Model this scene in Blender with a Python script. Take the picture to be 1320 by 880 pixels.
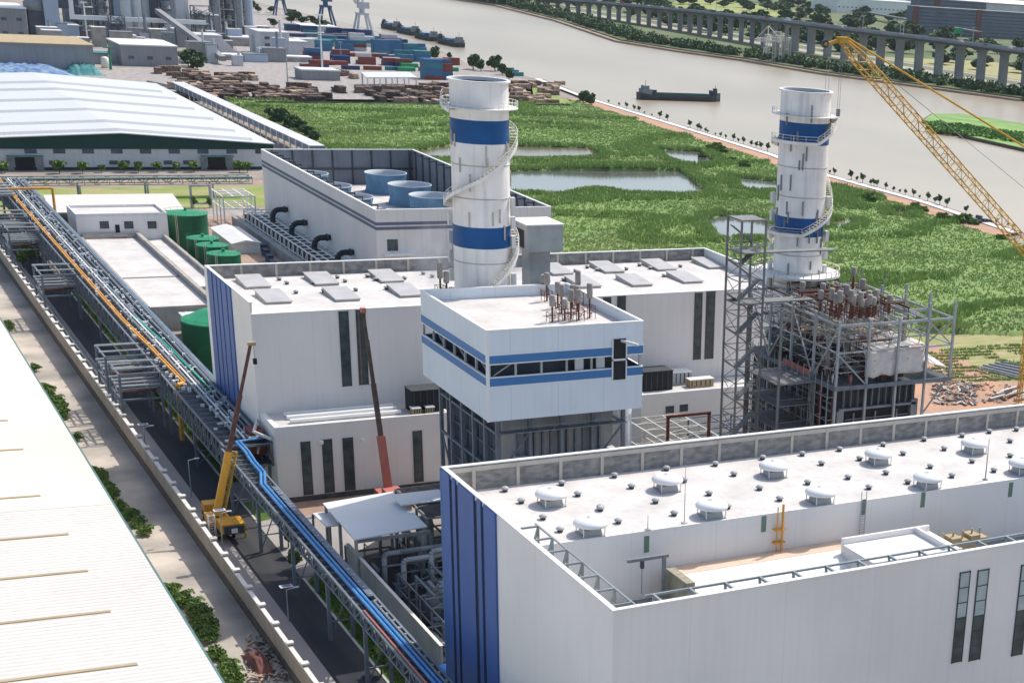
import bpy, math, random
import numpy as np
from mathutils import Vector, Matrix
random.seed(7); RNG = np.random.default_rng(7)
for o in list(bpy.data.objects): bpy.data.objects.remove(o)
S = bpy.context.scene; COL = S.collection
# ---------------------------------------------------------------- camera
FPX, CX, CY, CH = 2046.58, 1154.8, 771.15, 100.0
yw, pt, rl = math.radians(35.781), math.radians(21.897), math.radians(4.696)
FW = np.array([math.sin(yw)*math.cos(pt), math.cos(yw)*math.cos(pt), -math.sin(pt)])
r0 = np.array([math.cos(yw), -math.sin(yw), 0.0]); u0 = np.cross(r0, FW)
RT = math.cos(rl)*r0 + math.sin(rl)*u0; UP = -math.sin(rl)*r0 + math.cos(rl)*u0
cd = bpy.data.cameras.new('camera'); cam = bpy.data.objects.new('camera', cd); COL.objects.link(cam)
cam.matrix_world = Matrix(((RT[0], UP[0], -FW[0], 0), (RT[1], UP[1], -FW[1], 0), (RT[2], UP[2], -FW[2], CH), (0, 0, 0, 1)))
cd.sensor_width = 36; cd.lens = 36*FPX/1320; cd.shift_x = (660-CX)/1320; cd.shift_y = (CY-440)/1320
cd.clip_start = 1; cd.clip_end = 40000; S.camera = cam
# ---------------------------------------------------------------- light
SUN = Vector((0.715, 0.26, 1.0)).normalized()
W = bpy.data.worlds.new("World"); S.world = W; W.use_nodes = True
nt = W.node_tree; sky = nt.nodes.new('ShaderNodeTexSky'); sky.sky_type = 'NISHITA'; sky.sun_disc = False
sky.sun_elevation = math.asin(SUN.z); sky.sun_rotation = math.atan2(SUN.x, SUN.y)
sky.air_density = 1.0; sky.dust_density = 2.5; sky.ozone_density = 1.0
bg = nt.nodes['Background']; bg.inputs[1].default_value = 0.15; nt.links.new(sky.outputs[0], bg.inputs[0])
sl = bpy.data.lights.new('sun', 'SUN'); sl.energy = 3.1; sl.angle = math.radians(0.5); sl.color = (1, 0.945, 0.865)
so = bpy.data.objects.new('sun', sl); COL.objects.link(so); so.rotation_euler = SUN.to_track_quat('Z', 'Y').to_euler()
S.view_settings.view_transform = 'Standard'; S.view_settings.look = 'None'; S.view_settings.exposure = 0.42; S.view_settings.gamma = 1
# ------------------------------------------------ the survey: rays of the calibrated view met with real planes
def ray(x, y): return FW*FPX + RT*(x-CX) - UP*(y-CY)
def G(x, y, z=0.0):
    d = ray(x, y); t = (z-CH)/d[2]; return (d[0]*t, d[1]*t)
def OY(x, y, Y):
    d = ray(x, y); t = Y/d[1]; return (d[0]*t, CH+d[2]*t)
def OX(x, y, X):
    d = ray(x, y); t = X/d[0]; return (d[1]*t, CH+d[2]*t)
def HZ(x, y, gx, gy):
    d = ray(x, y); return CH + d[2]*math.hypot(gx, gy)/math.hypot(d[0], d[1])
# ---------------------------------------------------------------- materials
def lin(c):
    return tuple((v/255/12.92 if v/255 <= .04045 else ((v/255+.055)/1.055)**2.4) for v in c)
MT = {}
def mk(name, c, rough=.7, metal=0, var=.12, scale=.15, streak=0, bump=0, bscale=6, c2=None, seam=None, vscale=None, spec=.3, detail=4, rib=0):
    """procedural surface: base colour c (linear) broken by world-space noise towards c2"""
    m = bpy.data.materials.new(name); m.use_nodes = True; n = m.node_tree.nodes; L = m.node_tree.links
    b = n['Principled BSDF']; b.inputs['Roughness'].default_value = rough; b.inputs['Metallic'].default_value = metal
    b.inputs['Specular IOR Level'].default_value = spec
    geo = n.new('ShaderNodeNewGeometry'); mp = n.new('ShaderNodeMapping'); L.new(geo.outputs['Position'], mp.inputs[0])
    sc = vscale or (1, 1, 1); mp.inputs['Scale'].default_value = sc
    tx = n.new('ShaderNodeTexNoise'); tx.inputs['Scale'].default_value = scale; tx.inputs['Detail'].default_value = detail; L.new(mp.outputs[0], tx.inputs[0])
    rp = n.new('ShaderNodeMapRange'); rp.inputs[1].default_value = .35; rp.inputs[2].default_value = .65; L.new(tx.outputs[0], rp.inputs[0])
    mx = n.new('ShaderNodeMixRGB'); L.new(rp.outputs[0], mx.inputs[0])
    mx.inputs[1].default_value = (*c, 1); mx.inputs[2].default_value = (*(c2 or tuple(v*(1-var) for v in c)), 1)
    out = mx.outputs[0]
    if streak:
        mp2 = n.new('ShaderNodeMapping'); L.new(geo.outputs['Position'], mp2.inputs[0]); mp2.inputs['Scale'].default_value = (1, 1, .06)
        t2 = n.new('ShaderNodeTexNoise'); t2.inputs['Scale'].default_value = .9; t2.inputs['Detail'].default_value = 5; L.new(mp2.outputs[0], t2.inputs[0])
        r2 = n.new('ShaderNodeMapRange'); r2.inputs[1].default_value = .5; r2.inputs[2].default_value = .75; r2.inputs[4].default_value = streak; L.new(t2.outputs[0], r2.inputs[0])
        m2 = n.new('ShaderNodeMixRGB'); L.new(r2.outputs[0], m2.inputs[0]); L.new(out, m2.inputs[1]); m2.inputs[2].default_value = (*[v*.45 for v in c], 1); out = m2.outputs[0]
    if seam:
        sx = n.new('ShaderNodeSeparateXYZ'); L.new(geo.outputs['Position'], sx.inputs[0])
        ad = n.new('ShaderNodeMath'); ad.operation = 'ADD'
        if seam[1] == 'v': L.new(sx.outputs[0], ad.inputs[0]); L.new(sx.outputs[1], ad.inputs[1])
        else: L.new(sx.outputs['XYZ'.index(seam[1])], ad.inputs[0]); ad.inputs[1].default_value = 1000
        md = n.new('ShaderNodeMath'); md.operation = 'PINGPONG'; md.inputs[1].default_value = seam[0]/2; L.new(ad.outputs[0], md.inputs[0])
        lt = n.new('ShaderNodeMath'); lt.operation = 'LESS_THAN'; lt.inputs[1].default_value = seam[2]; L.new(md.outputs[0], lt.inputs[0])
        ml = n.new('ShaderNodeMath'); ml.operation = 'MULTIPLY'; ml.inputs[1].default_value = seam[3]; L.new(lt.outputs[0], ml.inputs[0])
        m3 = n.new('ShaderNodeMixRGB'); L.new(ml.outputs[0], m3.inputs[0]); L.new(out, m3.inputs[1]); m3.inputs[2].default_value = (*[v*.5 for v in c], 1); out = m3.outputs[0]
    if rib:
        sx2 = n.new('ShaderNodeSeparateXYZ'); L.new(geo.outputs['Position'], sx2.inputs[0]); a2 = n.new('ShaderNodeMath'); a2.operation = 'ADD'; L.new(sx2.outputs[0], a2.inputs[0]); L.new(sx2.outputs[1], a2.inputs[1])
        p2 = n.new('ShaderNodeMath'); p2.operation = 'PINGPONG'; p2.inputs[1].default_value = rib/2; L.new(a2.outputs[0], p2.inputs[0]); l2 = n.new('ShaderNodeMath'); l2.operation = 'LESS_THAN'; l2.inputs[1].default_value = rib*.14; L.new(p2.outputs[0], l2.inputs[0])
        q2 = n.new('ShaderNodeMath'); q2.operation = 'MULTIPLY'; q2.inputs[1].default_value = .016; L.new(l2.outputs[0], q2.inputs[0]); m4 = n.new('ShaderNodeMixRGB'); L.new(q2.outputs[0], m4.inputs[0]); L.new(out, m4.inputs[1]); m4.inputs[2].default_value = (*[v*.3 for v in c], 1); out = m4.outputs[0]
    L.new(out, b.inputs['Base Color'])
    if bump:
        t3 = n.new('ShaderNodeTexNoise'); t3.inputs['Scale'].default_value = bscale; t3.inputs['Detail'].default_value = 3; L.new(mp.outputs[0], t3.inputs[0])
        bp = n.new('ShaderNodeBump'); bp.inputs['Strength'].default_value = bump; bp.inputs['Distance'].default_value = .3; L.new(t3.outputs[0], bp.inputs['Height']); L.new(bp.outputs[0], b.inputs['Normal'])
    MT[name] = m; return m
mk('clad', (.82, .79, .75), .55, var=.10, scale=.05, streak=.08, seam=(12, 'v', .05, .14), rib=1.0)
mk('clad_cool', (.70, .76, .80), .5, var=.08, scale=.08, streak=.1, seam=(7.5, 'v', .06, .35), rib=1.0)
mk('clad_tower', (.76, .74, .71), .6, var=.08, scale=.06, streak=.2, seam=(24, 'v', .08, .5), rib=1.2)
mk('roof', (.63, .60, .57), .85, var=.19, scale=.16, streak=.25, seam=(10, 'X', .04, .25))
mk('roof_dusty', (.70, .52, .38), .9, c2=(.58, .46, .36), scale=.3, seam=(8, 'X', .06, .4))
mk('roof_old', (.65, .625, .575), .75, c2=(.59, .57, .53), scale=.03, streak=.2, seam=(1.2, 'Y', .22, .34))
mk('roof_sheet', (.54, .56, .56), .6, var=.05, scale=.05, seam=(1.6, 'X', .1, .15))
mk('white', (.78, .78, .76), .5, var=.05)
mk('offwhite', (.74, .73, .70), .6, var=.1, scale=.4, streak=.15)
mk('stackwhite', (.86, .84, .80), .5, var=.12, scale=.3, streak=.45)
mk('stackblue', (.002, .085, .27), .45, var=.2, scale=.3, streak=.15)
mk('facadeblue', (.05, .125, .36), .5, var=.15, scale=.1)
mk('bandblue', (.055, .19, .42), .5, var=.1, scale=.1)
mk('tankblue', (.02, .10, .33), .4, var=.2, scale=.5)
mk('fanblue', (.11, .24, .38), .7, var=.3, scale=.3, streak=.3)
mk('pipeblue', (.04, .20, .50), .5, c2=(.08, .26, .50), scale=.8)
mk('glass', (.06, .09, .095), .35, var=.6, scale=.6, spec=.5)
mk('glasslight', (.42, .50, .50), .2, var=.2, scale=.6, spec=.6)
mk('glassgreen', (.16, .24, .17), .3, var=.2)
mk('dark', (.02, .022, .027), .7, var=.3)
mk('darksteel', (.07, .08, .09), .6, metal=.2, var=.3, scale=.8)
mk('steel', (.25, .28, .30), .55, metal=.3, var=.25, scale=.5)
mk('steellight', (.40, .42, .42), .6, metal=.0, var=.2, scale=.5)
mk('galv', (.17, .20, .235), .6, metal=.1, var=.25, scale=.7)
mk('steelblue', (.16, .22, .29), .55, metal=.2, var=.3, scale=.5)
mk('greensteel', (.10, .20, .19), .6, var=.2)
mk('rust', (.16, .075, .05), .8, var=.4, scale=1.2)
mk('redsteel', (.17, .045, .03), .6, var=.3, scale=1)
mk('crane_red', (.50, .17, .13), .5, var=.15, scale=1)
mk('crane_yellow', (.56, .33, .035), .5, var=.25, scale=.8)
mk('crane_orange', (.78, .38, .04), .45, var=.15, scale=1)
mk('pipeyellow', (.74, .34, .03), .5, c2=(.55, .27, .05), scale=.9)
mk('pipegreen', (.0, .42, .24), .45, var=.1)
mk('tankgreen', (.012, .13, .055), .5, var=.25, scale=.25, streak=.35)
mk('tankgreentop', (.02, .26, .12), .55, var=.2, scale=.3)
mk('gablegreen', (.003, .045, .042), .6, var=.15)
mk('concrete', (.42, .39, .35), .9, var=.25, scale=.25, streak=.2)
mk('concpanel', (.30, .295, .285), .9, c2=(.17, .17, .168), scale=.7, streak=.5, vscale=(1, 1, 2.2))
mk('concpost', (.52, .48, .42), .85, var=.15, scale=.5)
mk('wallbeige', (.40, .34, .27), .9, var=.15, scale=.3, streak=.3)
mk('coping', (.74, .70, .64), .8, var=.15, scale=.5)
mk('stonebase', (.13, .115, .10), .9, var=.4, scale=.8)
mk('wallgrey', (.38, .38, .36), .85, var=.25, scale=.12, streak=.35)
mk('yard', (.56, .49, .41), .95, c2=(.27, .25, .22), scale=.07, bump=.15, seam=(6, 'Y', .05, .18), detail=8)
mk('verge', (.34, .26, .16), .95, c2=(.10, .13, .05), scale=.4)
mk('road', (.36, .335, .315), .9, c2=(.25, .235, .22), scale=.12, vscale=(1, .15, 1), detail=8)
mk('asphalt', (.024, .028, .036), .85, c2=(.055, .055, .058), scale=.22, vscale=(1, .12, 1), detail=8)
mk('paint', (.75, .74, .72), .6)
mk('kerb', (.55, .53, .49), .85, var=.2)
mk('pave', (.38, .345, .32), .9, c2=(.24, .225, .21), scale=.3, detail=8)
mk('dirt', (.42, .30, .22), .95, c2=(.30, .22, .17), scale=.06, bump=.3, detail=9)
mk('orange_soil', (.52, .29, .18), .95, c2=(.34, .24, .18), scale=.12, bump=.4, detail=9)
mk('plant_ground', (.34, .30, .26), .95, c2=(.22, .19, .16), scale=.05, bump=.2, detail=9)
mk('lawn', (.09, .17, .02), .95, c2=(.05, .10, .015), scale=.25, bump=.5, detail=8)
mk('grassland', (.17, .27, .05), .95, c2=(.36, .32, .15), scale=.06, bump=.5, detail=9)
mk('cropland', (.42, .34, .20), .95, c2=(.22, .27, .08), scale=.25, vscale=(.5, 3, 1), bump=.4, detail=6)
mk('farland', (.07, .12, .04), .95, c2=(.16, .17, .09), scale=.012, detail=9)
mk('leaf', (.08, .16, .03), .7, c2=(.15, .23, .05), scale=.35)
mk('leafdark', (.035, .085, .03), .75, c2=(.07, .13, .04), scale=.3)
mk('reed', (.21, .35, .085), .8, c2=(.11, .22, .05), scale=.05, detail=8)
mk('trunk', (.12, .09, .06), .9)
mk('bridge', (.30, .31, .32), .85, var=.2, scale=.06, streak=.2)
mk('bridgedark', (.14, .15, .16), .85, var=.2, scale=.06, streak=.2)
mk('hull', (.06, .07, .075), .6, var=.3, scale=.2)
mk('deckgreen', (.04, .12, .11), .7, var=.2)
mk('wood', (.27, .19, .14), .9, c2=(.15, .115, .09), scale=.7)
mk('woodpale', (.52, .40, .30), .9, c2=(.36, .25, .17), scale=.7)
mk('wooddark', (.13, .09, .075), .9, var=.4, scale=.7)
mk('brick', (.20, .085, .07), .9, var=.2, seam=(1.2, 'Z', .2, .3))
mk('apart', (.16, .19, .24), .8, var=.2, scale=.04)
mk('tarp', (.62, .59, .55), .85, var=.15, scale=.8)
mk('tarpblue', (.03, .12, .34), .7, c2=(.25, .33, .38), scale=.25, detail=9)
mk('tarpteal', (.02, .16, .17), .7, c2=(.08, .24, .25), scale=.3)
mk('factgrey', (.30, .305, .31), .85, var=.15, scale=.05, streak=.3, seam=(6, 'v', .12, .4))
mk('factlight', (.58, .59, .60), .8, var=.15, scale=.05, streak=.25)
mk('factblue', (.40, .47, .56), .7, var=.12, scale=.05)
mk('factdark', (.12, .14, .17), .8, var=.4, scale=.12)
mk('tan', (.42, .33, .20), .8, var=.15, scale=.3)
mk('cont_blue', (.05, .16, .30), .6, var=.2); mk('cont_teal', (.05, .22, .26), .6, var=.2); mk('cont_red', (.24, .06, .045), .6, var=.2)
mk('cont_green', (.03, .30, .13), .6, var=.2); mk('cont_white', (.55, .57, .58), .6, var=.15); mk('cont_navy', (.03, .06, .16), .6, var=.2)
mk('glassunder', (.05, .055, .06), .6, var=.5, scale=.3)
def water(name, c, rough, bs, bstr, vs=(1, 1, 1), sp=.5):
    m = mk(name, c, rough, var=.22, scale=.006, bump=bstr, bscale=bs, vscale=vs, spec=sp, detail=6); return m
water('river', (.36, .305, .215), .30, .3, .45, sp=.32, vs=(1, .5, 1)); water('pond', (.13, .135, .12), .12, .5, .06); water('pondbrown', (.16, .13, .07), .2, .5, .06)
# ---------------------------------------------------------------- mesh building
class MB:
    def __init__(s): s.v = []; s.f = []
    def each(s, name, mat, parent=None, smooth=False):
        """one object for every separate piece collected so far"""
        par = list(range(len(s.v)))
        def find(a):
            while par[a] != a: par[a] = par[par[a]]; a = par[a]
            return a
        for f in s.f:
            r = find(f[0])
            for q in f[1:]: par[find(q)] = r
        grp = {}
        for f in s.f: grp.setdefault(find(f[0]), []).append(f)
        out = []
        for fs in grp.values():
            ids = sorted({i for f in fs for i in f}); mp = {i: k for k, i in enumerate(ids)}
            b = MB(); b.v = [s.v[i] for i in ids]; b.f = [tuple(mp[i] for i in f) for f in fs]; out.append(b.build(name, mat, parent, smooth))
        return out
    def poly(s, pts, fs):
        k = len(s.v); s.v += [tuple(map(float, p)) for p in pts]; s.f += [tuple(k+i for i in f) for f in fs]; return s
    def hexa(s, p):   # 8 points: bottom 4, top 4 (ccw)
        return s.poly(p, [(3, 2, 1, 0), (4, 5, 6, 7), (0, 1, 5, 4), (1, 2, 6, 5), (2, 3, 7, 6), (3, 0, 4, 7)])
    def box(s, x0, x1, y0, y1, z0, z1):
        if x0 > x1: x0, x1 = x1, x0
        if y0 > y1: y0, y1 = y1, y0
        return s.hexa([(x0, y0, z0), (x1, y0, z0), (x1, y1, z0), (x0, y1, z0), (x0, y0, z1), (x1, y0, z1), (x1, y1, z1), (x0, y1, z1)])
    def prism(s, pl, z0, z1, bottom=True):
        n = len(pl); p = [(x, y, z0) for x, y in pl]+[(x, y, z1) for x, y in pl]
        a = sum(pl[i][0]*pl[(i+1) % n][1]-pl[(i+1) % n][0]*pl[i][1] for i in range(n))
        fs = [tuple(range(n, 2*n))]+[(i, (i+1) % n, n+(i+1) % n, n+i) for i in range(n)]
        if bottom: fs.append(tuple(range(n-1, -1, -1)))
        if a < 0: fs = [tuple(reversed(f)) for f in fs]
        return s.poly(p, fs)
    def sheet(s, pl, z):
        a = sum(pl[i][0]*pl[(i+1) % len(pl)][1]-pl[(i+1) % len(pl)][0]*pl[i][1] for i in range(len(pl)))
        if a < 0: pl = pl[::-1]
        return s.poly([(x, y, z) for x, y in pl], [tuple(range(len(pl)))])
    def beam(s, p, q, w, h=None):
        h = h or w; p = Vector(p); q = Vector(q); d = q-p
        if d.length < 1e-6: return s
        d.normalize(); a = Vector((0, 0, 1)) if abs(d.z) < .9 else Vector((1, 0, 0))
        r = d.cross(a).normalized()*w/2; u = r.cross(d).normalized()*h/2
        P = [p-r-u, p+r-u, q+r-u, q-r-u, p-r+u, p+r+u, q+r+u, q-r+u]
        return s.hexa(P)
    def tube(s, p, q, r, n=6, r2=None, cap=True):
        p = Vector(p); q = Vector(q); d = (q-p).normalized(); a = Vector((0, 0, 1)) if abs(d.z) < .9 else Vector((1, 0, 0))
        x = d.cross(a).normalized(); y = d.cross(x); r2 = r if r2 is None else r2; P = []
        for c, rr in ((p, r), (q, r2)):
            for i in range(n):
                t = 2*math.pi*i/n; P.append(c+(x*math.cos(t)+y*math.sin(t))*rr)
        fs = [(i, n+i, n+(i+1) % n, (i+1) % n) for i in range(n)]
        if cap: fs += [tuple(range(n)), tuple(range(2*n-1, n-1, -1))]
        return s.poly(P, fs)
    def path(s, pts, r, n=6):
        for a, b in zip(pts[:-1], pts[1:]): s.tube(a, b, r, n)
        return s
    def lathe(s, c, prof, n=24, close=True):
        k = len(s.v); m = len(prof)
        for r, z in prof:
            for i in range(n):
                t = 2*math.pi*i/n; s.v.append((c[0]+r*math.cos(t), c[1]+r*math.sin(t), c[2]+z))
        for j in range(m-1):
            for i in range(n):
                s.f.append((k+j*n+i, k+j*n+(i+1) % n, k+(j+1)*n+(i+1) % n, k+(j+1)*n+i))
        if close:
            if prof[-1][0] > .001: s.f.append(tuple(k+(m-1)*n+i for i in range(n)))
            if prof[0][0] > .001: s.f.append(tuple(k+i for i in range(n-1, -1, -1)))
        return s
    def build(s, name, mat, parent=None, smooth=False, tri=None):
        root = parent
        while root is not None and root.parent is not None: root = root.parent
        v = s.v
        if root is not None:
            o = root.location; v = [(a-o.x, b-o.y, c-o.z) for a, b, c in v]
        me = bpy.data.meshes.new(name); me.from_pydata(v, [], s.f); me.update()
        me.materials.append(MT[mat])
        if smooth:
            me.polygons.foreach_set('use_smooth', [len(p.vertices) == 4 for p in me.polygons])
        ob = bpy.data.objects.new(name, me); COL.objects.link(ob)
        if parent is not None: ob.parent = parent
        return ob
def thing(name, label, cat, loc=(0, 0, 0), group=None):
    o = bpy.data.objects.new(name, None); COL.objects.link(o); o.location = loc; o.empty_display_size = 1
    o['label'] = label; o['category'] = cat
    if group: o['group'] = group
    return o
def tag(o, label, cat, group=None):
    o['label'] = label; o['category'] = cat
    if group: o['group'] = group
    return o
def struct(o, kind='structure', label=None, cat=None):
    o['kind'] = kind
    if label: o['label'] = label; o['category'] = cat
    return o
def dup(root, loc=None, rz=None, label=None, group=None):
    r = root.copy(); COL.objects.link(r)
    if loc is not None: r.location = loc
    if rz is not None: r.rotation_euler = (0, 0, rz)
    if label: r['label'] = label
    if group: r['group'] = group
    def rec(a, b):
        for ch in list(a.children):
            if ch == b: continue
            c = ch.copy(); COL.objects.link(c); c.parent = b; rec(ch, c)
    rec(root, r); return r
def lattice(m, p, q, w, r=.12, step=None, w2=None):
    """square lattice mast between p and q"""
    p = Vector(p); q = Vector(q); d = q-p; L = d.length; d.normalize(); a = Vector((0, 0, 1)) if abs(d.z) < .9 else Vector((1, 0, 0))
    x = d.cross(a).normalized(); y = d.cross(x); step = step or w; n = max(1, round(L/step)); w2 = w if w2 is None else w2
    def cr(i):
        t = i/n; ww = (w*(1-t)+w2*t)/2; c = p+d*L*t
        return [c+x*ww+y*ww, c-x*ww+y*ww, c-x*ww-y*ww, c+x*ww-y*ww]
    A, B = cr(0), cr(n)
    for k in range(4): m.tube(A[k], B[k], r, 4)
    for i in range(n):
        a, b = cr(i), cr(i+1)
        for k in range(4):
            j = (k+1) % 4; m.tube(b[k], b[j], r*.5, 3, cap=False)
            if i % 2: m.tube(a[k], b[j], r*.5, 3, cap=False)
            else: m.tube(a[j], b[k], r*.5, 3, cap=False)
def truss(m, p, q, h, r, step):
    """vertical planar truss with top chord p-q and bottom chord h below"""
    p = Vector(p); q = Vector(q); L = (q-p).length; n = max(1, round(L/step)); dn = Vector((0, 0, -h))
    m.beam(p, q, r, r); m.beam(p+dn, q+dn, r, r)
    for i in range(n+1):
        a = p.lerp(q, i/n); m.beam(a, a+dn, r*.7, r*.7)
        if i < n:
            b = p.lerp(q, (i+1)/n)
            if i % 2: m.beam(a, b+dn, r*.6, r*.6)
            else: m.beam(a+dn, b, r*.6, r*.6)
def quads(name, mat, C, size, parent=None, flat=.4, aspect=1.0, up=False):
    """many small leaf faces centred at C (numpy Nx3)"""
    N = len(C); a = RNG.normal(size=(N, 3)); a[:, 2] *= flat; a /= np.linalg.norm(a, axis=1)[:, None]
    b = RNG.normal(size=(N, 3)); b -= (b*a).sum(1)[:, None]*a; b /= np.linalg.norm(b, axis=1)[:, None]
    s = (size*RNG.uniform(.6, 1.4, N))[:, None]
    V = np.stack([C-a*s-b*s*aspect*.5, C+a*s*.6-b*s*aspect, C+a*s+b*s*aspect*.5, C-a*s*.5+b*s*aspect], 1).reshape(-1, 3)
    return npmesh(name, mat, V, np.arange(4*N).reshape(N, 4), parent)
def npmesh(name, mat, V, F, parent=None):
    if parent is not None: V = V-np.array(parent.location)
    me = bpy.data.meshes.new(name); me.vertices.add(len(V)); me.vertices.foreach_set('co', V.astype(np.float32).ravel())
    k = F.shape[1]; me.loops.add(F.size); me.loops.foreach_set('vertex_index', F.astype(np.int32).ravel())
    me.polygons.add(len(F)); me.polygons.foreach_set('loop_start', np.arange(0, F.size, k, dtype=np.int32))
    me.update(calc_edges=True); me.materials.append(MT[mat]); ob = bpy.data.objects.new(name, me); COL.objects.link(ob)
    if parent is not None: ob.parent = parent
    return ob
def blob(c, r, n, shell=.55):
    d = RNG.normal(size=(n, 3)); d /= np.linalg.norm(d, axis=1)[:, None]
    return np.array(c)+d*np.array(r)*(shell+(1-shell)*RNG.random(n))[:, None]
# ================================================================ GROUND AND WATER
def gp(pts, z=0.0): return [G(x, y, z) for x, y in pts]
struct(MB().sheet([(-9000, -6000), (16000, -6000), (16000, 16000), (-9000, 16000)], -3.0).build('river', 'river'))
levee = gp([(1320, 303), (1200, 263), (1077, 229), (1000, 201), (870, 161), (765, 129), (700, 104)])
shore = [(x, y) for x, y in levee]+[G(x, y, -3) for x, y in ((640, 93), (600, 86), (572, 72), (545, 62), (500, 50), (470, 40), (430, 30), (360, 14), (330, 6))]
land = [(49.95, -600), (400, -600), (410, 200)]+shore+[(420, 2400), (-200, 4200), (-9000, 6000), (-9000, 530), (49.95, 530)]
struct(MB().prism(land, -6, 0).build('ground', 'plant_ground'))
struct(MB().prism([(-400, -600), (49.9, -600), (49.9, 529.9), (-400, 529.9)], -6, -1.8).build('yard', 'yard'))
far = gp([(560, -4), (640, 8), (720, 28), (800, 55), (880, 68), (960, 79), (1060, 96), (1180, 112), (1320, 131)], -3)
farland = far+[(860, 600), (900, -900), (9000, -2000), (15000, 15000), (900, 15000), (760, 3600)]
struct(MB().prism(farland, -6, 0.0).build('far_bank', 'farland'))
struct(MB().prism([(x-6, y) for x, y in far][::1]+[(x+7, y+3) for x, y in far][::-1], -5, -1.2).build('far_bank_mud', 'dirt'))
isl = [G(x, y, -3) for x, y in ((1188, 158), (1240, 178), (1330, 198), (1420, 230), (1420, 190), (1320, 163), (1240, 150), (1200, 150))]
struct(MB().prism(isl, -5, -1.2).build('island', 'stonebase'))
def polymask(X, Y, pl):
    n = len(pl); ins = np.zeros(X.shape, bool); j = n-1
    for i in range(n):
        xi, yi = pl[i]; xj, yj = pl[j]
        c = ((yi > Y) != (yj > Y)) & (X < (xj-xi)*(Y-yi)/(yj-yi+1e-12)+xi); ins ^= c; j = i
    return ins
def vnoise(X, Y, s, seed):
    r = np.random.default_rng(seed).random((256, 256)); x = X/s; y = Y/s; xi = np.floor(x).astype(int); yi = np.floor(y).astype(int)
    fx = x-xi; fy = y-yi; fx = fx*fx*(3-2*fx); fy = fy*fy*(3-2*fy); g = lambda a, b: r[a % 256, b % 256]
    return (g(xi, yi)*(1-fx)+g(xi+1, yi)*fx)*(1-fy)+(g(xi, yi+1)*(1-fx)+g(xi+1, yi+1)*fx)*fy
def reed_h(X, Y):
    wx = X+18*vnoise(X, Y, 60, 3); wy = Y+30*vnoise(X, Y, 70, 4)
    h = 1.3*vnoise(wx*.5, wy*1.6, 26, 1)+.9*vnoise(wx, wy, 9, 2)+.6*vnoise(X, Y, 3.2, 5)
    ridge = np.abs(vnoise(wx*.35, wy*1.3, 38, 6)-.5); h += 2.2*np.clip(1-ridge*14, 0, 1)
    return h*.55
inner = [(x-19, y-3) for x, y in levee]
field = [(206, 938), (206, 640), (208, 470), (212, 395), (262, 372), (298, 357), (372, 352), (398, 400)]+inner[:-1]+[(420, 962), (330, 940)]
PP = [([(657, 221), (700, 220), (878, 221), (903, 240), (914, 252), (880, 253), (800, 252), (760, 248), (720, 252), (600, 248), (600, 222)], 'pond'),
      ([(530, 196), (583, 187), (760, 191), (779, 204), (660, 207), (545, 207)], 'pondbrown'),
      ([(842, 193), (905, 196), (924, 210), (900, 217), (866, 208)], 'pond'), ([(940, 228), (1003, 235), (1006, 248), (960, 246)], 'pond'),
      ([(908, 283), (935, 278), (990, 285), (997, 304), (940, 313), (922, 303)], 'pond'), ([(1070, 286), (1095, 283), (1105, 290), (1078, 296)], 'pondbrown'), ([(1150, 272), (1175, 273), (1172, 279), (1152, 278)], 'pondbrown')]
ponds = [(gp(p, .5), m) for p, m in PP]
for pl, m in ponds: struct(MB().prism(pl, .05, .5, False).build('pond', m))
def field_mask(X, Y):
    k = polymask(X, Y, field)
    for pl, m in ponds: k &= ~polymask(X, Y, pl)
    return k
st = 1.6; gx = np.arange(200, 480, st); gy = np.arange(340, 1010, st); GX, GY = np.meshgrid(gx, gy, indexing='ij')
K = field_mask(GX, GY); Hh = np.where(K, .35+reed_h(GX, GY), -.5)
V = np.stack([GX, GY, Hh], -1).reshape(-1, 3); idx = np.arange(GX.size).reshape(GX.shape)
kk = (K[:-1, :-1] | K[1:, :-1] | K[:-1, 1:] | K[1:, 1:]).ravel()
F = np.stack([idx[:-1, :-1], idx[1:, :-1], idx[1:, 1:], idx[:-1, 1:]], -1).reshape(-1, 4)[kk]
mk('reedmid', (.36, .46, .14), .9, c2=(.24, .37, .10), scale=.09)
mk('marshmix', (.21, .29, .09), .9, c2=(.13, .21, .06), scale=.06, vscale=(.6, 1.7, 1), bump=.6, bscale=.8, detail=10)
mk('marshdry', (.42, .36, .24), .9, c2=(.34, .35, .16), scale=.1)
ms = npmesh('marsh_ground', 'marshmix', V, F); struct(ms)
ms.data.polygons.foreach_set('use_smooth', [True]*len(ms.data.polygons))
def reeds(name, mat, n, box, fn, size, lab, cat, spread=1.0):
    X = RNG.uniform(box[0], box[1], n); Y = RNG.uniform(box[2], box[3], n); k = fn(X, Y); X = X[k]; Y = Y[k]; N = len(X)
    b = np.stack([X, Y, np.zeros(N) if cat == 'crops' else .2+reed_h(X, Y)], -1); T = []
    for j in range(4):
        a = RNG.uniform(0, 2*math.pi, N); w = size*.28*RNG.uniform(.6, 1.3, N); h = size*RNG.uniform(.6, 1.3, N); o = RNG.normal(size=(N, 2))*size*.35*spread
        p = b.copy(); p[:, :2] += o; d = np.stack([np.cos(a)*w, np.sin(a)*w, 0*a], -1); tip = p+np.stack([RNG.normal(size=N)*size*.3, RNG.normal(size=N)*size*.3, h], -1)
        T.append(np.stack([p-d, p+d, tip], 1))
    V = np.concatenate(T).reshape(-1, 3); o = npmesh(name, mat, V, np.arange(len(V)).reshape(-1, 3)); struct(o, 'stuff', lab, cat); return o
def ridge_mask(X, Y):
    wx = X+18*vnoise(X, Y, 60, 3); wy = Y+30*vnoise(X, Y, 70, 4); return field_mask(X, Y) & (np.abs(vnoise(wx*.35, wy*1.3, 38, 6)-.5) < .055)
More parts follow.
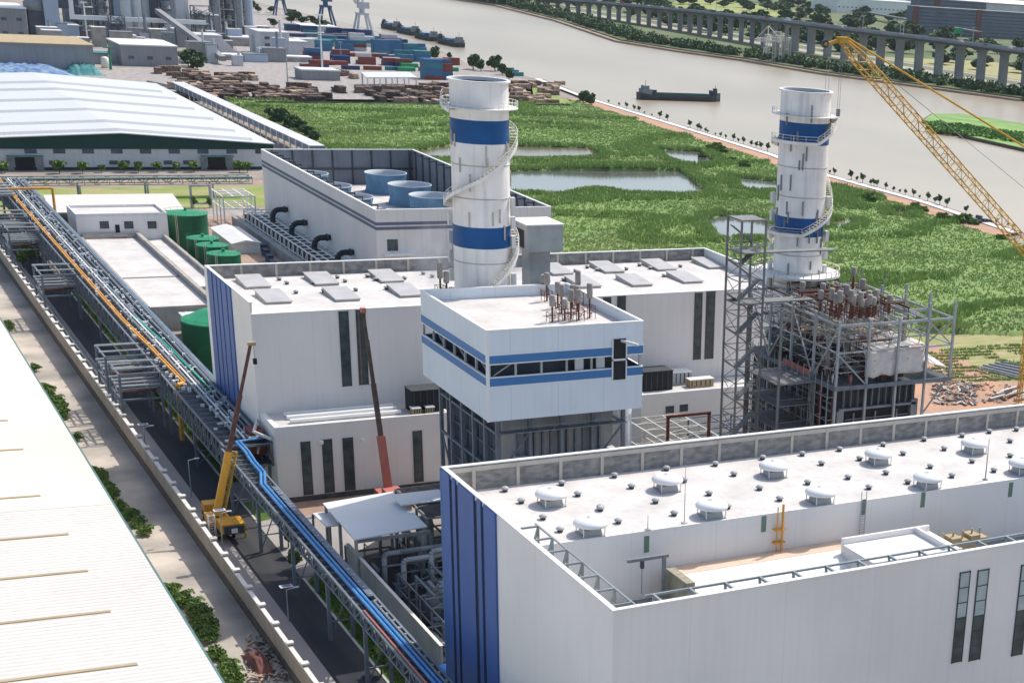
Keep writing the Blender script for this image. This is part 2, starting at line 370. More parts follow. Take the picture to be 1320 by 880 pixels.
mk('reeddark', (.23, .34, .10), .8, c2=(.32, .42, .13), scale=.2)
reeds('reed_ridge', 'reeddark', 110000, (200, 470, 345, 960), ridge_mask, 1.5, 'darker reed ridges winding through the marsh', 'reeds')
reeds('reed_bed', 'reedmid', 90000, (200, 470, 345, 960), field_mask, .8, 'dense green reeds covering the marsh between the plant and the river', 'reeds')
mk('reedlight', (.30, .42, .12), .8, c2=(.27, .33, .12), scale=.05)
reeds('yellow_reeds', 'reedlight', 60000, (200, 470, 345, 960), lambda X, Y: field_mask(X, Y) & (vnoise(X, Y, 45, 11)*.7+vnoise(X, Y*1.8, 14, 12)*.3 > .55), .65, 'paler yellow green reed patches scattered through the marsh', 'reeds')
def near_pond(X, Y):
    k = field_mask(X, Y); r = np.zeros(X.shape, bool)
    for dx, dy in ((6, 0), (-6, 0), (0, 7), (0, -7)):
        for pl, m in ponds: r |= polymask(X+dx, Y+dy, pl)
    return k & r
reeds('pond_edge_reeds', 'reeddark', 150000, (200, 420, 480, 860), near_pond, 1.6, 'tall dark reeds standing along the edges of the marsh ponds', 'reeds')
reeds('dry_reeds', 'marshdry', 60000, (200, 470, 345, 960), lambda X, Y: field_mask(X, Y) & (vnoise(X, Y*2, 55, 21)*.6+vnoise(X, Y*1.5, 11, 22)*.4 > .60), .8, 'straw coloured dry patches among the green marsh reeds', 'reeds')
reeds('crop_rows', 'reedlight', 26000, (230, 330, 300, 350), lambda X, Y: (np.sin(Y*1.9+X*.35) > .1) & (vnoise(X, Y, 6, 31) > .35) & (Y > 305+(300-X)*.25), .55, 'low crop rows on the field beside the orange soil', 'crops')
# strips of ground, a few mm above the one below
def strip(name, pl, z, m): return struct(MB().prism(pl, z-.3, z, False).build(name, m))
strip('marsh_edge_ground', [(203, 962), (203, 600), (203, 400), (214, 380), (300, 340), (372, 345), (405, 400)]+[(x-1, y) for x, y in inner]+[(400, 985)], .02, 'grassland')
strip('levee_slope', [(x-19.5, y-3) for x, y in levee[:6]]+[(x-7.2, y-1) for x, y in levee[:6]][::-1], .9, 'orange_soil')
strip('levee_path', [(x-7, y-1) for x, y in levee]+[(x-2.6, y) for x, y in levee][::-1], 1.3, 'paint')
strip('levee_wall', [(x-2.4, y) for x, y in levee]+[(x-.3, y) for x, y in levee][::-1], 1.0, 'rust')
strip('crop_field', gp([(1210, 428), (1420, 432), (1420, 492), (1290, 492), (1240, 462), (1212, 452)]), .03, 'cropland')
strip('orange_earth', [(178, 200), (330, 200), (340, 300), (300, 345), (262, 362), (214, 372), (186, 345), (182, 300)], .015, 'orange_soil')
strip('plant_paving', [(64, 120), (178, 120), (178, 345), (205, 390), (205, 640), (64, 640)], .012, 'plant_ground')
strip('road', [(50.6, -100), (60.4, -100), (60.4, 640), (50.6, 640)], .016, 'asphalt')
strip('road_shoulder', [(50.6, -100), (54.2, -100), (54.2, 640), (50.6, 640)], .020, 'road')
struct(MB().box(60.4, 60.75, -100, 248, 0, .15).box(60.4, 60.75, 278, 600, 0, .15).build('kerb', 'kerb'))
strip('lawn', [(60.75, -100), (66, -100), (66, 248), (63, 250), (60.75, 246)], .05, 'lawn')
strip('lawn', [(60.75, 277), (66, 279), (66, 288), (60.75, 288)], .05, 'lawn')
strip('lawn', [(60.75, 300), (65.5, 300), (65.5, 368), (60.75, 368)], .05, 'lawn')
strip('lawn', [(60.75, 374), (65.5, 374), (65.5, 410), (60.75, 410)], .05, 'lawn')
strip('lawn', [(60.75, 416), (65.5, 416), (65.5, 480), (60.75, 480)], .05, 'lawn')
strip('side_road', [(60.4, 249), (66, 251), (78, 262), (78, 277), (60.4, 277)], .022, 'road')
strip('process_paving_shade', [(66.9, 196), (100, 196), (100, 262), (66.9, 262)], .018, 'asphalt')  # asphalt colour holds both the dark ground and the shadow over it
strip('orange_patch', [(66.5, 277.4), (80, 277.4), (80, 284.5), (66.5, 284.5)], .024, 'orange_soil')
strip('sand_ground', [(98, 425), (150, 425), (150, 590), (98, 590)], .02, 'dirt')
strip('verge_grass', [(-100, 585), (200, 612), (200, 655), (-100, 650)], .02, 'grassland')
strip('side_road', [(98, 588), (205, 590), (205, 600), (98, 598)], .024, 'pave')
strip('service_road', [(-100, 655), (205, 657), (205, 668), (-100, 668)], .024, 'dirt')
strip('verge_grass', [(-100, 600), (40, 600), (40, 530), (-100, 530)], .02, 'grassland')
mk('worksground', (.36, .34, .31), .95, c2=(.20, .19, .175), scale=.03, detail=10)
strip('timber_yard_ground', [(176, 948), (320, 945), (400, 985), (452, 1120), (430, 1240), (290, 1260), (250, 1180), (150, 1100)], .02, 'pave')
strip('factory_ground', [(-100, 935), (176, 935), (150, 1100), (250, 1180), (290, 1300), (330, 1500), (200, 1700), (-300, 1700)], .016, 'worksground')
strip('port_ground', [(290, 1262), (430, 1242), (445, 1300), (470, 1500), (485, 1700), (440, 1950), (340, 1900), (330, 1500)], .02, 'pave')
# verge beside the near warehouse
strip('yard_verge', [(36, 100), (39.6, 100), (39.6, 460), (36, 460)], -1.77, 'verge')
# ================================================================ HELPERS FOR VEGETATION
def make_tree(name, label, cat, h, r, n, mat='leaf', loc=(0, 0, 0), group=None, leaf=.5, trunkh=.35):
    t = thing(name, label, cat, (0, 0, 0), group)
    m = MB(); m.tube((0, 0, 0), (0, 0, h*trunkh*1.3), .035*h, 6, .02*h)
    for k in range(5):
        a = k*1.26+random.random(); m.tube((0, 0, h*trunkh), (math.cos(a)*r*.6, math.sin(a)*r*.6, h*(trunkh+.3)), .018*h, 4, .006*h)
    m.build('trunk', 'trunk', t)
    C = []
    for k in range(9):
        a = random.uniform(0, 6.28); q = random.uniform(.1, .6)*r; zc = h*random.uniform(trunkh+.1, .85)
        C.append(blob((math.cos(a)*q, math.sin(a)*q, zc), (r*random.uniform(.35, .6),)*2+(h*random.uniform(.12, .2),), n//9))
    quads('crown', mat, np.concatenate(C), leaf, t, flat=.8); t.location = loc; return t
# ================================================================ NEAR WAREHOUSE (white roof, lower left)
t = thing('warehouse', 'near warehouse with long cream white metal roof filling the lower left corner', 'warehouse', (0, 200, -1.8))
ex, ez, sl_ = 38.0, 6.2, -.035
def rz_(x): return ez+(ex-x)*.035
m = MB(); m.hexa([(-70, 60, rz_(-70)-.3), (ex, 60, ez-.3), (ex, 470, ez-.3), (-70, 470, rz_(-70)-.3), (-70, 60, rz_(-70)), (ex, 60, ez), (ex, 470, ez), (-70, 470, rz_(-70))])
m.build('roof', 'roof_old', t)
MB().box(ex+.02, ex+.35, 60, 470, ez-.55, ez-.05).build('gutter', 'greensteel', t)
MB().box(-69, ex-1.2, 61, 469, -1.8, ez-.35).build('wall', 'offwhite', t)
for (x, y) in ((88, 686), (113, 733), (142, 785), (177, 853), (52, 637), (30, 577), (10, 540)):
    X, Y = G(x, y, ez+.6); X = min(X, 30)
    MB().hexa([(-70, Y-.35, rz_(-70)-.1), (X, Y-.35, rz_(X)-.1), (X, Y+.35, rz_(X)-.1), (-70, Y+.35, rz_(-70)-.1), (-70, Y-.35, rz_(-70)+.14), (X, Y-.35, rz_(X)+.14), (X, Y+.35, rz_(X)+.14), (-70, Y+.35, rz_(-70)+.14)]).build('skylight_strip', 'tan', t)
mk('roof_warm', (.74, .64, .50), .75, c2=(.72, .65, .55), scale=.02, seam=(1.0, 'Y', .12, .12))
yy = G(80, 650, 7)[1]
m = MB(); m.hexa([(-70, yy, rz_(-70)+.01), (ex-.05, yy, ez+.01), (ex-.05, 470, ez+.01), (-70, 470, rz_(-70)+.01), (-70, yy, rz_(-70)+.03), (ex-.05, yy, ez+.03), (ex-.05, 470, ez+.03), (-70, 470, rz_(-70)+.03)])
m.build('roof_panel', 'roof_warm', t)
# ================================================================ FAR WAREHOUSE (white ribbed roof, green gable)
t = thing('warehouse', 'far warehouse with white ribbed roof and dark green gable facing the marsh', 'warehouse', (100, 700, 0))
Y0, Y1, XR, ZR, ZE, XE = 697, 930, 113, 14.3, 10.4, 170
XL = 2*XR-XE-30; ZL = ZR-(XR-XL)*.035-.9
m = MB()
for (a, b, za, zb) in ((XL, XR, ZL, ZR), (XR, XE+.5, ZR, ZE)):
    m.hexa([(a, Y0-1.5, za-.35), (b, Y0-1.5, zb-.35), (b, Y1, zb-.35), (a, Y1, za-.35), (a, Y0-1.5, za), (b, Y0-1.5, zb), (b, Y1, zb), (a, Y1, za)])
m.build('roof', 'roof_sheet', t)
MB().poly([(XL, Y0-.4, 8.0), (XE, Y0-.4, 8.0), (XE, Y0-.4, ZE-.4), (XR, Y0-.4, ZR-.4), (XL, Y0-.4, ZL-.4), (XL, Y0+.4, 8.0), (XE, Y0+.4, 8.0), (XE, Y0+.4, ZE-.4), (XR, Y0+.4, ZR-.4), (XL, Y0+.4, ZL-.4)],
    [(0, 1, 2, 3, 4), (9, 8, 7, 6, 5), (0, 5, 6, 1), (1, 6, 7, 2)]).build('gable', 'gablegreen', t)
MB().box(XL, XE-.5, Y0, Y1-1, 0, 8.0).build('wall', 'factlight', t)
MB().box(XL, XE-.4, Y0-.12, Y0-.005, 0, 1.1).build('plinth', 'gablegreen', t)
for i, (xr_, yb) in enumerate(((205, 116), (224, 125), (247, 138), (271, 151), (299, 166), (321, 177))):
    Y = G(xr_, yb, 12)[1]; X = min(G(xr_, yb, 11.5)[0], 166); m = MB()
    for (a, b) in ((XL, XR), (XR, X)):
        za = ZL+(a-XL)*(ZR-ZL)/(XR-XL) if a < XR else ZR; zb = ZR if b == XR else ZR-(b-XR)*(ZR-ZE)/(XE-XR)
        w = 2.2; m.hexa([(a, Y-w, za-.1), (b, Y-w, zb-.1), (b, Y+w, zb-.1), (a, Y+w, za-.1), (a, Y-w*.55, za+1.0), (b, Y-w*.55, zb+1.0), (b, Y+w*.55, zb+1.0), (a, Y+w*.55, za+1.0)])
    m.build('ridge_vent', 'roof_sheet', t)
for i in range(11):
    x = G(30+i*36.5, 190, 7)[0]+1; MB().box(x-2.1, x+2.1, Y0-.06, Y0+.3, 6.2, 7.9).build('window', 'factdark', t)
for px in (32, 279):
    x = G(px, 218, 0)[0]; d = MB().box(x-3.4, x+3.4, Y0-.25, Y0+.3, .05, 4.9).build('door', 'dark', t)
    MB().box(x-6.2, x+6.2, Y0-3.2, Y0-.3, 5.3, 5.6).build('canopy', 'greensteel', t)
    for sx in (-5, 5): MB().box(x+sx-1.2, x+sx+1.2, Y0-.3, Y0-.02, .05, 4.6).build('door_leaf', 'steel', t)
for px in (68, 75, 145, 160, 215, 240): 
    x = G(px, 211, 2)[0]; MB().box(x-1.6, x+1.6, Y0-.05, Y0+.3, 2, 3.6).build('window', 'factdark', t)
# bushes in front of it
bush = make_tree('shrub', 'round green shrub in the row before the far warehouse wall', 'shrub', 4.2, 2.4, 420, 'leaf', group='shrubs before the far warehouse', leaf=.42, trunkh=.2)
for i, px in enumerate((5, 75, 105, 130, 160, 178, 203, 228, 250, 308, 318)):
    X, Y = G(px, 222, 0)
    if i == 0: bush.location = (X, 690, 0)
    else: dup(bush, (X, 690+random.uniform(-2, 1), 0), random.random()*6).scale = (random.uniform(.7, 1.2),)*3
# ================================================================ PLANT BUILDINGS
HT = 34.6
def window(parent, X0, X1, z0, z1, Y, rows=6, glass='glass', light=0):
    f = MB(); f.box(X0-.12, X0, Y-.10, Y+.1, z0-.12, z1+.12).box(X1, X1+.12, Y-.10, Y+.1, z0-.12, z1+.12)
    for k in range(rows+1):
        z = z0+(z1-z0)*k/rows; f.box(X0, X1, Y-.09, Y+.09, z-.06, z+.06)
    fo = f.build('window', 'darksteel', parent)
    for k in range(rows):
        a = z0+(z1-z0)*k/rows+.06; b = z0+(z1-z0)*(k+1)/rows-.06
        MB().box(X0, X1, Y-.05, Y+.05, a, b).build('pane', 'glasslight' if k >= rows-light else glass, fo)
    return fo
def winpx(parent, x0, x1, yt, yb, Y, **k):
    X0, z1 = OY(x0, yt, Y); X1, _ = OY(x1, yt, Y); _, z0 = OY(x0, yb, Y); return window(parent, X0, X1, z0, z1, Y, **k)
def facade(parent, X, Ya, Yb, z0, z1, fr, mat='facadeblue'):
    """vertical coloured panels with dark slot windows between, on a face looking to -X; fractions run from Yb (far) to Ya"""
    e = [0]+[v for p in fr for v in p]+[1]; L = Yb-Ya
    for i in range(0, len(e), 2):
        MB().box(X-.25, X-.003, Yb-L*e[i+1], Yb-L*e[i], z0, z1).build('facade_panel', mat, parent)
    for a, b in fr:
        MB().box(X-.10, X-.003, Yb-L*b+.003, Yb-L*a-.003, z0, z1-.6).build('slot_window', 'dark', parent)
def parapet_posts(m, a, b, Y, z0, z1, step, off):
    x = a
    while x < b: m.box(x-.22, x+.22, Y-off, Y-.003, z0, z1); x += step
# ---- front turbine hall
mk('panelgrey', (.36, .34, .26), .8, var=.3, scale=.8, streak=.4)
A = thing('turbine_hall', 'large foreground turbine hall with light roof full of white domed fans and blue corner', 'industrial hall', (66, 141, 0))
XA, XB, YF, YM, YB, ZR1 = 65.6, 210, 141.3, 170.8, 193.7, 31.1
w = MB(); w.box(XA, XA+.4, YF+.4, YB-.4, 0, HT-.15); w.box(XA, XB, YF, YF+.4, 0, HT-.15); w.box(XA, XB, YB-.4, YB, 0, HT-.15)
w.build('wall', 'clad', A)
MB().box(XA+.4, XB, YM, YB-.5, ZR1-.4, ZR1).build('roof', 'roof', A)
MB().box(XA+.42, XB, YM-.3, YM-.003, 18, ZR1+.05).build('clerestory_wall', 'clad', A)
MB().box(XA+.42, XB, YF+.4, YM-.3, 21.6, 22).build('lower_roof', 'steel', A)
MB().box(XA+.42, XB, YB-.5, YB-.403, ZR1, HT-.2).build('parapet_panel', 'concpanel', A)
m = MB(); parapet_posts(m, XA+4, XB, YB-.5, ZR1, HT-.3, 6.05, .18); m.box(XA+.42, XB, YB-.62, YB-.503, HT-.9, HT-.3); m.each('parapet_post', 'concpost', A)
m = MB(); m.box(XA-.1, XB, YB-.55, YB+.1, HT-.15, HT).box(XA-.1, XA+.5, YF-.1, YB-.55, HT-.15, HT).box(XA+.5, XB, YF-.1, YF+.5, HT-.15, HT); m.build('parapet_cap', 'white', A)
facade(A, XA, 174.5, YB, 0, HT-.2, [(.17, .22), (.28, .33), (.62, .68), (.75, .80)])
MB().box(XA-.28, XA-.01, YB-.15, YB+.2, 0, HT-.2).build('corner_trim', 'bandblue', A)
mk('greensteel2', (.27, .31, .31), .6, var=.2)
# frames bracing the parapets
m = MB()
for k in range(10):
    y = YF+1.8+k*4.3
    if y > YM-1: break
    m.beam((XA+.5, y, HT-.3), (XA+3.0, y, HT-.3), .22); m.beam((XA+3.0, y, HT-.4), (XA+1.9, y, HT-4.2), .24); m.beam((XA+3, y, HT-.4), (XA+3, y, HT-4.2), .22)
m.beam((XA+3, YF+1, HT-.3), (XA+3, YM-1, HT-.3), .2)
x = XA+6
while x < XB:
    m.beam((x, YF+.5, HT-.3), (x, YF+2.9, HT-.3), .26); m.beam((x, YF+2.9, HT-.4), (x, YF+2.0, HT-3.5), .24); x += 4.4
m.beam((XA+5, YF+2.9, HT-.3), (XB, YF+2.9, HT-.3), .24); m.build('parapet_brace', 'greensteel2', A)
zf = OY(997, 708, YM)[1]
xa = OY(862, 731, YM)[0]; xb = OY(1090, 690, YM)[0]
yn_ = G(997, 721, zf)[1]; dY = YM-8.2-yn_
MB().box(xa, xb-.02, yn_, YM-.32, zf-4, zf).build('terrace', 'roof_dusty', A)
# bright barrel roof in front of the terrace
m = MB(); pts = []
xs0, xs1 = xa, xb+1.5
for k in range(7):
    a = math.radians(10+k*14); pts.append((yn_-.1-5.6*math.sin(a)+.97, zf-3.0+3.05*math.cos(a)))
for i in range(6):
    (ya, za), (yb_, zb_) = pts[i], pts[i+1]
    m.poly([(xs0, ya, za), (xs1, ya, za), (xs1, yb_, zb_), (xs0, yb_, zb_), (xs0, ya, za-.2), (xs1, ya, za-.2), (xs1, yb_, zb_-.2), (xs0, yb_, zb_-.2)], [(3, 2, 1, 0), (4, 5, 6, 7), (0, 1, 5, 4), (2, 3, 7, 6), (0, 4, 7, 3), (1, 2, 6, 5)])
m.build('barrel_roof', 'white', A)
MB().box(xs0-1.3, xs0-.1, yn_-4.2, yn_+1.5, 22, zf+.5).build('service_panel', 'panelgrey', A)
bx0, bx1 = OY(1088, 690, 166)[0], OY(1200, 672, 166)[0]
pb = MB(); pb.box(bx0, bx1, 158.5, 166.5, 22, zf+1.2); pbo = pb.build('penthouse', 'clad', A)
m = MB().box(bx0, bx1, 166.2, 166.6, zf+1.2, zf+2).box(bx1-2.4, bx1-2, 159, 166.2, zf+1.2, zf+2).box(bx0, bx1, 158.4, 158.7, zf+1.2, zf+1.35); m.build('parapet', 'white', pbo)
for px, py in ((832, 700), (983, 674), (1112, 652), (1188, 643), (1301, 630)):
    X, z = OY(px, py, YM); MB().box(X-.35, X+.35, YM-.36, YM-.305, z-1.1, z+1.1).build('window', 'glassgreen', A)
for (a, b) in ((1239, 1249.5), (1262, 1273.5), (1318, 1329)):
    winpx(A, a-.5, b+.5, 738-(a-1240)*.12, 851-(a-1240)*.12, YF-.05, rows=6, glass='glass', light=3)
m = MB(); X = OY(1004, 680, YM)[0]; m.tube((X, YM-.9, zf+.1), (X, YM-.9, ZR1+1.3), .16); m.tube((X-.8, YM-.9, zf+.1), (X-.8, YM-.9, ZR1+1.0), .08)
for z in (zf+1.2, zf+3): m.box(X-1.2, X+.5, YM-1.1, YM-.3, z, z+.15)
tag(m.build('yellow_vent_pipe', 'pipeyellow'), 'yellow riser pipe on the clerestory wall of the front hall', 'pipe')
for px in (1110,):
    X = OY(px, 650, YM)[0]; m = MB()
    for s in (-.4, .4): m.beam((X+s, YM-.6, zf), (X+s, YM-.6, ZR1+1.4), .08)
    for k in range(14): m.beam((X-.4, YM-.6, zf+k*.4), (X+.4, YM-.6, zf+k*.4), .05)
    m.build('roof_ladder', 'steellight', A)
# jib hoist in the pit
h = thing('jib_hoist', 'small grey jib hoist beside the tan panel in the pit of the front hall', 'hoist', (*G(855, 760, 24), 22))
hx, hy = h.location.x, h.location.y
MB().box(hx-.2, hx+.2, hy-.2, hy+.2, 22, 28.7).build('post', 'steel', h); MB().box(hx-5, hx+.6, hy-.15, hy+.15, 28.4, 28.8).build('jib', 'steel', h)
MB().box(hx-3.2, hx-2.8, hy-.2, hy+.2, 27.4, 28.4).tube((hx-3, hy, 27.5), (hx-3, hy, 24), .04).build('hook', 'darksteel', h)
m = MB()
for k, px in enumerate((1215, 1228, 1240, 1252, 1262)):
    X, Y = G(px, 700-(px-1215)*.17, zf); m.box(X-.8, X+.8, Y-1, Y+1, 22, zf+.3+.5*(k % 2)); m.tube((X, Y, zf), (X, Y, zf+1.5), .15)
tag(m.build('rooftop_unit', 'tan'), 'cluster of beige rooftop plant right of the penthouse on the front hall', 'rooftop plant')
# ---- domed fans
def dome_fan():
    t = thing('roof_fan', '', 'roof fan', (0, 0, 0), 'domed fans on the front hall roof')
    m = MB(); m.poly([(-.95, -.95, 0), (.95, -.95, 0), (.95, .95, 0), (-.95, .95, 0), (-.85, -.85, .75), (.85, -.85, .75), (.85, .85, .75), (-.85, .85, .75)], [(0, 1, 5, 4), (1, 2, 6, 5), (2, 3, 7, 6), (3, 0, 4, 7), (4, 5, 6, 7)])
    m.box(-1.2, 1.2, -1.2, 1.2, .02, .12); m.build('base', 'steellight', t)
    m = MB().lathe((0, 0, .75), [(.85, 0), (.85, .45)], 16); m.build('fan_housing', 'steel', t)
    m = MB()
    for sx in (-1, 1):
        for sy in (-1, 1): m.beam((sx*1.1, sy*1.1, .1), (sx*1.15, sy*1.15, 1.25), .08)
    m.build('strut', 'white', t)
    MB().lathe((0, 0, 0), [(1.30, 1.0), (1.72, 1.12), (1.75, 1.3), (1.62, 1.55), (1.3, 1.78), (.8, 1.93), (.35, 1.98), (.3, 2.1), (.001, 2.12)], 24).build('dome', 'white', t, smooth=True)
    return t
fan = dome_fan(); fan.scale = (1.22, 1.22, 1.15); F1 = [(711, 648), (860, 629), (997, 611), (1132, 595), (1255, 581)]; F2 = [(761, 686), (917, 663), (1057, 645), (1195, 626), (1317, 607)]
words = ['first', 'second', 'third', 'fourth', 'fifth']
for row, L in (('back', F1), ('front', F2)):
    for i, (x, y) in enumerate(L):
        X, Y = G(x, y+2, ZR1); lab = '%s domed fan from the left in the %s row on the front hall roof' % (words[i], row)
        if row == 'back' and i == 0: fan.location = (X, Y, ZR1); fan['label'] = lab
        else: dup(fan, (X, Y, ZR1), random.uniform(-.1, .1), lab)
def small_vent(group, lab):
    t = thing('roof_vent', lab, 'roof vent', (0, 0, 0), group)
    MB().lathe((0, 0, 0), [(.36, 0), (.36, .3), (.28, .4)], 10).build('neck', 'darksteel', t)
    MB().lathe((0, 0, .36), [(.52, 0), (.54, .1), (.36, .28), (.001, .34)], 12).build('cap', 'steellight', t, smooth=True); return t
SV = [(724, 625), (745, 639), (672, 648), (774, 656), (792, 615), (814, 629), (845, 648), (859, 606), (882, 621), (914, 638), (938, 655), (922, 600), (946, 613), (979, 631), (983, 592), (1034, 587), (1059, 599), (1041, 624), (1082, 581), (1093, 617), (1120, 630), (1138, 575), (1108, 593), (1142, 611), (1164, 586), (1170, 623), (1199, 603), (1191, 568), (1217, 580), (1227, 615), (1240, 563), (1253, 596), (1275, 558), (1281, 608), (1302, 570), (1302, 589), (1310, 555), (1005, 645), (700, 669), (722, 685), (797, 674), (869, 664), (774, 660-2), (651, 633)]
v0 = small_vent('small vents on the front hall roof', 'small capped vent on the white roof of the front hall')
for i, (x, y) in enumerate(SV):
    X, Y = G(x, y, ZR1)
    if Y < YM+.6: Y = YM+.8
    if i == 0: v0.location = (X, Y, ZR1)
    else: dup(v0, (X, Y, ZR1))
def rod(name, lab, px, py, ztop_px, z, r=.07, mat='redsteel', cat='lightning rod', group=None):
    X, Y = G(px, py, z); h = HZ(px, ztop_px, X, Y)-z
    m = MB().tube((0, 0, 0), (0, 0, h), r, 5, r*.4).box(-.3, .3, -.3, .3, 0, .15)
    o = m.build(name, mat); o.location = (X, Y, z); return tag(o, lab, cat, group)
rod('lightning_rod', 'thin rod between the second and third front row fans on the front hall roof', 882, 674, 600, ZR1, mat='concpost')
rod('lightning_rod', 'thin rod at the roof edge of the front hall nearest its left corner', 835, 683, 663, ZR1, mat='steellight')
rod('lightning_rod', 'tall grey rod at the right end of the front hall roof', 1270, 618, 565, ZR1, .1, mat='steel')
# ---- second turbine hall
mk('skylid', (.43, .425, .42), .6, var=.15, scale=.3)
B = thing('turbine_hall', 'second turbine hall behind, white walls with blue left face and skylights on its roof', 'industrial hall', (66, 295, 0))
X0, X1, Y0, Y1, RZ = 66.2, 175.1, 295.2, 329.8, 32.0
w = MB(); w.box(X0, X0+.4, Y0+.4, Y1-.4, 0, HT-.15); w.box(X0, X1, Y0, Y0+.4, 0, RZ+.35); w.box(X0, X1, Y1-.4, Y1, 0, HT-.15); w.box(X1-.4, X1, Y0+.4, Y1-.4, 0, HT-.15)
w.build('wall', 'clad', B)
MB().box(X0+.4, X1-.4, Y0+.4, Y1-.5, RZ-.4, RZ).build('roof', 'roof', B)
MB().box(X0+.42, X1-.42, Y1-.5, Y1-.403, RZ, HT-.2).build('parapet_panel', 'concpanel', B)
m = MB(); parapet_posts(m, X0+6.5, X1, Y1-.5, RZ, HT-.2, 6.6, .2); m.each('parapet_post', 'concpost', B)
m = MB(); m.box(X0-.1, X1+.1, Y1-.55, Y1+.1, HT-.15, HT).box(X0-.1, X0+.5, Y0, Y1-.55, HT-.15, HT).box(X1-.5, X1+.1, Y0, Y1-.55, HT-.15, HT).box(X0, X1, Y0-.08, Y0+.45, RZ+.35, RZ+.5); m.build('parapet_cap', 'white', B)
L_ = Y1-Y0
facade(B, X0, Y1-L_*.60, Y1-L_*.07, 0, HT-.2, [(.20, .25), (.40, .44), (.58, .62), (.82, .86)])
MB().box(X0-.2, X0-.003, Y1-L_*.068, Y1+.1, 0, HT-.2).build('corner_trim', 'white', B)
for a, b, yt, yb in ((437, 448, 402, 498), (459, 470, 400, 496), (896.5, 905, 378, 463), (911.5, 921.5, 376, 462), (778, 787, 384, 470), (796.5, 806, 382, 470)):
    winpx(B, a, b, yt, yb, Y0-.05, rows=5)
slabs = [(408, 355), (490, 351), (352, 382), (440, 379), (522, 374), (325, 362), (775, 341), (841, 338), (907, 336), (714, 346), (751, 363), (817, 361), (882, 357)]
sk = thing('roof_skylight', '', 'skylight', (0, 0, 0), 'low skylight boxes on the second hall')
MB().hexa([(-2.2, -4.4, 0), (2.2, -4.4, 0), (2.2, 4.4, 0), (-2.2, 4.4, 0), (-2.2, -4.4, .35), (2.2, -4.4, .35), (2.2, 4.4, .9), (-2.2, 4.4, .9)]).build('curb', 'concpost', sk); MB().hexa([(-2.35, -4.6, .353), (2.35, -4.6, .353), (2.35, 4.6, .903), (-2.35, 4.6, .903), (-2.35, -4.6, .5), (2.35, -4.6, .5), (2.35, 4.6, 1.05), (-2.35, 4.6, 1.05)]).build('lid', 'skylid', sk)
sl_words = ['second grey skylight from the left in the back row', 'third grey skylight from the left in the back row', 'grey skylight nearest the left front corner', 'middle grey skylight in the front row left of the chimney', 'grey skylight in the front row beside the boiler house', 'grey skylight closest to the blue left face',
  'second grey skylight right of the chimney in the back row', 'third grey skylight right of the chimney in the back row', 'last grey skylight at the right end of the back row', 'grey skylight behind the steam vent box', 'first front skylight right of the boiler house', 'second front skylight right of the boiler house', 'last front skylight towards the stair tower']
for i, (x, y) in enumerate(slabs):
    X, Y = G(x, y, RZ+.5); Y = min(Y, Y1-7); Y = max(Y, Y0+6.5); lab = sl_words[i]+' on the second hall roof'
    if i == 0: sk.location = (X, Y, RZ); sk['label'] = lab
    else: dup(sk, (X, Y, RZ), None, lab)
SV2 = [(330+a/4, 220+b/4) for a, b in ((120, 565), (160, 585), (297, 585), (420, 555), (460, 575), (517, 522), (575, 550), (617, 567), (515, 620), (672, 612), (767, 560), (800, 512), (863, 535), (910, 550), (207, 633), (350, 627))]
SV2 += [(660+a/4, 220+b/4) for a, b in ((317, 478), (327, 522), (388, 503), (438, 517), (585, 468), (590, 512), (657, 492), (712, 508), (783, 547), (868, 498), (1015, 493), (955, 478), (265, 568), (200, 528))]
v1 = small_vent('small vents on the second hall roof', 'small capped vent on the white roof of the second hall')
for i, (x, y) in enumerate(SV2):
    X, Y = G(x, y, RZ)
    if i == 0: v1.location = (X, Y, RZ)
    else: dup(v1, (X, Y, RZ))
# ---- low annexes before the second hall
def annex(lab, Xa, Xb, Ya, Yb, zt, wins, floor=-.6):
    t = thing('annex', lab, 'annex', (Xa, Ya, 0))
    MB().box(Xa, Xb, Ya, Yb, 0, zt-.5).build('wall', 'clad', t)
    m = MB().box(Xa, Xa+.9, Ya, Yb, zt-.5, zt).box(Xa+.9, Xb, Ya, Ya+.5, zt-.5, zt).box(Xb-.5, Xb, Ya+.5, Yb, zt-.5, zt); m.build('parapet', 'white', t)
    MB().box(Xa+.9, Xb-.5, Ya+.5, Yb, zt-.5, zt-.35).build('roof', 'roof', t)
    MB().box(Xa-.06, Xb+.06, Ya-.06, Ya-.003, 0, 1.0).build('plinth', 'stonebase', t)
    for w_ in wins: winpx(t, *w_[:4], Ya-.05, rows=w_[4])
    return t
an = annex('low white annex with tall slot windows below the second hall', 66.5, 98.3, 285, 295.15, 14.3,
      [(388, 399, 570, 638, 5), (415.5, 427, 567, 635, 5), (442, 454, 565, 632, 5), (532.5, 543, 556, 621, 5)])
annex('low annex with equipment on its roof left of the stair tower', 138, 176, 285, 295.15, 14.3, [(859, 868, 524, 532, 1), (877, 886, 522, 530, 1)])
m = MB()
for y in (288, 290.5, 292.5): m.tube((70, y, 14.35), (90, y, 14.35), .45, 8)
tag(m.build('roof_pipe', 'white'), 'white pipes lying along the roof of the low annex', 'pipes')
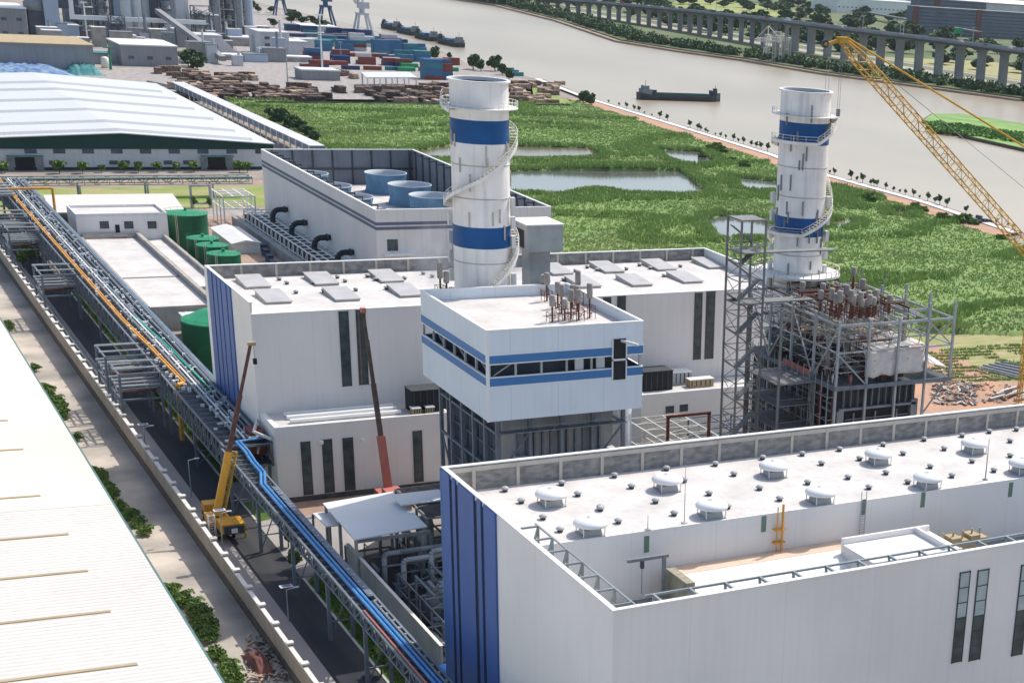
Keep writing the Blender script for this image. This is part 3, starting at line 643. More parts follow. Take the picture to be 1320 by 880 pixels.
for (px, py, w_, d_, h_, mt, nm, lab) in ((549, 527, 6.5, 4, 4.2, 'dark', 'equipment_enclosure', 'black equipment box on the left annex roof beside the boiler house'), (843, 500, 6.5, 4, 4, 'dark', 'equipment_enclosure', 'black equipment box on the right annex roof beside the boiler house'),
      (873, 493, 5, 3, 2.6, 'cont_white', 'air_handler', 'pale blue grey cooling unit on the right annex roof'), (902, 497, 5.5, 2, 1.6, 'tan', 'equipment_tank', 'small beige tank unit on the right annex roof'), (540, 534, 2.4, 1.5, 1.2, 'tan', 'air_handler', 'left one of two small beige units on the left annex roof'), (552, 533, 2.4, 1.5, 1.2, 'tan', 'air_handler', 'right one of two small beige units on the left annex roof')):
    X, Y = G(px, py, 14); Y = min(max(Y, 287), 292.5); t = thing(nm, lab, 'equipment', (X, Y, 13.95))
    MB().box(X-w_/2, X+w_/2, Y-d_/2, Y+d_/2, 13.97, 13.95+h_).build('casing', mt, t)
    m = MB()
    for k in range(5): m.box(X-w_/2+.3+k*w_/5.2, X-w_/2+.3+k*w_/5.2+.2, Y-d_/2-.08, Y-d_/2-.003, 14.3, 13.8+h_)
    m.build('louvre', 'darksteel', t); MB().box(X-w_/2-.1, X+w_/2+.1, Y-d_/2-.1, Y+d_/2+.1, 13.953+h_, 14.1+h_).build('lid', 'darksteel' if mt == 'dark' else 'white', t)
for px, py in ((328+85, 563+6), (467, 566), (493, 563)):
    X, z = OY(px, py, 285); tag(MB().lathe((X, 284.6, z), [(.45, -.3), (.45, .3)], 10).build('wall_lamp', 'white'), 'round white lamp on the front wall of the left annex', 'lamp', 'round lamps on the left annex wall')
# ---- boiler house of unit one
U = thing('boiler_house', 'tall white boiler house with two blue bands raised on steel columns', 'boiler house', (82, 222, 0))
a0, a1, b0, b1, zt, zr = 82.3, 107.4, 221.6, 250.7, 45.0, 43.4
def bandring(z0, z1, o, mat, nm):
    m = MB(); m.box(a0-o, a1+o, b0-o, b0+.3, z0, z1).box(a0-o, a0+.3, b0+.3, b1+o, z0, z1).box(a1-.3, a1+o, b0+.3, b1+o, z0, z1).box(a0+.3, a1-.3, b1-.3, b1+o, z0, z1); return m.build(nm, mat, U)
bandring(31.3, 36.6, 0, 'clad_cool', 'wall'); bandring(36.6, 38.0, .03, 'bandblue', 'blue_band'); bandring(40.0, 41.4, .03, 'bandblue', 'blue_band'); bandring(41.4, zt, 0, 'clad_cool', 'wall')
for z in (36.6, 38.0, 40.0, 41.4): bandring(z-.08, z+.08, .07, 'white', 'trim')
MB().box(a0+.3, a1-.3, b0+.3, b1-.3, zr-.4, zr).build('roof', 'roof', U)
m = MB().box(a0-.1, a1+.1, b0-.1, b0+.35, zt, zt+.2).box(a0-.1, a0+.35, b0+.35, b1-.4, zt, zt+.2).box(a1-.35, a1+.1, b0+.35, b1-.4, zt, zt+.2).box(a0-.1, a1+.1, b1-.4, b1+.1, zt, zt+.2)
m.box(a0-.12, a0-.02, b0-.12, b0+.3, 31.3, zt).box(a0-.02, a0+.3, b0-.12, b0-.02, 31.3, zt); m.build('trim', 'white', U)
MB().box(a0+.4, a1-.4, b0+.4, b1-.4, 31.6, 32).build('floor', 'darksteel', U)
MB().box(a0+2.5, a1-2.5, b0+2.5, b1-2.5, 32, 42.6).build('casing', 'factdark', U)
m = MB()
for k in range(7):
    x = a0+.4+k*(a1-a0-.8)/6; m.box(x-.15, x+.15, b0+.1, b0+.4, 38.08, 39.92)
    y = b0+.4+k*(b1-b0-.8)/6; m.box(a0+.1, a0+.4, y-.15, y+.15, 38.08, 39.92); m.box(a1-.4, a1-.1, y-.15, y+.15, 38.08, 39.92)
for k in (0, 2, 4): y = b0+.4+k*(b1-b0-.8)/6; m.beam((a0+.5, y, 38.2), (a0+.5, y+4, 39.9), .15)
m.beam((a0+1, b0+.5, 38.1), (a0+4, b0+.5, 39.9), .15); m.beam((a1-5, b0+.5, 38.1), (a1-4, b0+.5, 39.9), .15)
m.each('mullion', 'steellight', U)
m = MB()
for x in (a0+14, a0+17.5): m.box(x, x+1.4, b0+.45, b0+.6, 38.1, 39.9)
m.each('light_panel', 'cont_white', U)
X, z = OY(798, 436, b0); m = MB().box(X-1.0, X+1.1, b0-.14, b0-.035, 36.2, 42.6); m.build('hoist_opening', 'dark', U)
m = MB().box(X-1.2, X-1, b0-.2, b0-.04, 36.2, 42.6).box(X+1.1, X+1.3, b0-.2, b0-.04, 36.2, 42.6).box(X-1.2, X+1.3, b0-.2, b0-.04, 39.2, 39.5); m.beam((X, b0+1, 42.3), (X+1.6, b0-3.4, 42.3), .35); m.build('hoist_beam', 'offwhite', U)
# frame and casing below the cladding
def leg(x, y, z0, z1, w=.55, mat='galv', nm='leg', par=U): return MB().box(x-w/2, x+w/2, y-w/2, y+w/2, z0, z1).build(nm, mat, par)
cx = [a0+2.2+k*(a1-a0-4.4)/4 for k in range(5)]; cy = [b0+2.2+k*(b1-b0-4)/5 for k in range(6)]
for i, x in enumerate(cx):
    for j, y in enumerate(cy):
        if i in (0, 4) or j in (0, 5): leg(x, y, 0, 31.3)
m = MB()
for z in (30.6, 28.4, 22, 15, 8):
    m.box(cx[0], cx[-1], cy[0]-.2, cy[0]+.2, z, z+.35).box(cx[0]-.2, cx[0]+.2, cy[0]+.2, cy[-1], z, z+.35).box(cx[-1]-.2, cx[-1]+.2, cy[0]+.2, cy[-1], z, z+.35)
for i in range(4): m.beam((cx[i], cy[0], 22), (cx[i+1], cy[0], 28.4), .25) if i in (0, 3) else None
for j in (0, 2, 4): m.beam((cx[0], cy[j], 15), (cx[0], cy[j+1], 22), .25)
m.build('girder', 'galv', U)
m = MB()
for k in range(9): x = cx[0]+1+k*2.5; m.beam((x, b0+.6, 29.2), (x, b0+.6, 30.3), .08)
m.beam((cx[0], b0+.6, 29.8), (cx[-1], b0+.6, 29.8), .08); m.box(cx[0], cx[-1], b0+.4, b0+2, 28.95, 29.05); m.build('walkway', 'steel', U)
MB().box(cx[0]+1.2, cx[-1]-1.2, cy[0]+1.2, cy[-1]-1, 2, 30.5).build('boiler_casing', 'wallgrey', U)
m = MB()
for k in range(11):
    x = cx[0]+3.4+k*1.35; m.box(x, x+.3, cy[0]+.6, cy[0]+1.19, 24, 28); m.box(x, x+.3, cy[0]-.2, cy[0]+.2, 19, 23.5)
for z in (23.6, 18.6): m.box(cx[0]+3, cx[0]+18.4, cy[0]-.6, cy[0]+.9, z, z+.3)
for k in range(16): y = cy[0]+2+k*1.5; m.box(cx[0]+.7, cx[0]+1.19, y, y+.15, 3, 30)
for z in range(4, 30, 3): m.box(cx[0]+.5, cx[0]+1.1, cy[0]+2, cy[-1]-2, z, z+.2)
m.build('casing_stiffener', 'galv', U)
for xx in (cx[0]+3, cx[0]+17): MB().box(xx, xx+2.4, cy[0]-.9, cy[0]+1.1, 19, 24.6).build('casing_panel', 'cont_white', U)
tag(MB().lathe((112.2, 238, 0), [(1.15, 0), (1.15, 31)], 16).build('vent_duct', 'cont_white', smooth=True), 'tall pale round duct standing behind the right edge of the boiler house', 'duct')
# vent box beside the chimney
D = thing('duct_hood', 'grey square duct hood beside the left chimney', 'duct', (104, 262, 0))
dx0, dx1 = 102.8, 109.5
MB().box(dx0+1.6, dx1-1.4, 259.8, 263.4, 0, 49.2).build('duct', 'steellight', D); MB().box(dx0+.3, dx1, 257.5, 264.5, 49.2, 53.6).build('hood', 'steellight', D); MB().box(dx0+.1, dx1+.2, 257.3, 264.7, 53.6, 53.8).build('lid', 'offwhite', D)
MB().box(dx0+.22, dx0+.297, 259, 263.2, 49.6, 52.6).build('louvre', 'dark', D)
# ---- chimneys with winding stairs
def chimney(lab, cxx, cyy, rr, zb, ztop, bands, turns, dark):
    t = thing('chimney', lab, 'chimney', (cxx, cyy, 0)); c = (cxx, cyy, 0); zs = sorted({zb, ztop-.01}|{z for b in bands for z in b}); n = 40
    for z0, z1 in zip(zs[:-1], zs[1:]):
        blue = any(b[0]-.01 <= z0 and z1 <= b[1]+.01 for b in bands)
        MB().lathe(c, [(rr+(.02 if blue else 0), z0), (rr+(.02 if blue else 0), z1)], n, close=False).build('blue_band' if blue else 'shaft', 'stackblue' if blue else 'stackwhite', t, smooth=True)
    MB().lathe(c, [(rr*1.0, 0), (rr*1.0, zb)], n).build('shaft_base', 'wallgrey', t, smooth=True)
    m = MB().lathe(c, [(rr, ztop-.02), (rr+.35, ztop), (rr+.35, ztop+.25), (rr-.2, ztop+.25), (rr-.2, ztop-.3)], n, close=False); m.build('rim', 'white', t, smooth=False); MB().lathe(c, [(rr-.2, ztop-.3), (rr-.3, ztop-7)], n, close=False).build('lining', 'dark', t)
    MB().lathe(c, [(.001, ztop-6), (rr-.3, ztop-6)], n, close=False).build('flue', 'dark', t)
    m = MB()
    for z in [zz for zz in (zb+1.5+k*5.2 for k in range(int((ztop-zb)/5.2))) if not any(b[0]-.3 < zz < b[1]+.3 for b in bands)]: m.lathe(c, [(rr+.0, z), (rr+.07, z+.05), (rr+.07, z+.17), (rr, z+.22)], n, close=False)
    m.each('joint_ring', 'concpost', t)
    m = MB(); rnd = random.Random(dark)
    for k in range(46 if dark else 26):
        z = rnd.uniform(zb+1, ztop-4); a = rnd.uniform(2.4, 6.4); q = rr+.12; m.beam((cxx+q*math.cos(a), cyy+q*math.sin(a), z), (cxx+q*math.cos(a), cyy+q*math.sin(a), z+rnd.uniform(1.5, 3)), .22)
    m.each('stiffener', 'steel' if dark else 'concpost', t)
    m = MB()
    for s in (-1, 1):
        for k in range(10):
            a0_ = -.62+(0 if s > 0 else math.pi+.05); z = zb+3+k*3.1; q = rr+.55; a_ = a0_+.0; m.box(cxx+q*math.cos(a_)-.35, cxx+q*math.cos(a_)+.35, cyy+q*math.sin(a_)-.35, cyy+q*math.sin(a_)+.35, z, z+2.0)
    m.each('bracket_box', 'offwhite', t)
    # winding stair
    tr, rl_, st_ = MB(), MB(), MB(); R0, R1 = rr+.15, rr+1.35; prev = None
    for (ang0, z0, ang1, z1) in turns:
        nn = max(2, int(abs(z1-z0)/.34)) if abs(z1-z0) > .1 else max(2, int(abs(ang1-ang0)/.12))
        for k in range(nn):
            f0, f1 = k/nn, (k+1)/nn; a = ang0+(ang1-ang0)*f0; b = ang0+(ang1-ang0)*f1; z = z0+(z1-z0)*f0; zn = z0+(z1-z0)*f1
            P = lambda q, g, h: (cxx+q*math.cos(g), cyy+q*math.sin(g), h)
            if b < a: a, b = b, a
            tr.hexa([P(R0, a, z), P(R1, a, z), P(R1, b, z), P(R0, b, z), P(R0, a, z+.08), P(R1, a, z+.08), P(R1, b, z+.08), P(R0, b, z+.08)])
            a = ang0+(ang1-ang0)*f0; b = ang0+(ang1-ang0)*f1
            st_.beam(P(R1, a, z-.15), P(R1, b, zn-.15), .06, .55)
            rl_.beam(P(R1, a, z+1.1), P(R1, b, zn+1.1), .07); rl_.beam(P(R1, a, z+.6), P(R1, b, zn+.6), .04)
            if k % 3 == 0: rl_.beam(P(R1, a, z), P(R1, a, z+1.1), .06)
    tr.build('stair', 'tanpale', t); st_.build('stringer', 'stackwhite', t); rl_.build('handrail', 'stackwhite', t)
    # top gallery
    m = MB(); zg = ztop-4.0; m.lathe(c, [(rr+.05, zg), (rr+1.5, zg), (rr+1.5, zg+.12), (rr+.05, zg+.12)], n, close=False); m.build('gallery', 'offwhite', t)
    m = MB()
    for k in range(n):
        a = 2*math.pi*k/n; b = 2*math.pi*(k+1)/n
        for h_ in (.6, 1.15): m.beam((cxx+(rr+1.45)*math.cos(a), cyy+(rr+1.45)*math.sin(a), zg+h_), (cxx+(rr+1.45)*math.cos(b), cyy+(rr+1.45)*math.sin(b), zg+h_), .05)
        m.beam((cxx+(rr+1.45)*math.cos(a), cyy+(rr+1.45)*math.sin(a), zg), (cxx+(rr+1.45)*math.cos(a), cyy+(rr+1.45)*math.sin(a), zg+1.15), .05)
    m.build('gallery_rail', 'stackwhite', t); return t
mk('tanpale', (.66, .60, .46), .7, var=.15, scale=.8)
fa = math.atan2(-257, -95)  # direction towards the river side viewer
def Z1(y): return HZ(619, y, 95, 257)
def Z2(y): return HZ(1035, y, 153.7, 253)
T1 = [(fa+2.6, 70.8, fa+1.4, 69.6), (fa+1.4-2*math.pi+2*math.pi, 69.6, fa+1.25, 69.5)]
chimney('left chimney with two blue bands rising behind the white boiler house', 95, 257, 4.62, 26, 76.8,
        [(Z1(182), Z1(152)), (Z1(315), Z1(288))],
        [(fa-.9, 72.4, fa-1.9, Z1(128)), (fa+2.6, Z1(160), fa+1.45, Z1(178)), (fa+1.45, Z1(178), fa-.0, Z1(225)), (fa-.0, Z1(225), fa-1.5, Z1(262)), (fa-1.5, Z1(262), fa-3.6, Z1(285)), (fa+2.65, Z1(285), fa+1.4, Z1(318)), (fa+1.4, Z1(318), fa+.1, Z1(368))], 0)
chimney('right chimney with two blue bands beside the yellow crane boom', 153.7, 253, 4.5, 26, 76.8,
        [(Z2(184), Z2(156)), (Z2(301), Z2(277))],
        [(fa+2.2, 71.5, fa+1.5, Z2(150)), (fa+1.5, Z2(150), fa+.25, Z2(180)), (fa+.25, Z2(180), fa-1.5, Z2(180)), (fa-1.5, Z2(180), fa-3.6, Z2(205)), (fa+2.6, Z2(205), fa+1.5, Z2(262)), (fa+1.5, Z2(262), fa-.1, Z2(297)), (fa-.1, Z2(297), fa-1.6, Z2(299)), (fa-1.6, Z2(299), fa-2.4, Z2(318))], 3)
m = MB().lathe((153.7, 253, 44.6), [(4.6, 0), (8, 0), (8, .4), (4.6, .4)], 32, close=False); tg = tag(m.build('ring_platform', 'offwhite'), 'white ring platform around the foot of the right chimney', 'platform')
m = MB()
for k in range(32):
    a = 2*math.pi*k/32; b = a+2*math.pi/32; m.beam((153.7+7.9*math.cos(a), 253+7.9*math.sin(a), 46), (153.7+7.9*math.cos(b), 253+7.9*math.sin(b), 46), .1); m.beam((153.7+7.9*math.cos(a), 253+7.9*math.sin(a), 45), (153.7+7.9*math.cos(a), 253+7.9*math.sin(a), 46), .1)
rr_ = m.build('guard_rail', 'tanpale'); rr_.parent = tg
# ---- steam vents on the boiler roofs
def silencer():
    t = thing('vent_silencer', '', 'steam vent', (0, 0, 0), '')
    MB().lathe((0, 0, 3.4), [(.5, 0), (.62, .15), (.62, 2.3), (.5, 2.5)], 12).build('silencer', 'tan_grey', t, smooth=True)
    MB().lathe((0, 0, 0), [(.22, 0), (.22, 3.4)], 8).build('riser', 'rust', t)
    m = MB()
    for sx in (-1, 1):
        for sy in (-1, 1): m.beam((sx*.9, sy*.9, 0), (sx*.9, sy*.9, 2.2), .1)
    for z in (1.1, 2.15):
        m.beam((-.9, -.9, z), (.9, -.9, z), .08); m.beam((-.9, .9, z), (.9, .9, z), .08); m.beam((-.9, -.9, z), (-.9, .9, z), .08); m.beam((.9, -.9, z), (.9, .9, z), .08)
    m.beam((-.9, -.9, 0), (.9, -.9, 2.1), .07); m.build('support_frame', 'redsteel', t); return t
mk('tan_grey', (.33, .30, .27), .7, var=.25, scale=.8, streak=.3)
s0 = silencer(); first = True
for (x, y, h, z, g) in [(719, 397, 1.0, zr, 1), (724, 404, 1.1, zr, 1), (745, 392, 1.3, zr, 1), (738, 397, .9, zr, 1), (744, 402, 1, zr, 1), (736, 411, 1.1, zr, 1), (746, 413, 1.15, zr, 1), (712, 415, 1.0, zr, 1), (760, 410, 1.3, zr, 1), (728, 413, .8, zr, 1), (705, 388, 1.1, zr, 1), (700, 380, .8, zr, 1), (568, 384, 1.3, zr, 1), (576, 384, 1.0, zr, 1)]:
    X, Y = G(x, y, z); X = min(X, a1-1.5); lab = 'grey steam vent silencer on red stand on the white boiler house roof'
    o = s0 if first else dup(s0); first = False
    o.location = (X, Y, z); o.scale = (.75, .75, h*.72); o['label'] = lab; o['group'] = 'steam vents on the white boiler house'
s3_ = s0
mk('tan_grey2', (.40, .37, .33), .7, var=.25, scale=.8)
mk('steelpale2', (.36, .37, .37), .7, var=.3, scale=.8)
# ================================================================ UNIT TWO: unfinished boiler house
V = thing('steel_boiler_frame', 'unfinished boiler house of bare grey steel with white tarpaulins', 'boiler frame', (143, 222, 0))
p0, p1, q0, q1, zd = 143.5, 162.0, 221.6, 252, 31.6
MB().box(p0+1.2, p1-.8, q0+1.5, q1, 2, zd-.4).build('boiler_casing', 'glassunder', V)
MB().box(p0-.3, p1+5.5, q0-.2, q1, zd-.4, zd).build('deck', 'darksteel', V)
MB().box(p0-.5, p1+5.6, q0-.5, q0-.2, zd-.5, zd+.2).box(p0-.6, p0-.3, q0-.2, q1, zd-.5, zd+.2).build('edge_beam', 'galv', V)
ztp = 43.2
colsF = [p0+k*(p1-p0)/3 for k in range(4)]+[p1+5.4]; colsY = [q0+k*(q1-q0)/4 for k in range(5)]
for i, x in enumerate(colsF):
    for j, y in enumerate(colsY):
        if i in (0, 3, 4) or j in (0, 4): leg(x, y, zd if i == 4 else 0, ztp+(2 if i >= 3 and j < 3 else -.2), .38, 'steellight', 'column', V)
for z in (ztp-1.2, 37.4):
    for j, y in enumerate(colsY): 
        m = MB().box(colsF[0], colsF[-1], y-.13, y+.13, z, z+.4 if z > 40 else z+.25); m.build('beam', 'steellight', V)
    for x in colsF: MB().box(x-.11, x+.11, q0, q1, z+.02, z+.36 if z > 40 else z+.22).build('beam', 'steellight', V)
m = MB()
for k in range(10): x = p0+1+k*1.9; m.beam((x, q0+1, ztp-.5), (x, q1, ztp-.5), .22)
m.build('roof_joist', 'steellight', V)
m = MB(); br = [((colsF[0], q0, 37.4), (colsF[1], q0, zd)), ((colsF[3], q0, 42), (colsF[4], q0, 37.4)), ((colsF[4], q0, 42), (colsF[4], colsY[1], 36))]
for j in range(4): br.append(((p0, colsY[j], zd if j % 2 else 42), (p0, colsY[j+1], 42 if j % 2 else zd)))
for i in range(3): br.append(((colsF[i], q0, 42), (colsF[i+1], colsY[1], 42)))
br.append(((p1, q0+.2, 25), (p1+5, q0+.2, zd-.5)))
for a, b in br: m.beam(a, b, .22)
m.build('brace', 'steellight', V)
m = MB()
for k in range(12): y = q0+1.5+k*2.4; m.box(p0+.9, p0+1.19, y, y+.2, 2, zd-.5)
for z in (5, 11, 17, 23, 28): m.box(p0+.6, p0+1.1, q0+1.5, q1, z, z+.3); m.box(p0, p0+.4, q0, q1, z-1, z-.7)
for k in range(11): x = p0+2.4+k*1.45; m.box(x, x+.12, q0+.9, q0+1.49, 27.5, zd-.5)
m.box(p0+1.4, p1-1, q0+.6, q0+1.3, 27.1, 27.5); m.box(p0+1, p0+2.4, q0+.6, q0+1.4, 8, 27.1); m.box(p1-2, p1-.6, q0+.6, q0+1.4, 8, 28)
for z in (25.3, 24, 22): m.box(p0+3, p1-2.4, q0+.9, q0+1.1, z, z+.15)
for x in (148, 152.5, 157): m.box(x, x+.2, q0+.7, q0+1.0, 12, 26.5)
m.build('casing_stiffener', 'steel', V)
for y in (q0+.2, q0+4.5): MB().box(p0-.2, p0+.3, y, y+.6, 0, zd-.5).build('red_column', 'redsteel', V)
MB().box(p0+2.5, p1-2.2, q0+1.3, q0+1.497, 8, 27.1).build('opening', 'dark', V)
# scaffolding round the sides
m = MB(); rs = random.Random(44)
for k in range(15):
    for z in (2, 6, 10, 14, 18, 22, 26, 30): m.beam((p0-1.6, q0+k*2, z), (p0-1.6, q0+k*2+2, z), .09); m.beam((p0-1.6, q0+k*2, z), (p0-.2, q0+k*2, z), .09)
    m.beam((p0-1.6, q0+k*2, 0), (p0-1.6, q0+k*2, 34), .1)
    if k % 2: m.beam((p0-1.6, q0+k*2, rs.choice((2, 10, 18))), (p0-1.6, q0+k*2+4, rs.choice((14, 22, 30))), .09)
tag(m.build('scaffold', 'steelpale2'), 'grey scaffold standing along the left side of the unfinished frame', 'scaffold')
m = MB()
for z in (33.8, 35.6, 39.2, 40.6):
    for j in range(9): y = q0+1+j*3.4; m.beam((p0, y, z), (p1, y, z), .12)
    for j in range(6): x = p0+1+j*3.4; m.beam((x, q0, z+.1), (x, q1, z+.1), .12)
for j in range(44): x = rs.uniform(p0, p1+4); y = rs.uniform(q0, q1); m.beam((x, y, 37.5), (x+rs.uniform(-2.5, 2.5), y+rs.uniform(-2.5, 2.5), rs.uniform(42, 46)), .12)
tag(m.build('light_steelwork', 'steelpale2'), 'tangle of light grey beams and props inside the top of the unfinished frame', 'steelwork')
m = MB()
for j in range(22): x = rs.uniform(p0+1, p1-1); y = rs.uniform(q0+6, q1-1); m.box(x, x+rs.uniform(1, 3), y, y+rs.uniform(1, 3), 37.9, 38.1+rs.uniform(0, 1.2))
for o_ in m.each('plank_platform', 'woodpale')[:22]: tag(o_, 'pale plank platform on the middle floor of the unfinished frame', 'platform', 'plank platforms in the unfinished frame')
# deck clutter
m = MB(); rnd = random.Random(5)
for k in range(34):
    x = rnd.uniform(p0+1, p1-2.6); y = q0+1.5+k*.82; s = rnd.uniform(.3, 1.4); m.box(x, x+s, y, y+s*rnd.uniform(.5, 2), zd, zd+rnd.uniform(.3, 2.6))
for o_ in m.each('material_stack', 'rust'): tag(o_, 'rusty brown block of building material on the deck of the unfinished frame', 'building material', 'building material on the unfinished frame')
m = MB()
for k in range(150):
    x = rnd.uniform(p0+1, p1-1); y = rnd.uniform(q0+2, q1-1); z = rnd.choice((zd, zd+2, zd+4, 37.8, 41)); m.beam((x, y, z), (x+rnd.uniform(-.3, .3), y+rnd.uniform(-3, 3), z+rnd.uniform(1, 5)), .09)
tag(m.build('scaffold', 'steellight'), 'tangle of scaffold poles inside the unfinished boiler frame', 'scaffold')
m = MB()
for k in range(70):
    x = rnd.uniform(p0+1, p1-1); y = rnd.uniform(q0+3, q1-1); z = rnd.choice((36.2, 38.4, 42.9, 43.6, 44.2)); h_ = rnd.choice(((rnd.uniform(3, 9), 0), (0, rnd.uniform(3, 10)))); m.tube((x, y, z), (min(x+h_[0], p1), min(y+h_[1], q1), z), rnd.uniform(.1, .28), 6); m.tube((x, y, z), (x, y, z-rnd.uniform(1, 5)), .1, 5)
tag(m.build('pipework', 'rust'), 'dense rusty brown pipework threaded through the top of the unfinished frame', 'pipes')
for k in range(8): leg(rnd.uniform(p0+3, p1-2), rnd.uniform(q0+4, q1-2), zd, 42.5, .6, 'tan_grey2', 'drum_riser', V)
MB().tube((p0+4, q0+14, 34), (p0+4, q1-2, 34), 1.5, 14).build('steam_drum', 'darksteel', V); MB().tube((p0+10, q0+14, 35), (p0+10, q1-2, 35), 1.7, 14).build('steam_drum', 'darksteel', V)
def person(x, y, z, lab, shirt, rz=0.0, arm=.25):
    P_ = [(0, 0, .95), (0, 0, 1.25), (0, 0, 1.46), (0, 0, 1.54), (0, .02, 1.68), (.1, 0, .9), (.12, .02, .5), (.12, -.02, .08), (.12, .1, .04), (-.1, 0, .9), (-.13, .06, .5), (-.13, -.04, .08), (-.13, .08, .04), (.2, 0, 1.42), (.28, .04, 1.15), (.27, arm, .95), (-.2, 0, 1.42), (-.28, .02, 1.15), (-.27, .12, .9)]
    E_ = [(0, 1), (1, 2), (2, 3), (3, 4), (0, 5), (5, 6), (6, 7), (7, 8), (0, 9), (9, 10), (10, 11), (11, 12), (2, 13), (13, 14), (14, 15), (2, 16), (16, 17), (17, 18)]
    R_ = [.15, .16, .13, .06, .11, .1, .07, .05, .05, .1, .07, .05, .05, .07, .05, .04, .07, .05, .04]
    me = bpy.data.meshes.new('person'); me.from_pydata(P_, E_, []); o = bpy.data.objects.new('person', me); COL.objects.link(o); sk_ = o.modifiers.new('skin', 'SKIN'); o.modifiers.new('sub', 'SUBSURF').levels = 1
    for v_, r_ in zip(me.skin_vertices[0].data, R_): v_.radius = (r_, r_)
    me.skin_vertices[0].data[0].use_root = True; me.materials.append(MT[shirt]); o.location = (x, y, z); o.rotation_euler = (0, 0, rz); tag(o, lab, 'person')
    h_ = MB().lathe((0, .02, 1.70), [(.15, 0), (.13, .08), (.07, .13), (.001, .15)], 10).build('safety_helmet', 'crane_red', None); h_.parent = o
person(p0+1.0, q0+2.6, zd, 'worker in white shirt and red helmet standing on the deck of the unfinished frame', 'offwhite', .6)
person(p0+3.4, q0+.6, zd, 'worker in red jacket standing at the front corner of the unfinished deck', 'crane_red', -.4)
def cloth(name, pts, lab, nx=14, nz=6, sag=.35, par=None):
    a, b, c, d = [np.array(p, float) for p in pts]; V_ = []; 
    for i in range(nx+1):
        for j in range(nz+1):
            u, v = i/nx, j/nz; p = (a*(1-u)+b*u)*(1-v)+(d*(1-u)+c*u)*v; q = p+np.array([math.sin(u*19+v*2)*.18, math.cos(u*23)*.3*(v+.2), -sag*math.sin(math.pi*u*3)**2*v]); V_.append(q)
    idx = np.arange((nx+1)*(nz+1)).reshape(nx+1, nz+1); F_ = np.stack([idx[:-1, :-1], idx[1:, :-1], idx[1:, 1:], idx[:-1, 1:]], -1).reshape(-1, 4)
    o = npmesh(name, 'tarp', np.array(V_), F_); sm = o.modifiers.new('thickness', 'SOLIDIFY'); sm.thickness = .06; return tag(o, lab, 'tarpaulin')
yt = q0+.5
cloth('tarpaulin', [(149.5, yt, 37.2), (161.6, yt, 37.6), (161.4, yt-.2, 33.2), (149.5, yt-.2, 33.0)], 'grey white tarpaulin hanging on the front side of the unfinished frame')
cloth('tarpaulin', [(151, yt+.2, 37.5), (162, yt+.2, 37.9), (162, q0+12, 37.9), (151, q0+12, 37.9)], 'white tarpaulin laid flat across the floor of the unfinished frame', 18, 8, .2)
cloth('tarpaulin', [(162.4, yt, 34.5), (167, yt, 33.4), (167, q0+8, 34.5), (162.4, q0+8, 36.6)], 'white tarpaulin slung at the right end of the unfinished frame', 10, 6, 1.2)
MB_ = MB().beam((p0-1.0, q0+16, zd+.9), (p0-.9, q0+7, zd+.9), .1, 1.0); tag(MB_.build('banner', 'crane_red'), 'red banner along the deck rail of the unfinished frame', 'banner')
rnd = random.Random(9); k = 0
for (x, y) in [(1027, 362), (1044, 372), (1060, 358), (1052, 378), (1084, 372), (1090, 366), (1096, 380), (1104, 372), (1106, 342), (1111, 360), (1117, 378), (1119, 372), (1130, 388), (1134, 384), (1128, 376), (1146, 374), (1150, 388), (1142, 392), (1139, 396), (1072, 384), (1035, 382)]:
    X, Y = G(x, y+28, ztp); X = min(max(X, p0+1), p1-1); Y = min(max(Y, q0+2), q1-1)
    o = dup(s0, (X, Y, ztp-.3), None, 'grey steam vent silencer on rusty riser above the unfinished frame', 'steam vents above the unfinished frame'); o.scale = (.8, .8, rnd.uniform(.5, .85))
# ---- stair tower
mk('steelgrey', (.22, .225, .22), .6, metal=.2, var=.25, scale=.6)
T = thing('stair_tower', 'tall lattice steel stair tower between the second hall and the unfinished frame', 'stair tower', (133, 235, 0))
tx0, tx1, ty0, ty1 = 130.4, 135.0, 232.8, 237.6
for x in (tx0, tx1):
    for y in (ty0, ty1): MB().box(x-.15, x+.15, y-.15, y+.15, 0, 58).build('leg', 'steelgrey', T)
m = MB(); fl = MB()
for k in range(19):
    z = 1.5+k*2.9
    for (a, b) in (((tx0, ty0), (tx1, ty0)), ((tx0, ty1), (tx1, ty1)), ((tx0, ty0), (tx0, ty1)), ((tx1, ty0), (tx1, ty1))):
        m.beam((*a, z), (*b, z), .14)
        if z < 52: m.beam((*(a if k % 2 else b), z), (*(b if k % 2 else a), z+2.9), .09)
    if k % 2 and z < 55: fl.beam((tx0+.3, ty0+.5, z), (tx1-.3, ty0+1.5, z+2.9), 1.2, .12)
    elif z < 55: fl.beam((tx1-.3, ty1-.8, z), (tx0+.3, ty1-.8, z+2.9), 1.2, .12)
m.build('bracing', 'steelgrey', T); fl.build('stair_flight', 'steelgrey', T)
m = MB()
for z in (58, 52.6, 44): m.box(tx0, tx1, ty0, ty1, z-.1, z+.1)
m.box(tx1, p0+6, ty0+.5, ty0+2.5, 52.4, 52.6).box(tx1, p0+2, ty0+.5, ty0+3.5, 44, 44.2); m.build('platform', 'steelgrey', T)
m = MB()
for z in (31.4, 27.6, 23.6, 19.4, 15, 10.5): m.box(tx1+.3, p0-.7, ty0-6, ty0+5, z-.15, z)
for x in (tx1+.5, p0-1):
    for y in (ty0-5.7, ty0+4.7): m.box(x-.18, x+.18, y-.18, y+.18, 0, 44 if x < 140 else 31)
for z in (31.4, 27.6, 23.6, 19.4, 15, 10.5):
    m.beam((tx1+.4, ty0-6, z+1.1), (p0-.8, ty0-6, z+1.1), .07); m.beam((tx1+.3, ty0-6, z+1.1), (tx1+.3, ty0+5, z+1.1), .07)
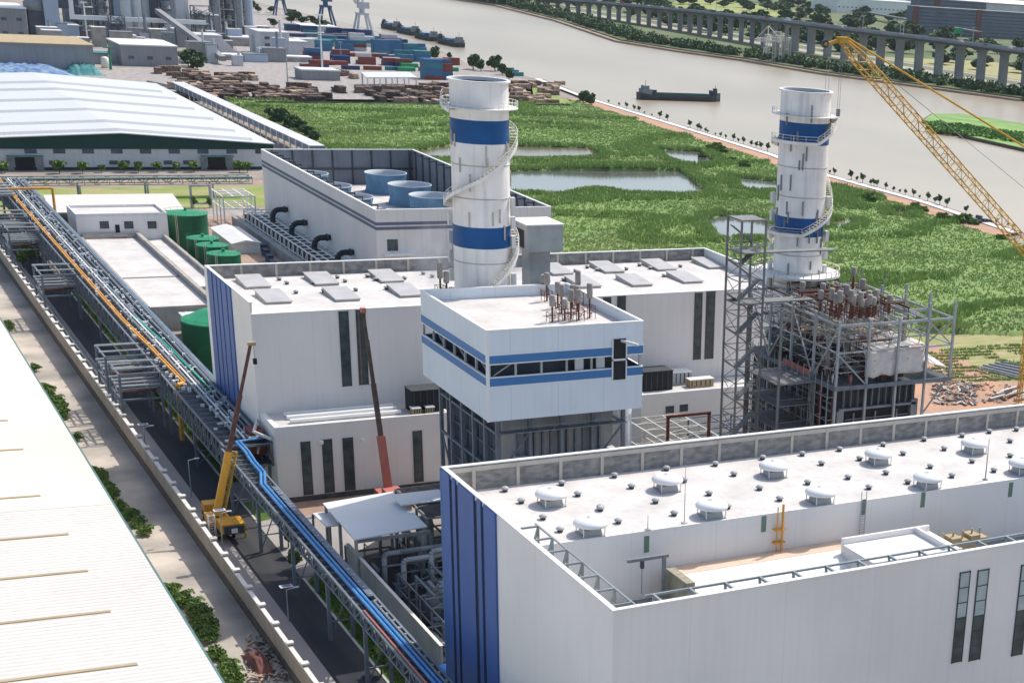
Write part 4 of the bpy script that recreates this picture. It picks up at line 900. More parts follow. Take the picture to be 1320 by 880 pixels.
tag(m.build('access_platforms', 'steelgrey'), 'stacked dark access platforms between stair tower and unfinished frame', 'platforms')
# ---- ground steelwork between the units
def grid_frame(lab, x0, x1, y0, y1, z0, z1, nx, ny, mat, nm='pipe_rack', w=.3, diag=True):
    t = thing(nm, lab, 'steel frame', (x0, y0, 0)); m = MB(); xs = [x0+(x1-x0)*i/nx for i in range(nx+1)]; ys = [y0+(y1-y0)*j/ny for j in range(ny+1)]
    for x in (xs[0], xs[-1]):
        for y in ys[::max(1, ny//3)]: MB().box(x-w/2, x+w/2, y-w/2, y+w/2, 0, z1).build('leg', mat, t)
    for z in (z0, z1):
        for x in xs: m.beam((x, y0, z), (x, y1, z), w*.8)
        for y in ys: m.beam((x0, y, z+.02), (x1, y, z+.02), w*.7)
    m.build('girder', mat, t)
    if diag:
        m = MB()
        for j in range(ny): m.beam((x0, ys[j], z1), (x1, ys[j+1], z1), w*.45)
        m.build('brace', mat, t)
    return t
mk('steelpale', (.62, .62, .55), .6, var=.15)
grid_frame('pale primed pipe frame behind the round duct of the boiler house', 134.0, 146.0, 258, 283.5, 6, 10, 3, 6, 'steelpale')
grid_frame('blue grey steel frame left of the stair tower', 148, 158, 258, 283.5, 5, 9, 2, 6, 'steelblue')
tag(MB().beam((136.5, 270, 0), (136.5, 270, 14), .5).beam((145.5, 270, 0), (145.5, 270, 14), .5).beam((136.2, 270, 14), (145.8, 270, 14), .5).build('portal_frame', 'redsteel'), 'dark red portal frame behind the front hall parapet', 'portal frame')
# ================================================================ COOLING TOWER
mk('portblue2', (.03, .06, .12), .6, var=.3)
C = thing('cooling_tower', 'long grey white cooling tower building with blue round fan stacks on top', 'cooling tower', (134, 446, 0))
c0, c1, d0, d1, ch, cdk = 134.6, 185.8, 445.6, 568.0, 25.0, 13.4
w = MB(); w.box(c0, c0+.5, d0+.5, d1-.5, 0, ch).box(c0, c1, d0, d0+.5, 0, ch).box(c0, c1, d1-.5, d1, 0, ch).box(c1-.5, c1, d0+.5, d1-.5, 0, ch); w.build('wall', 'clad_tower', C)
MB().box(c0+.5, c1-.5, d0+.5, d1-.5, cdk-.4, cdk).build('deck', 'roof', C)
mk('stripe', (.13, .16, .22), .6, var=.1)
sz1, sz0 = HZ(491.5, 287, c0, d0), HZ(491.5, 297, c0, d0); sm_ = (sz0+sz1)/2
for a_, b_ in ((sz0, sm_-.2), (sm_+.2, sz1)): m = MB().box(c0-.06, c0-.003, d0-.06, d1, a_, b_).box(c0-.003, c1+.06, d0-.06, d0-.003, a_, b_); m.build('dark_stripe', 'stripe', C)
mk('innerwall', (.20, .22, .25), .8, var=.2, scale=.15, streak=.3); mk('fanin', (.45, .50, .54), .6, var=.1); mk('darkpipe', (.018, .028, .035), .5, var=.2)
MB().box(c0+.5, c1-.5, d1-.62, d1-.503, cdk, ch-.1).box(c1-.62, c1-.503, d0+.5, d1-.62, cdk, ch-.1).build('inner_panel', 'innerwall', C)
m = MB()
for k in range(8): x = c0+3+k*6.6; m.box(x, x+.5, d1-1.0, d1-.63, cdk, ch-.1)
m.box(c0+.5, c1-.6, d1-1.1, d1-.63, 18.4, 18.9)
for k in range(17):
    y = d0+4+k*7.1; m.box(c1-1.0, c1-.63, y, y+.5, cdk, ch-.1); m.beam((c1-.7, y, ch-.4), (c1-3.2, y, ch-.4), .35); m.beam((c1-3.1, y, ch-.4), (c1-3.1, y, cdk), .3)
    m.beam((c0+.5, y, ch-.4), (c0+4.2, y, ch-.4), .5); m.beam((c0+4.1, y, ch-.4), (c0+4.1, y, cdk), .3)
m.build('wall_frame', 'darksteel', C)
m = MB().box(c0-.1, c0+.6, d0-.1, d1+.1, ch, ch+.15).box(c0+.6, c1-.6, d0-.1, d0+.6, ch, ch+.15).box(c0+.6, c1-.6, d1-.6, d1+.1, ch, ch+.15).box(c1-.6, c1+.1, d0-.1, d1+.1, ch, ch+.15); m.build('wall_cap', 'white', C)
X, z = OY(506, 316, d0); MB().box(X-1.5, X+1.5, d0-.08, d0+.1, z-1.6, z+1.6).build('window', 'glass', C); MB().box(X-2.6, X+5.5, d0-2.2, d0-.01, z-2.6, z-2.2).build('balcony', 'white', C)
fs = thing('fan_stack', '', 'fan stack', (0, 0, 0), 'blue fan stacks on the cooling tower')
MB().lathe((0, 0, 0), [(6.9, 0), (6.4, 2.0), (6.5, 4.4), (6.9, 6.4)], 36, close=False).build('shell', 'fanblue', fs, smooth=True)
MB().lathe((0, 0, 0), [(6.9, 6.4), (6.95, 6.55), (6.65, 6.55), (6.3, 4.4), (6.2, 2.0), (6.4, .1)], 36, close=False).build('inner_shell', 'fanin', fs, smooth=True)
MB().lathe((0, 0, 1.4), [(.9, 0), (.9, .8), (.001, 1.0)], 12).box(-6.0, 6.0, -.35, .35, 1.7, 1.85).box(-.35, .35, -6.0, 6.0, 1.9, 2.05).build('fan_rotor', 'darksteel', fs)
MB().lathe((0, 0, -.3), [(8.0, 0), (8.0, .35)], 36).build('curb', 'concrete', fs)
fl_ = ['farthest blue fan stack of the right row on the cooling tower', 'middle blue fan stack of the right row on the cooling tower', 'nearest blue fan stack of the right row beside the left chimney', 'farthest blue fan stack of the left row half hidden by the cooling tower wall', 'middle blue fan stack of the left row half hidden by the cooling tower wall', 'nearest blue fan stack of the left row half hidden by the cooling tower wall']
ctr = [G(497, 223, cdk+6.4), G(528, 238, cdk+6.4), G(556, 252, cdk+6.4)]
for i, lab in enumerate(fl_):
    X, Y = ctr[i % 3]; X = X if i < 3 else c0+9.4
    o = fs if i == 0 else dup(fs); o.location = (X, Y, cdk+.05); o['label'] = lab
# black inlet pipes and their frames
ip = thing('inlet_pipe', '', 'pipe', (0, 0, 0), 'black elbow pipes entering the cooling tower wall')
m = MB(); m.tube((-4.5, 0, -5), (-4.5, 0, .2), .85, 12); prev = (-4.5, 0, .2)
for k in range(1, 6):
    a = k*math.pi/10; p = (-4.5+2.2*(1-math.cos(a)), 0, .2+2.2*math.sin(a)); m.tube(prev, p, .85, 12); prev = p
m.tube(prev, (.2, 0, 2.4), .85, 12); m.build('pipe_bend', 'darkpipe', ip, smooth=True)
MB().tube((-.9, 0, 2.4), (-.5, 0, 2.4), 1.1, 12).build('flange', 'darksteel', ip)
for i, (px, py) in enumerate(((370, 270), (395, 287), (425, 306), (455, 325))):
    Y, z = OX(px, py, c0-.2); o = ip if i == 0 else dup(ip); o.location = (c0-.3, Y, z-2.4); o['label'] = ['farthest', 'second farthest', 'second nearest', 'nearest'][i]+' of the four black elbow pipes on the cooling tower wall'
t = thing('intake_frame', 'white steel grid frame over the basin along the cooling tower wall', 'steel frame', (c0-7, 450, 0))
m = MB(); fx0, fx1 = 126.6, c0-.6
for k in range(24):
    y = 448+k*5; m.beam((fx0, y, 6), (fx1, y, 6), .32); m.beam((fx0, y, 6), (fx0, y, 1), .32); m.beam((fx0, y, 6), (fx0, y+2.5, 3.2), .15)
for q in range(4): x = fx0+(fx1-fx0)*q/3; m.beam((x, 446, 6.05), (x, 565, 6.05), .32)
m.beam((fx0, 446, 3.3), (fx0, 565, 3.3), .25); m.build('grid', 'white', t); MB().box(fx0+.6, fx1, 446, 566, .2, 4.2).build('basin', 'dark', t)
MB().box(124.1, fx0-.3, 440, 570, 0, 3).build('basin_wall', 'wallgrey', t)
m = MB()
for k in range(5): m.box(117+k*1.2, 118.5+k*1.2, 486+k*9, 490+k*9, 0, 2.2)
tag(m.build('pump_set', 'portblue2'), 'dark blue pump equipment between the green tanks and the intake basin', 'pumps')
# pump shelter behind
grid_frame('white open steel shelter at the far end of the cooling tower wall', 121, 131, 566, 582, 6, 10, 3, 3, 'white', 'steel_shelter', .4)
tag(MB().box(113, 121, 520, 548, 0, 3.2).poly([(112.5, 519.5, 3.2), (121.5, 519.5, 3.2), (121.5, 548.5, 3.2), (112.5, 548.5, 3.2), (117, 519.5, 4.2), (117, 548.5, 4.2)], [(0, 1, 4), (1, 2, 5, 4), (2, 3, 5), (3, 0, 4, 5)]).build('site_hut', 'offwhite'), 'long low white hut beside the green tanks', 'hut')
# ================================================================ WATER TREATMENT BUILDINGS
R = thing('control_building', 'two storey white block with flat roof behind the long low building', 'building', (73, 545, 0))
f0 = 522.2; (e0, ze_), e1 = OY(97, 276, f0), OY(215, 274, f0)[0]; f1 = f0+16
MB().box(e0, e1, f0, f1, 0, ze_-.8).build('wall', 'clad', R); MB().box(e0+.4, e1-.4, f0+.4, f1-.4, ze_-.8, ze_-.75).build('roof', 'roof', R)
m = MB().box(e0, e1, f0, f0+.35, ze_-.8, ze_).box(e0, e1, f1-.35, f1, ze_-.8, ze_).box(e0, e0+.35, f0+.35, f1-.35, ze_-.8, ze_).box(e1-.35, e1, f0+.35, f1-.35, ze_-.8, ze_); m.build('parapet', 'offwhite', R)
for px in (134.5, 166, 196):
    X, z = OY(px, 290, f0); window(R, X-1.1, X+1.1, z-1, z+1, f0-.05, rows=1)
X, z = OY(151.5, 295, f0); MB().box(X-.6, X+.6, f0-.1, f0-.003, z-1.6, z+1.2).build('door', 'dark', R); MB().box(X-1.6, X+2.4, f0-2, f0-.11, z-1.9, z-1.6).build('landing', 'concrete', R)
L = thing('treatment_building', 'long low building with bare white roof and grey parapets along the pipe rack', 'building', (71, 423, 0))
g0, g1, h0, h1 = 71.0, 86.6, 424, 521.9; gE = 94.5
MB().box(g0, g1, h0, h1, 0, 5.4).box(g1+.003, gE, 452, h1, 0, 4.6).build('wall', 'wallgrey', L)
MB().box(g0+.5, g1-.5, h0+.5, h1-.01, 5.4, 5.5).build('roof', 'roof', L); MB().box(g1+.5, gE-.5, 452.5, h1-.01, 4.6, 4.7).build('roof', 'roof', L)
m = MB().box(g0, g0+.5, h0, h1, 5.4, 6.2).box(g1-.6, g1+.5, h0, h1, 5.5, 7.0).box(g0+.5, g1-.6, h0, h0+.5, 5.4, 6.0).box(gE-.9, gE, 452, h1, 4.7, 6.0).box(g0+.5, g1-.6, 462, 462.6, 5.5, 5.75).box(g0+.5, g1-.6, h1-1.2, h1-.02, 5.5, 7); m.build('parapet', 'concrete', L)
for k in range(8): y = h0+6+k*11; MB().box(g0-.06, g0-.003, y, y+2, 2, 3.4).build('window', 'glass', L); MB().box(g0-.8, g0-.01, y+4, y+5.2, 2.4, 3.2).build('air_conditioner', 'steellight', L)
tag(MB().box(77.5, 86, 412, 420, 0, 5).box(77.2, 86.3, 411.7, 420.3, 5.0, 5.3).box(78.5, 85, 411.2, 411.65, 1.4, 4.2).build('small_substation', 'offwhite'), 'small white box building between the big green tank and the long low building', 'hut')
Sx = thing('open_shed', 'open shed with pale pitched roof behind the two storey white block', 'shed', (71, 572, 0))
MB().hexa([(70, 570.5, 4.8), (110, 572, 4.8), (112.5, 603, 5.2), (72.5, 603.5, 5.2), (70, 570.5, 5.05), (110, 572, 5.05), (112.5, 603, 5.45), (72.5, 603.5, 5.45)]).build('roof', 'roof_old', Sx)
for k in range(5):
    for y in (572.8, 602): MB().box(71.5+k*9.4, 71.9+k*9.4, y, y+.4, 0, 4.85).build('post', 'rust', Sx)
# ---- green tanks
def tank(lab, X, Y, r, h, dome, ladder=True):
    t = thing('storage_tank', lab, 'tank', (X, Y, 0)); n = 36
    MB().lathe((X, Y, 0), [(r, 0), (r, h)], n, close=False).build('shell', 'tankgreen', t, smooth=True)
    MB().lathe((X, Y, 0), [(r+.12, h), (r+.12, h+.2), (r*.97, h+.25), (r*.5, h+dome*.8), (r*.12, h+dome), (.001, h+dome)], n, close=False).build('roof', 'tankgreentop', t, smooth=True)
    m = MB().lathe((X, Y, h+dome-.1), [(.4, 0), (.4, .8), (.6, .9), (.001, 1.1)], 10); m.build('vent', 'tankgreentop', t)
    if ladder:
        m = MB(); a = -2.2
        for s in (-.08, .08): m.beam((X+(r+.3)*math.cos(a+s*3/r), Y+(r+.3)*math.sin(a+s*3/r), .2), (X+(r+.3)*math.cos(a+s*3/r), Y+(r+.3)*math.sin(a+s*3/r), h+1), .12)
        for k in range(int(h/.6)): m.box(X+(r+.3)*math.cos(a)-.3, X+(r+.3)*math.cos(a)+.3, Y+(r+.3)*math.sin(a)-.04, Y+(r+.3)*math.sin(a)+.04, .5+k*.6, .58+k*.6)
        m.build('ladder', 'tanpale', t)
    m = MB()
    for k in range(n):
        a = 2*math.pi*k/n; b = 2*math.pi*(k+1)/n; P = lambda g, z: (X+(r+.05)*math.cos(g), Y+(r+.05)*math.sin(g), z)
        m.beam(P(a, h+1), P(b, h+1), .05); 
        if k % 2 == 0: m.beam(P(a, h+.1), P(a, h+1), .05)
    m.build('guard_rail', 'tankgreentop', t)
tank('tallest green storage tank beside the two storey white block', *G(239, 275, 10.5), 6.2, 10.5, .9)
tank('second green tank counted from the tallest one', *G(261, 307, 8), 4.4, 8, .5)
tank('third green tank counted from the tallest one', *G(273, 316, 8), 4.3, 8, .5)
tank('nearest of the four green tanks with flat top, behind the second hall', *G(288, 327, 8), 4.5, 8, .6)
bx_, by_ = 78.6, 381; tank('large green domed tank at the blue left face of the second hall', bx_, by_, 8.2, 12.0, 2.6, False)
# ================================================================ PIPE RACK
def rack(lab, x0, x1, y0, y1, zt, hh, step, legs, mat='galv', zl=0):
    t = thing('pipe_rack', lab, 'pipe rack', (x0, y0, 0))
    for x in (x0, x1):
        m = MB(); truss(m, (x, y0, zt), (x, y1, zt), hh, .32, step); m.build('truss', mat, t)
    m = MB(); y = y0
    while y < y1: m.beam((x0, y, zt-.1), (x1, y, zt-.1), .22); m.beam((x0, y, zt-hh+.1), (x1, y, zt-hh+.1), .22); y += step
    m.build('cross_beam', mat, t)
    MB().box(x0+.3, x1-.3, y0, y1, zt-.55, zt-.42).build('deck_shade_plate', 'darksteel', t)  # dark tray plate, added to close the gaps and shade the road
    if hh > 3: MB().box(x0+1.6, x1-.3, y0, y1, zt-hh+.3, zt-hh+.42).build('deck_shade_plate', 'darksteel', t)  # dark plate added along the lower chord to deepen the shade inside
    for y in legs:
        for x in (x0, x1): MB().box(x-.25, x+.25, y-.25, y+.25, zl, zt-hh).build('leg', mat, t)
        if zt-hh > 3: MB().beam((x0, y, .3), (x1, y, zt-hh-.5), .15).beam((x0, y, 3), (x1, y, 3), .18).build('leg_brace', mat, t)
    return t
zt = 11.0
rack('long grey steel pipe rack carrying the orange pipe past the low buildings', 58.2, 66.3, 287, 600, zt, 4.2, 3.2, [290, 312, 334, 356, 384, 412, 440, 468, 496, 524, 552, 580])
rack('narrow blue pipe rack running down to the bottom of the frame beside the lawn', 57.6, 60.9, 120, 286, zt, 1.9, 2.6, [150, 168, 186, 204, 222, 241, 262, 281])
def pipe(name, lab, pts, r, mat, n=8): return tag(MB().path(pts, r, n).build(name, mat), lab, 'pipe')
m = MB(); rnd = random.Random(2)
tag(MB().path([(60.4, 330, zt+.5), (59.0, 329, zt+.5), (59.0, 329, .2)], .42, 10).build('orange_pipe', 'pipeyellow'), 'thick yellow orange pipe dropping straight down from the long rack to the lawn', 'pipe')
po = [(59.3, 600, zt+.5), (59.3, 388, zt+.5), (60.0, 362, zt+.5), (60.4, 331, zt+.5)]
tag(MB().path(po, .24).path([(a+.55, b, c) for a, b, c in po], .20).build('orange_pipe', 'pipeyellow'), 'pair of orange gas pipes lying along the top of the long rack', 'pipe')
pipe('orange_pipe', 'orange pipe bridge at the far end of the rack', [(59.4, 568, zt+.6), (59.4, 568, zt+2), (71, 568, zt+2), (71, 568, 1)], .4, 'pipeyellow')
pg = [(62.4, 392, zt+.45), (63.6, 365, zt+.45), (64.2, 322, zt+.45)]
pipe('green_pipe', 'bright green pipe on the long rack', pg, .16, 'pipegreen'); 
for i, (x, r, mat) in enumerate(((61.3, .28, 'steel'), (62.2, .22, 'white'), (62.9, .22, 'steel'), (64.0, .2, 'galv'), (64.9, .3, 'galv'), (65.5, .2, 'darksteel'))):
    pipe('rack_pipe', ['grey pipe next to the orange pair on the long rack', 'thin white pipe on the long rack', 'grey pipe in the middle of the long rack', 'thin grey pipe right of the middle of the long rack', 'thick grey pipe near the right edge of the long rack', 'dark cable pipe at the right edge of the long rack'][i], [(x, 600, zt+.1+r), (x, 394, zt+.1+r), (x+.3, 370, zt+.1+r), (x+.2, 290, zt+.1+r)], r, mat)
for i, x in enumerate((59.2, 60.6, 62.2, 63.7, 65.2)): pipe('rack_pipe', 'pipe on the lower deck of the long rack', [(x, 600, zt-3.6), (x, 290, zt-3.6)], .3, ['steel', 'steellight', 'galv', 'steel', 'rust'][i])['group'] = 'lower deck pipes of the long rack'
m = MB()
y = 290
while y < 598:
    for k in range(2): x = rnd.uniform(59, 65.5); m.box(x-.3, x+.3, y-.2, y+.2, zt, zt+rnd.uniform(.3, .9))
    y += 1.6
tag(m.build('pipe_clamps', 'white'), 'white clamps and valves scattered over the long rack', 'pipe fittings')
MB_ = MB().box(66.6, 67.3, 300, 600, zt-.6, zt+.1); tag(MB_.build('cable_tray', 'steelblue'), 'dark covered cable tray along the right side of the long rack', 'cable tray')
for i, off in enumerate((0, .62)):
    pts = [(68+off, 289+off, zt+.6), (60.4+off, 287.6, zt+.6), (60.4+off, 281, zt+.6), (60.0+off, 275, zt+.6), (60.0+off, 269, zt+.6), (58.6+off, 263, zt+.45), (58.8+off, 120, zt+.45)]
    pipe('blue_pipe', ['left one of the two bright blue pipes on the narrow rack', 'right one of the two bright blue pipes on the narrow rack'][i], pts, .23, 'pipeblue')
pipe('rack_pipe', 'grey pipe beside the blue pair on the narrow rack', [(60.1, 208, zt+.2), (60.1, 120, zt+.2)], .2, 'steel'); pipe('rack_pipe', 'rusty thin pipe on the left edge of the narrow rack', [(57.9, 205, zt+.3), (57.9, 120, zt+.3)], .14, 'crane_red')
tag(MB().box(60.0, 60.8, 210, 262, zt+.05, zt+.25).build('cable_tray', 'stripe'), 'dark cable tray on the narrow blue pipe rack', 'cable tray')
m = MB(); y = 122
while y < 262: m.box(60.2, 60.4+rnd.uniform(0, .3), y, y+.3, zt+.02, zt+rnd.uniform(.2, .5)); y += 2.6
tag(m.build('pipe_clamps', 'steellight'), 'pale clamps along the narrow blue pipe rack', 'pipe fittings')
# cross racks over the road
def cross(lab, y0, y1, z, x0=50.4, x1=58.0):
    t = thing('pipe_bridge', lab, 'pipe bridge', (x0, y0, 0)); m = MB()
    for y in (y0, y1):
        for zz in (z, z-3, z-5.2): m.beam((x0, y, zz), (x1, y, zz), .35 if zz != z-3 else .28)
        for x in (x0, x1): MB().box(x-.22, x+.22, y-.22, y+.22, 0, z).build('leg', 'galv', t)
    for x in (x0, x1):
        for zz in (z, z-3, z-5.2): m.beam((x, y0, zz), (x, y1, zz), .3)
        m.beam((x, y0, z-5.2), (x, y1, z-3), .15)
    m.build('girder', 'galv', t); m = MB()
    n = 4
    for k in range(n): yk = y0+(y1-y0)*(k+.5)/n; m.tube((x0-.5, yk, z-2.7), (x1+.5, yk, z-2.7), .25); m.tube((x0-.5, yk, z+.2), (x1+.5, yk, z+.2), .2) if k % 2 else None
    m.build('cross_pipes', 'steellight', t); MB().tube((x0, (y0+y1)/2, z-4.9), (x1+.5, (y0+y1)/2, z-4.9), .3).build('cross_pipes', 'rust', t)
cross('middle pipe bridge from the long rack to the boundary wall', 441, 455, 11.4)
cross('farther one of two close pipe bridges above the dark road', 355, 366, 11.4); cross('nearer one of two close pipe bridges above the dark road', 340, 351, 11.4)
cross('pipe bridge nearest the far end of the long rack', 500, 512, 12); cross('pipe bridge second from the far end of the long rack', 522, 534, 12)
t = thing('pipe_bridge', 'dense pipe bridge at the left frame edge beyond the wall', 'pipe bridge', (48, 560, 0)); m = MB()
for y in (560, 572, 584):
    m.beam((20, y, 12), (59, y, 12), .4); m.beam((20, y, 9), (59, y, 9), .4)
for x in range(20, 60, 6): m.beam((x, 560, 12), (x, 584, 12), .3); m.beam((x, 560, 0), (x, 560, 12), .35); m.beam((x, 584, 0), (x, 584, 12), .35)
m.build('girder', 'galv', t); m = MB()
for k in range(8): m.tube((20, 562+k*2.8, 12.3+.3*(k % 2)), (60, 562+k*2.8, 12.3+.3*(k % 2)), .3)
m.build('cross_pipes', 'steellight', t)
# low pipes beside the road
for i, x in enumerate((51.2, 52.0, 52.8)): pipe('ground_pipe', 'low grey pipe running beside the boundary wall', [(x, 600, 1.6), (x, 352, 1.6)], .2, 'steel')['group'] = 'low pipes beside the boundary wall'
# ---- far pipe rack
t = rack('far blue grey pipe rack crossing the grass before the far warehouse', 0, 1, 0, 1, 7, 3, 10, [])
for o in list(t.children): bpy.data.objects.remove(o)
t.location = (-60, 626, 0); m = MB(); truss(m, (-60, 626, 7.2), (145, 628, 7.2), 2.4, .35, 4); m.build('truss', 'steellight', t); m = MB(); truss(m, (-60, 631, 7.2), (145, 633, 7.2), 2.4, .35, 4); m.build('truss', 'steellight', t)
MB().beam((-60, 628.5, 6.6), (145, 630.5, 6.6), 3.6, .5).build('pipe_bundle', 'deckgreen', t)
for k in range(9):
    x = -45+k*22
    for y in (626.2, 631): MB().box(x-.3, x+.3, y-.3+k*.2, y+.3+k*.2, 0, 4.8).build('leg', 'steellight', t)
t = thing('gantry', 'white square steel gantry before the far pipe rack', 'gantry', (133, 613, 0)); X, Y = G(260, 268, 0)
for s in (-3.2, 3.2): MB().box(X+s-.35, X+s+.35, Y-.35, Y+.35, 0, 8).build('post', 'steellight', t)
MB().beam((X-3.2, Y, 7.6), (X+3.2, Y, 7.6), .6).beam((X-3.2, Y, 1.6), (X+3.2, Y, 1.6), .6).build('beam', 'steellight', t)
# ---- boundary wall
Wl = thing('boundary_wall', 'long beige boundary wall with pale capped piers between the road and the yard', 'wall', (49.9, 100, 0))
MB().box(49.96, 50.4, 60, 640, 0, 3.0).build('wall', 'wallbeige', Wl); MB().box(49.902, 50.3, 60, 529.9, -1.8, -.003).build('stone_base', 'stonebase', Wl)
MB().box(49.86, 50.5, 60, 640, 3.003, 3.22).build('coping', 'coping', Wl)
m = MB(); c = MB(); y = 215.6-7.7*15
while y < 640: m.box(49.93, 50.58, y-.32, y+.32, .02, 3.5); c.box(49.75, 50.75, y-.5, y+.5, 3.503, 3.75); y += 7.7
m.each('pier', 'wallbeige', Wl); c.each('pier_cap', 'coping', Wl)
# ---- street lamps
def lamp(X, Y, h, lab, z=0, panel=True, arm=(1.6, .2)):
    t = thing('street_lamp', lab, 'street lamp', (X, Y, z)); MB().tube((X, Y, z), (X, Y, z+h), .12, 6, .07).build('pole', 'steellight', t)
    MB().beam((X, Y, z+h-.1), (X+arm[0], Y+arm[1], z+h+.1), .1).box(X+arm[0]-.5, X+arm[0]+.3, Y+arm[1]-.15, Y+arm[1]+.15, z+h, z+h+.14).build('lamp_head', 'white', t)
    if panel:
        q = MB().beam((X-.9, Y, z+h+.5), (X+.9, Y+.1, z+h+.5), 1.1, .08); q.build('solar_panel', 'white', t); MB().beam((X-.7, Y, z+h+.56), (X+.7, Y+.1, z+h+.56), .8, .04).build('solar_cells', 'stripe', t)
lamp(*G(288, 716), 7.5, 'thin street lamp with solar panel beside the orange crane'); lamp(*G(372, 800), 5.2, 'street lamp with white solar panel on the dark shaded road'); lamp(*G(188, 582), 5, 'street lamp beside the wall where the road turns dark')
lamp(*G(247, 640), 7, 'street lamp behind the wall just before the crane', panel=False); lamp(*G(440, 775), 5, 'lamp lying low over the shaded lawn beside the narrow rack', panel=False, arm=(-2.6, -.3))
# ================================================================ CONCRETE WALL, CANOPY, PIPES BESIDE THE FRONT HALL
Q = thing('concrete_wall', 'plain grey concrete wall between the narrow pipe rack and the shaded plant', 'wall', (66.5, 199, 0))
MB().box(66.4, 66.7, 199, 243, 0, 6.8).build('wall', 'wallgrey', Q); MB().box(66.3, 66.8, 199, 243, 6.803, 6.9).build('coping', 'coping', Q)
K = thing('canopy', 'white flat canopy roof on steel posts half in shade beside the front hall', 'canopy', (66, 236, 0))
_a, _b, _c = G(457, 695, 10), G(416, 648, 10), G(506, 633, 10); kp = [_a, (_c[0]+_a[0]-_b[0], _c[1]+_a[1]-_b[1]), _c, _b]
MB().prism(kp, 9.8, 10.0).build('roof', 'white', K)
for x, y in (kp[0], (kp[1][0]-1, kp[1][1]), (kp[2][0]-1, kp[2][1]-1), (kp[3][0], kp[3][1]-1), ((kp[0][0]+kp[3][0])/2, (kp[0][1]+kp[3][1])/2)): MB().box(x+.3-.22, x+.3+.22, y+.1, y+.55, 0, 9.8).build('post', 'steellight', K)
MB().box(kp[0][0]+.3, kp[1][0], kp[0][1]+.2, kp[0][1]+.5, 9.2, 9.79).build('beam', 'steel', K)
K2 = thing('canopy', 'small low white canopy left of the larger canopy', 'canopy', (66, 255, 0)); kq = [G(421, 678, 8.5), G(438, 676, 8.5), G(424, 658, 8.5), G(403, 661, 8.5)]
MB().prism(kq, 8.3, 8.5).build('roof', 'white', K2)
for x, y in kq: MB().box(x-.15, x+.15, y-.15, y+.15, 0, 8.3).build('post', 'steel', K2)
t = grid_frame('dark steel equipment frame between the white canopy and the front hall', 78.6, 88, 240, 256, 5, 10.4, 2, 3, 'steel', 'equipment_stand', .35); MB().box(79, 88, 240.5, 255.5, 10.45, 10.6).build('deck', 'stonebase', t)
X, Y = G(543, 642, 11); tag(MB().hexa([(X-4, Y-2, 10.8), (X+4, Y-2, 10.8), (X+4, Y+3, 11), (X-4, Y+3, 11), (X-4, Y-2, 11), (X+4, Y-2, 11), (X+4, Y+3, 11.2), (X-4, Y+3, 11.2)]).build('roof_sheet', 'white'), 'white corrugated sheet on the dark equipment frame', 'roof sheet')
for i, (px, py) in enumerate(((548, 672), (549, 705))):
    X, Y = G(px, py, 6-i*2); t = thing('pressure_vessel', ['upper', 'lower'][i]+' pale upright vessel inside the shaded pipework beside the front hall', 'vessel', (X, Y, 2)); MB().lathe((X, Y, 2), [(.5, 0), (1.3, .7), (1.4, 3.5), (1.2, 4.6), (.5, 5.2), (.001, 5.3)], 16).build('vessel', 'cont_white', t, smooth=True)
    for s in (-.9, .9): MB().box(X+s-.1, X+s+.1, Y-.1, Y+.1, 0, 3).build('leg', 'steel', t)
for i, (px, py, z, dx) in enumerate(((495, 714, 6.2, 12), (520, 722, 6.0, 9), (556, 710, 7, 6))):
    X, Y = G(px, py, z); m = MB(); m.path([(X, Y, .2), (X, Y, z-.5), (X+.15, Y, z-.15), (X+.5, Y, z), (X+dx, Y+.3, z)], .42, 10)
    tag(m.build('overhead_pipe', 'cont_white', smooth=True), ['left', 'nearest', 'short right'][i]+' pale bent pipe in the shaded area beside the front hall', 'pipe')
t = grid_frame('low steel pipe frame in the shaded area beside the front hall', 71, 80, 206, 232, 2.4, 5, 2, 5, 'steel', 'equipment_stand', .25)
m = MB()
for k in range(30): x = 68+random.random()*14; y = 200+random.random()*42; m.box(x, x+random.uniform(.5, 1.6), y, y+random.uniform(.5, 1.6), 0, random.uniform(.5, 2.6))
tag(m.build('pump_set', 'steelblue'), 'dark pumps and equipment on the ground behind the concrete wall', 'pumps')
m = MB(); rnd = random.Random(8)
for k in range(40):
    x = rnd.uniform(68, 84); y = rnd.uniform(202, 250); z = rnd.choice((1.2, 3.2, 5.2, 7)); L_2 = rnd.uniform(2, 9); r_2 = rnd.choice((.12, .2, .3)); e_ = (x+L_2, y, z) if k % 2 else (x, y+L_2, z); m.tube((x, y, z), e_, r_2, 7); m.tube(e_, (e_[0], e_[1], .1), r_2, 7)
tag(m.build('process_pipework', 'steel'), 'dense grey process pipework in the shaded area behind the concrete wall', 'pipes')
for i, (x, y) in enumerate(((73, 222), (77, 228), (82, 236))):
    t = thing('process_vessel', ['nearest', 'middle', 'farthest'][i]+' round grey vessel standing in the shaded process area', 'vessel', (x, y, 0)); MB().lathe((x, y, 0), [(1.2, .3), (1.3, 3.6), (.8, 4.3), (.001, 4.5)], 16).build('vessel', 'cont_white' if i else 'galv', t, smooth=True); MB().tube((x, y, 4.4), (x, y, 6), .15, 6).build('nozzle', 'steel', t)
for i, (px, py) in enumerate(((562, 765), (560, 785), (568, 770))):
    X, Y = G(px, py, 1.2); tag(MB().tube((X, Y, .2), (X, Y, 1.8), .4, 8).tube((X-.7, Y, 1.2), (X+.7, Y, 1.2), .45, 8).build('valve', 'crane_orange'), 'orange valve in the shaded pipework by the blue corner', 'valve', 'orange valves by the blue corner')
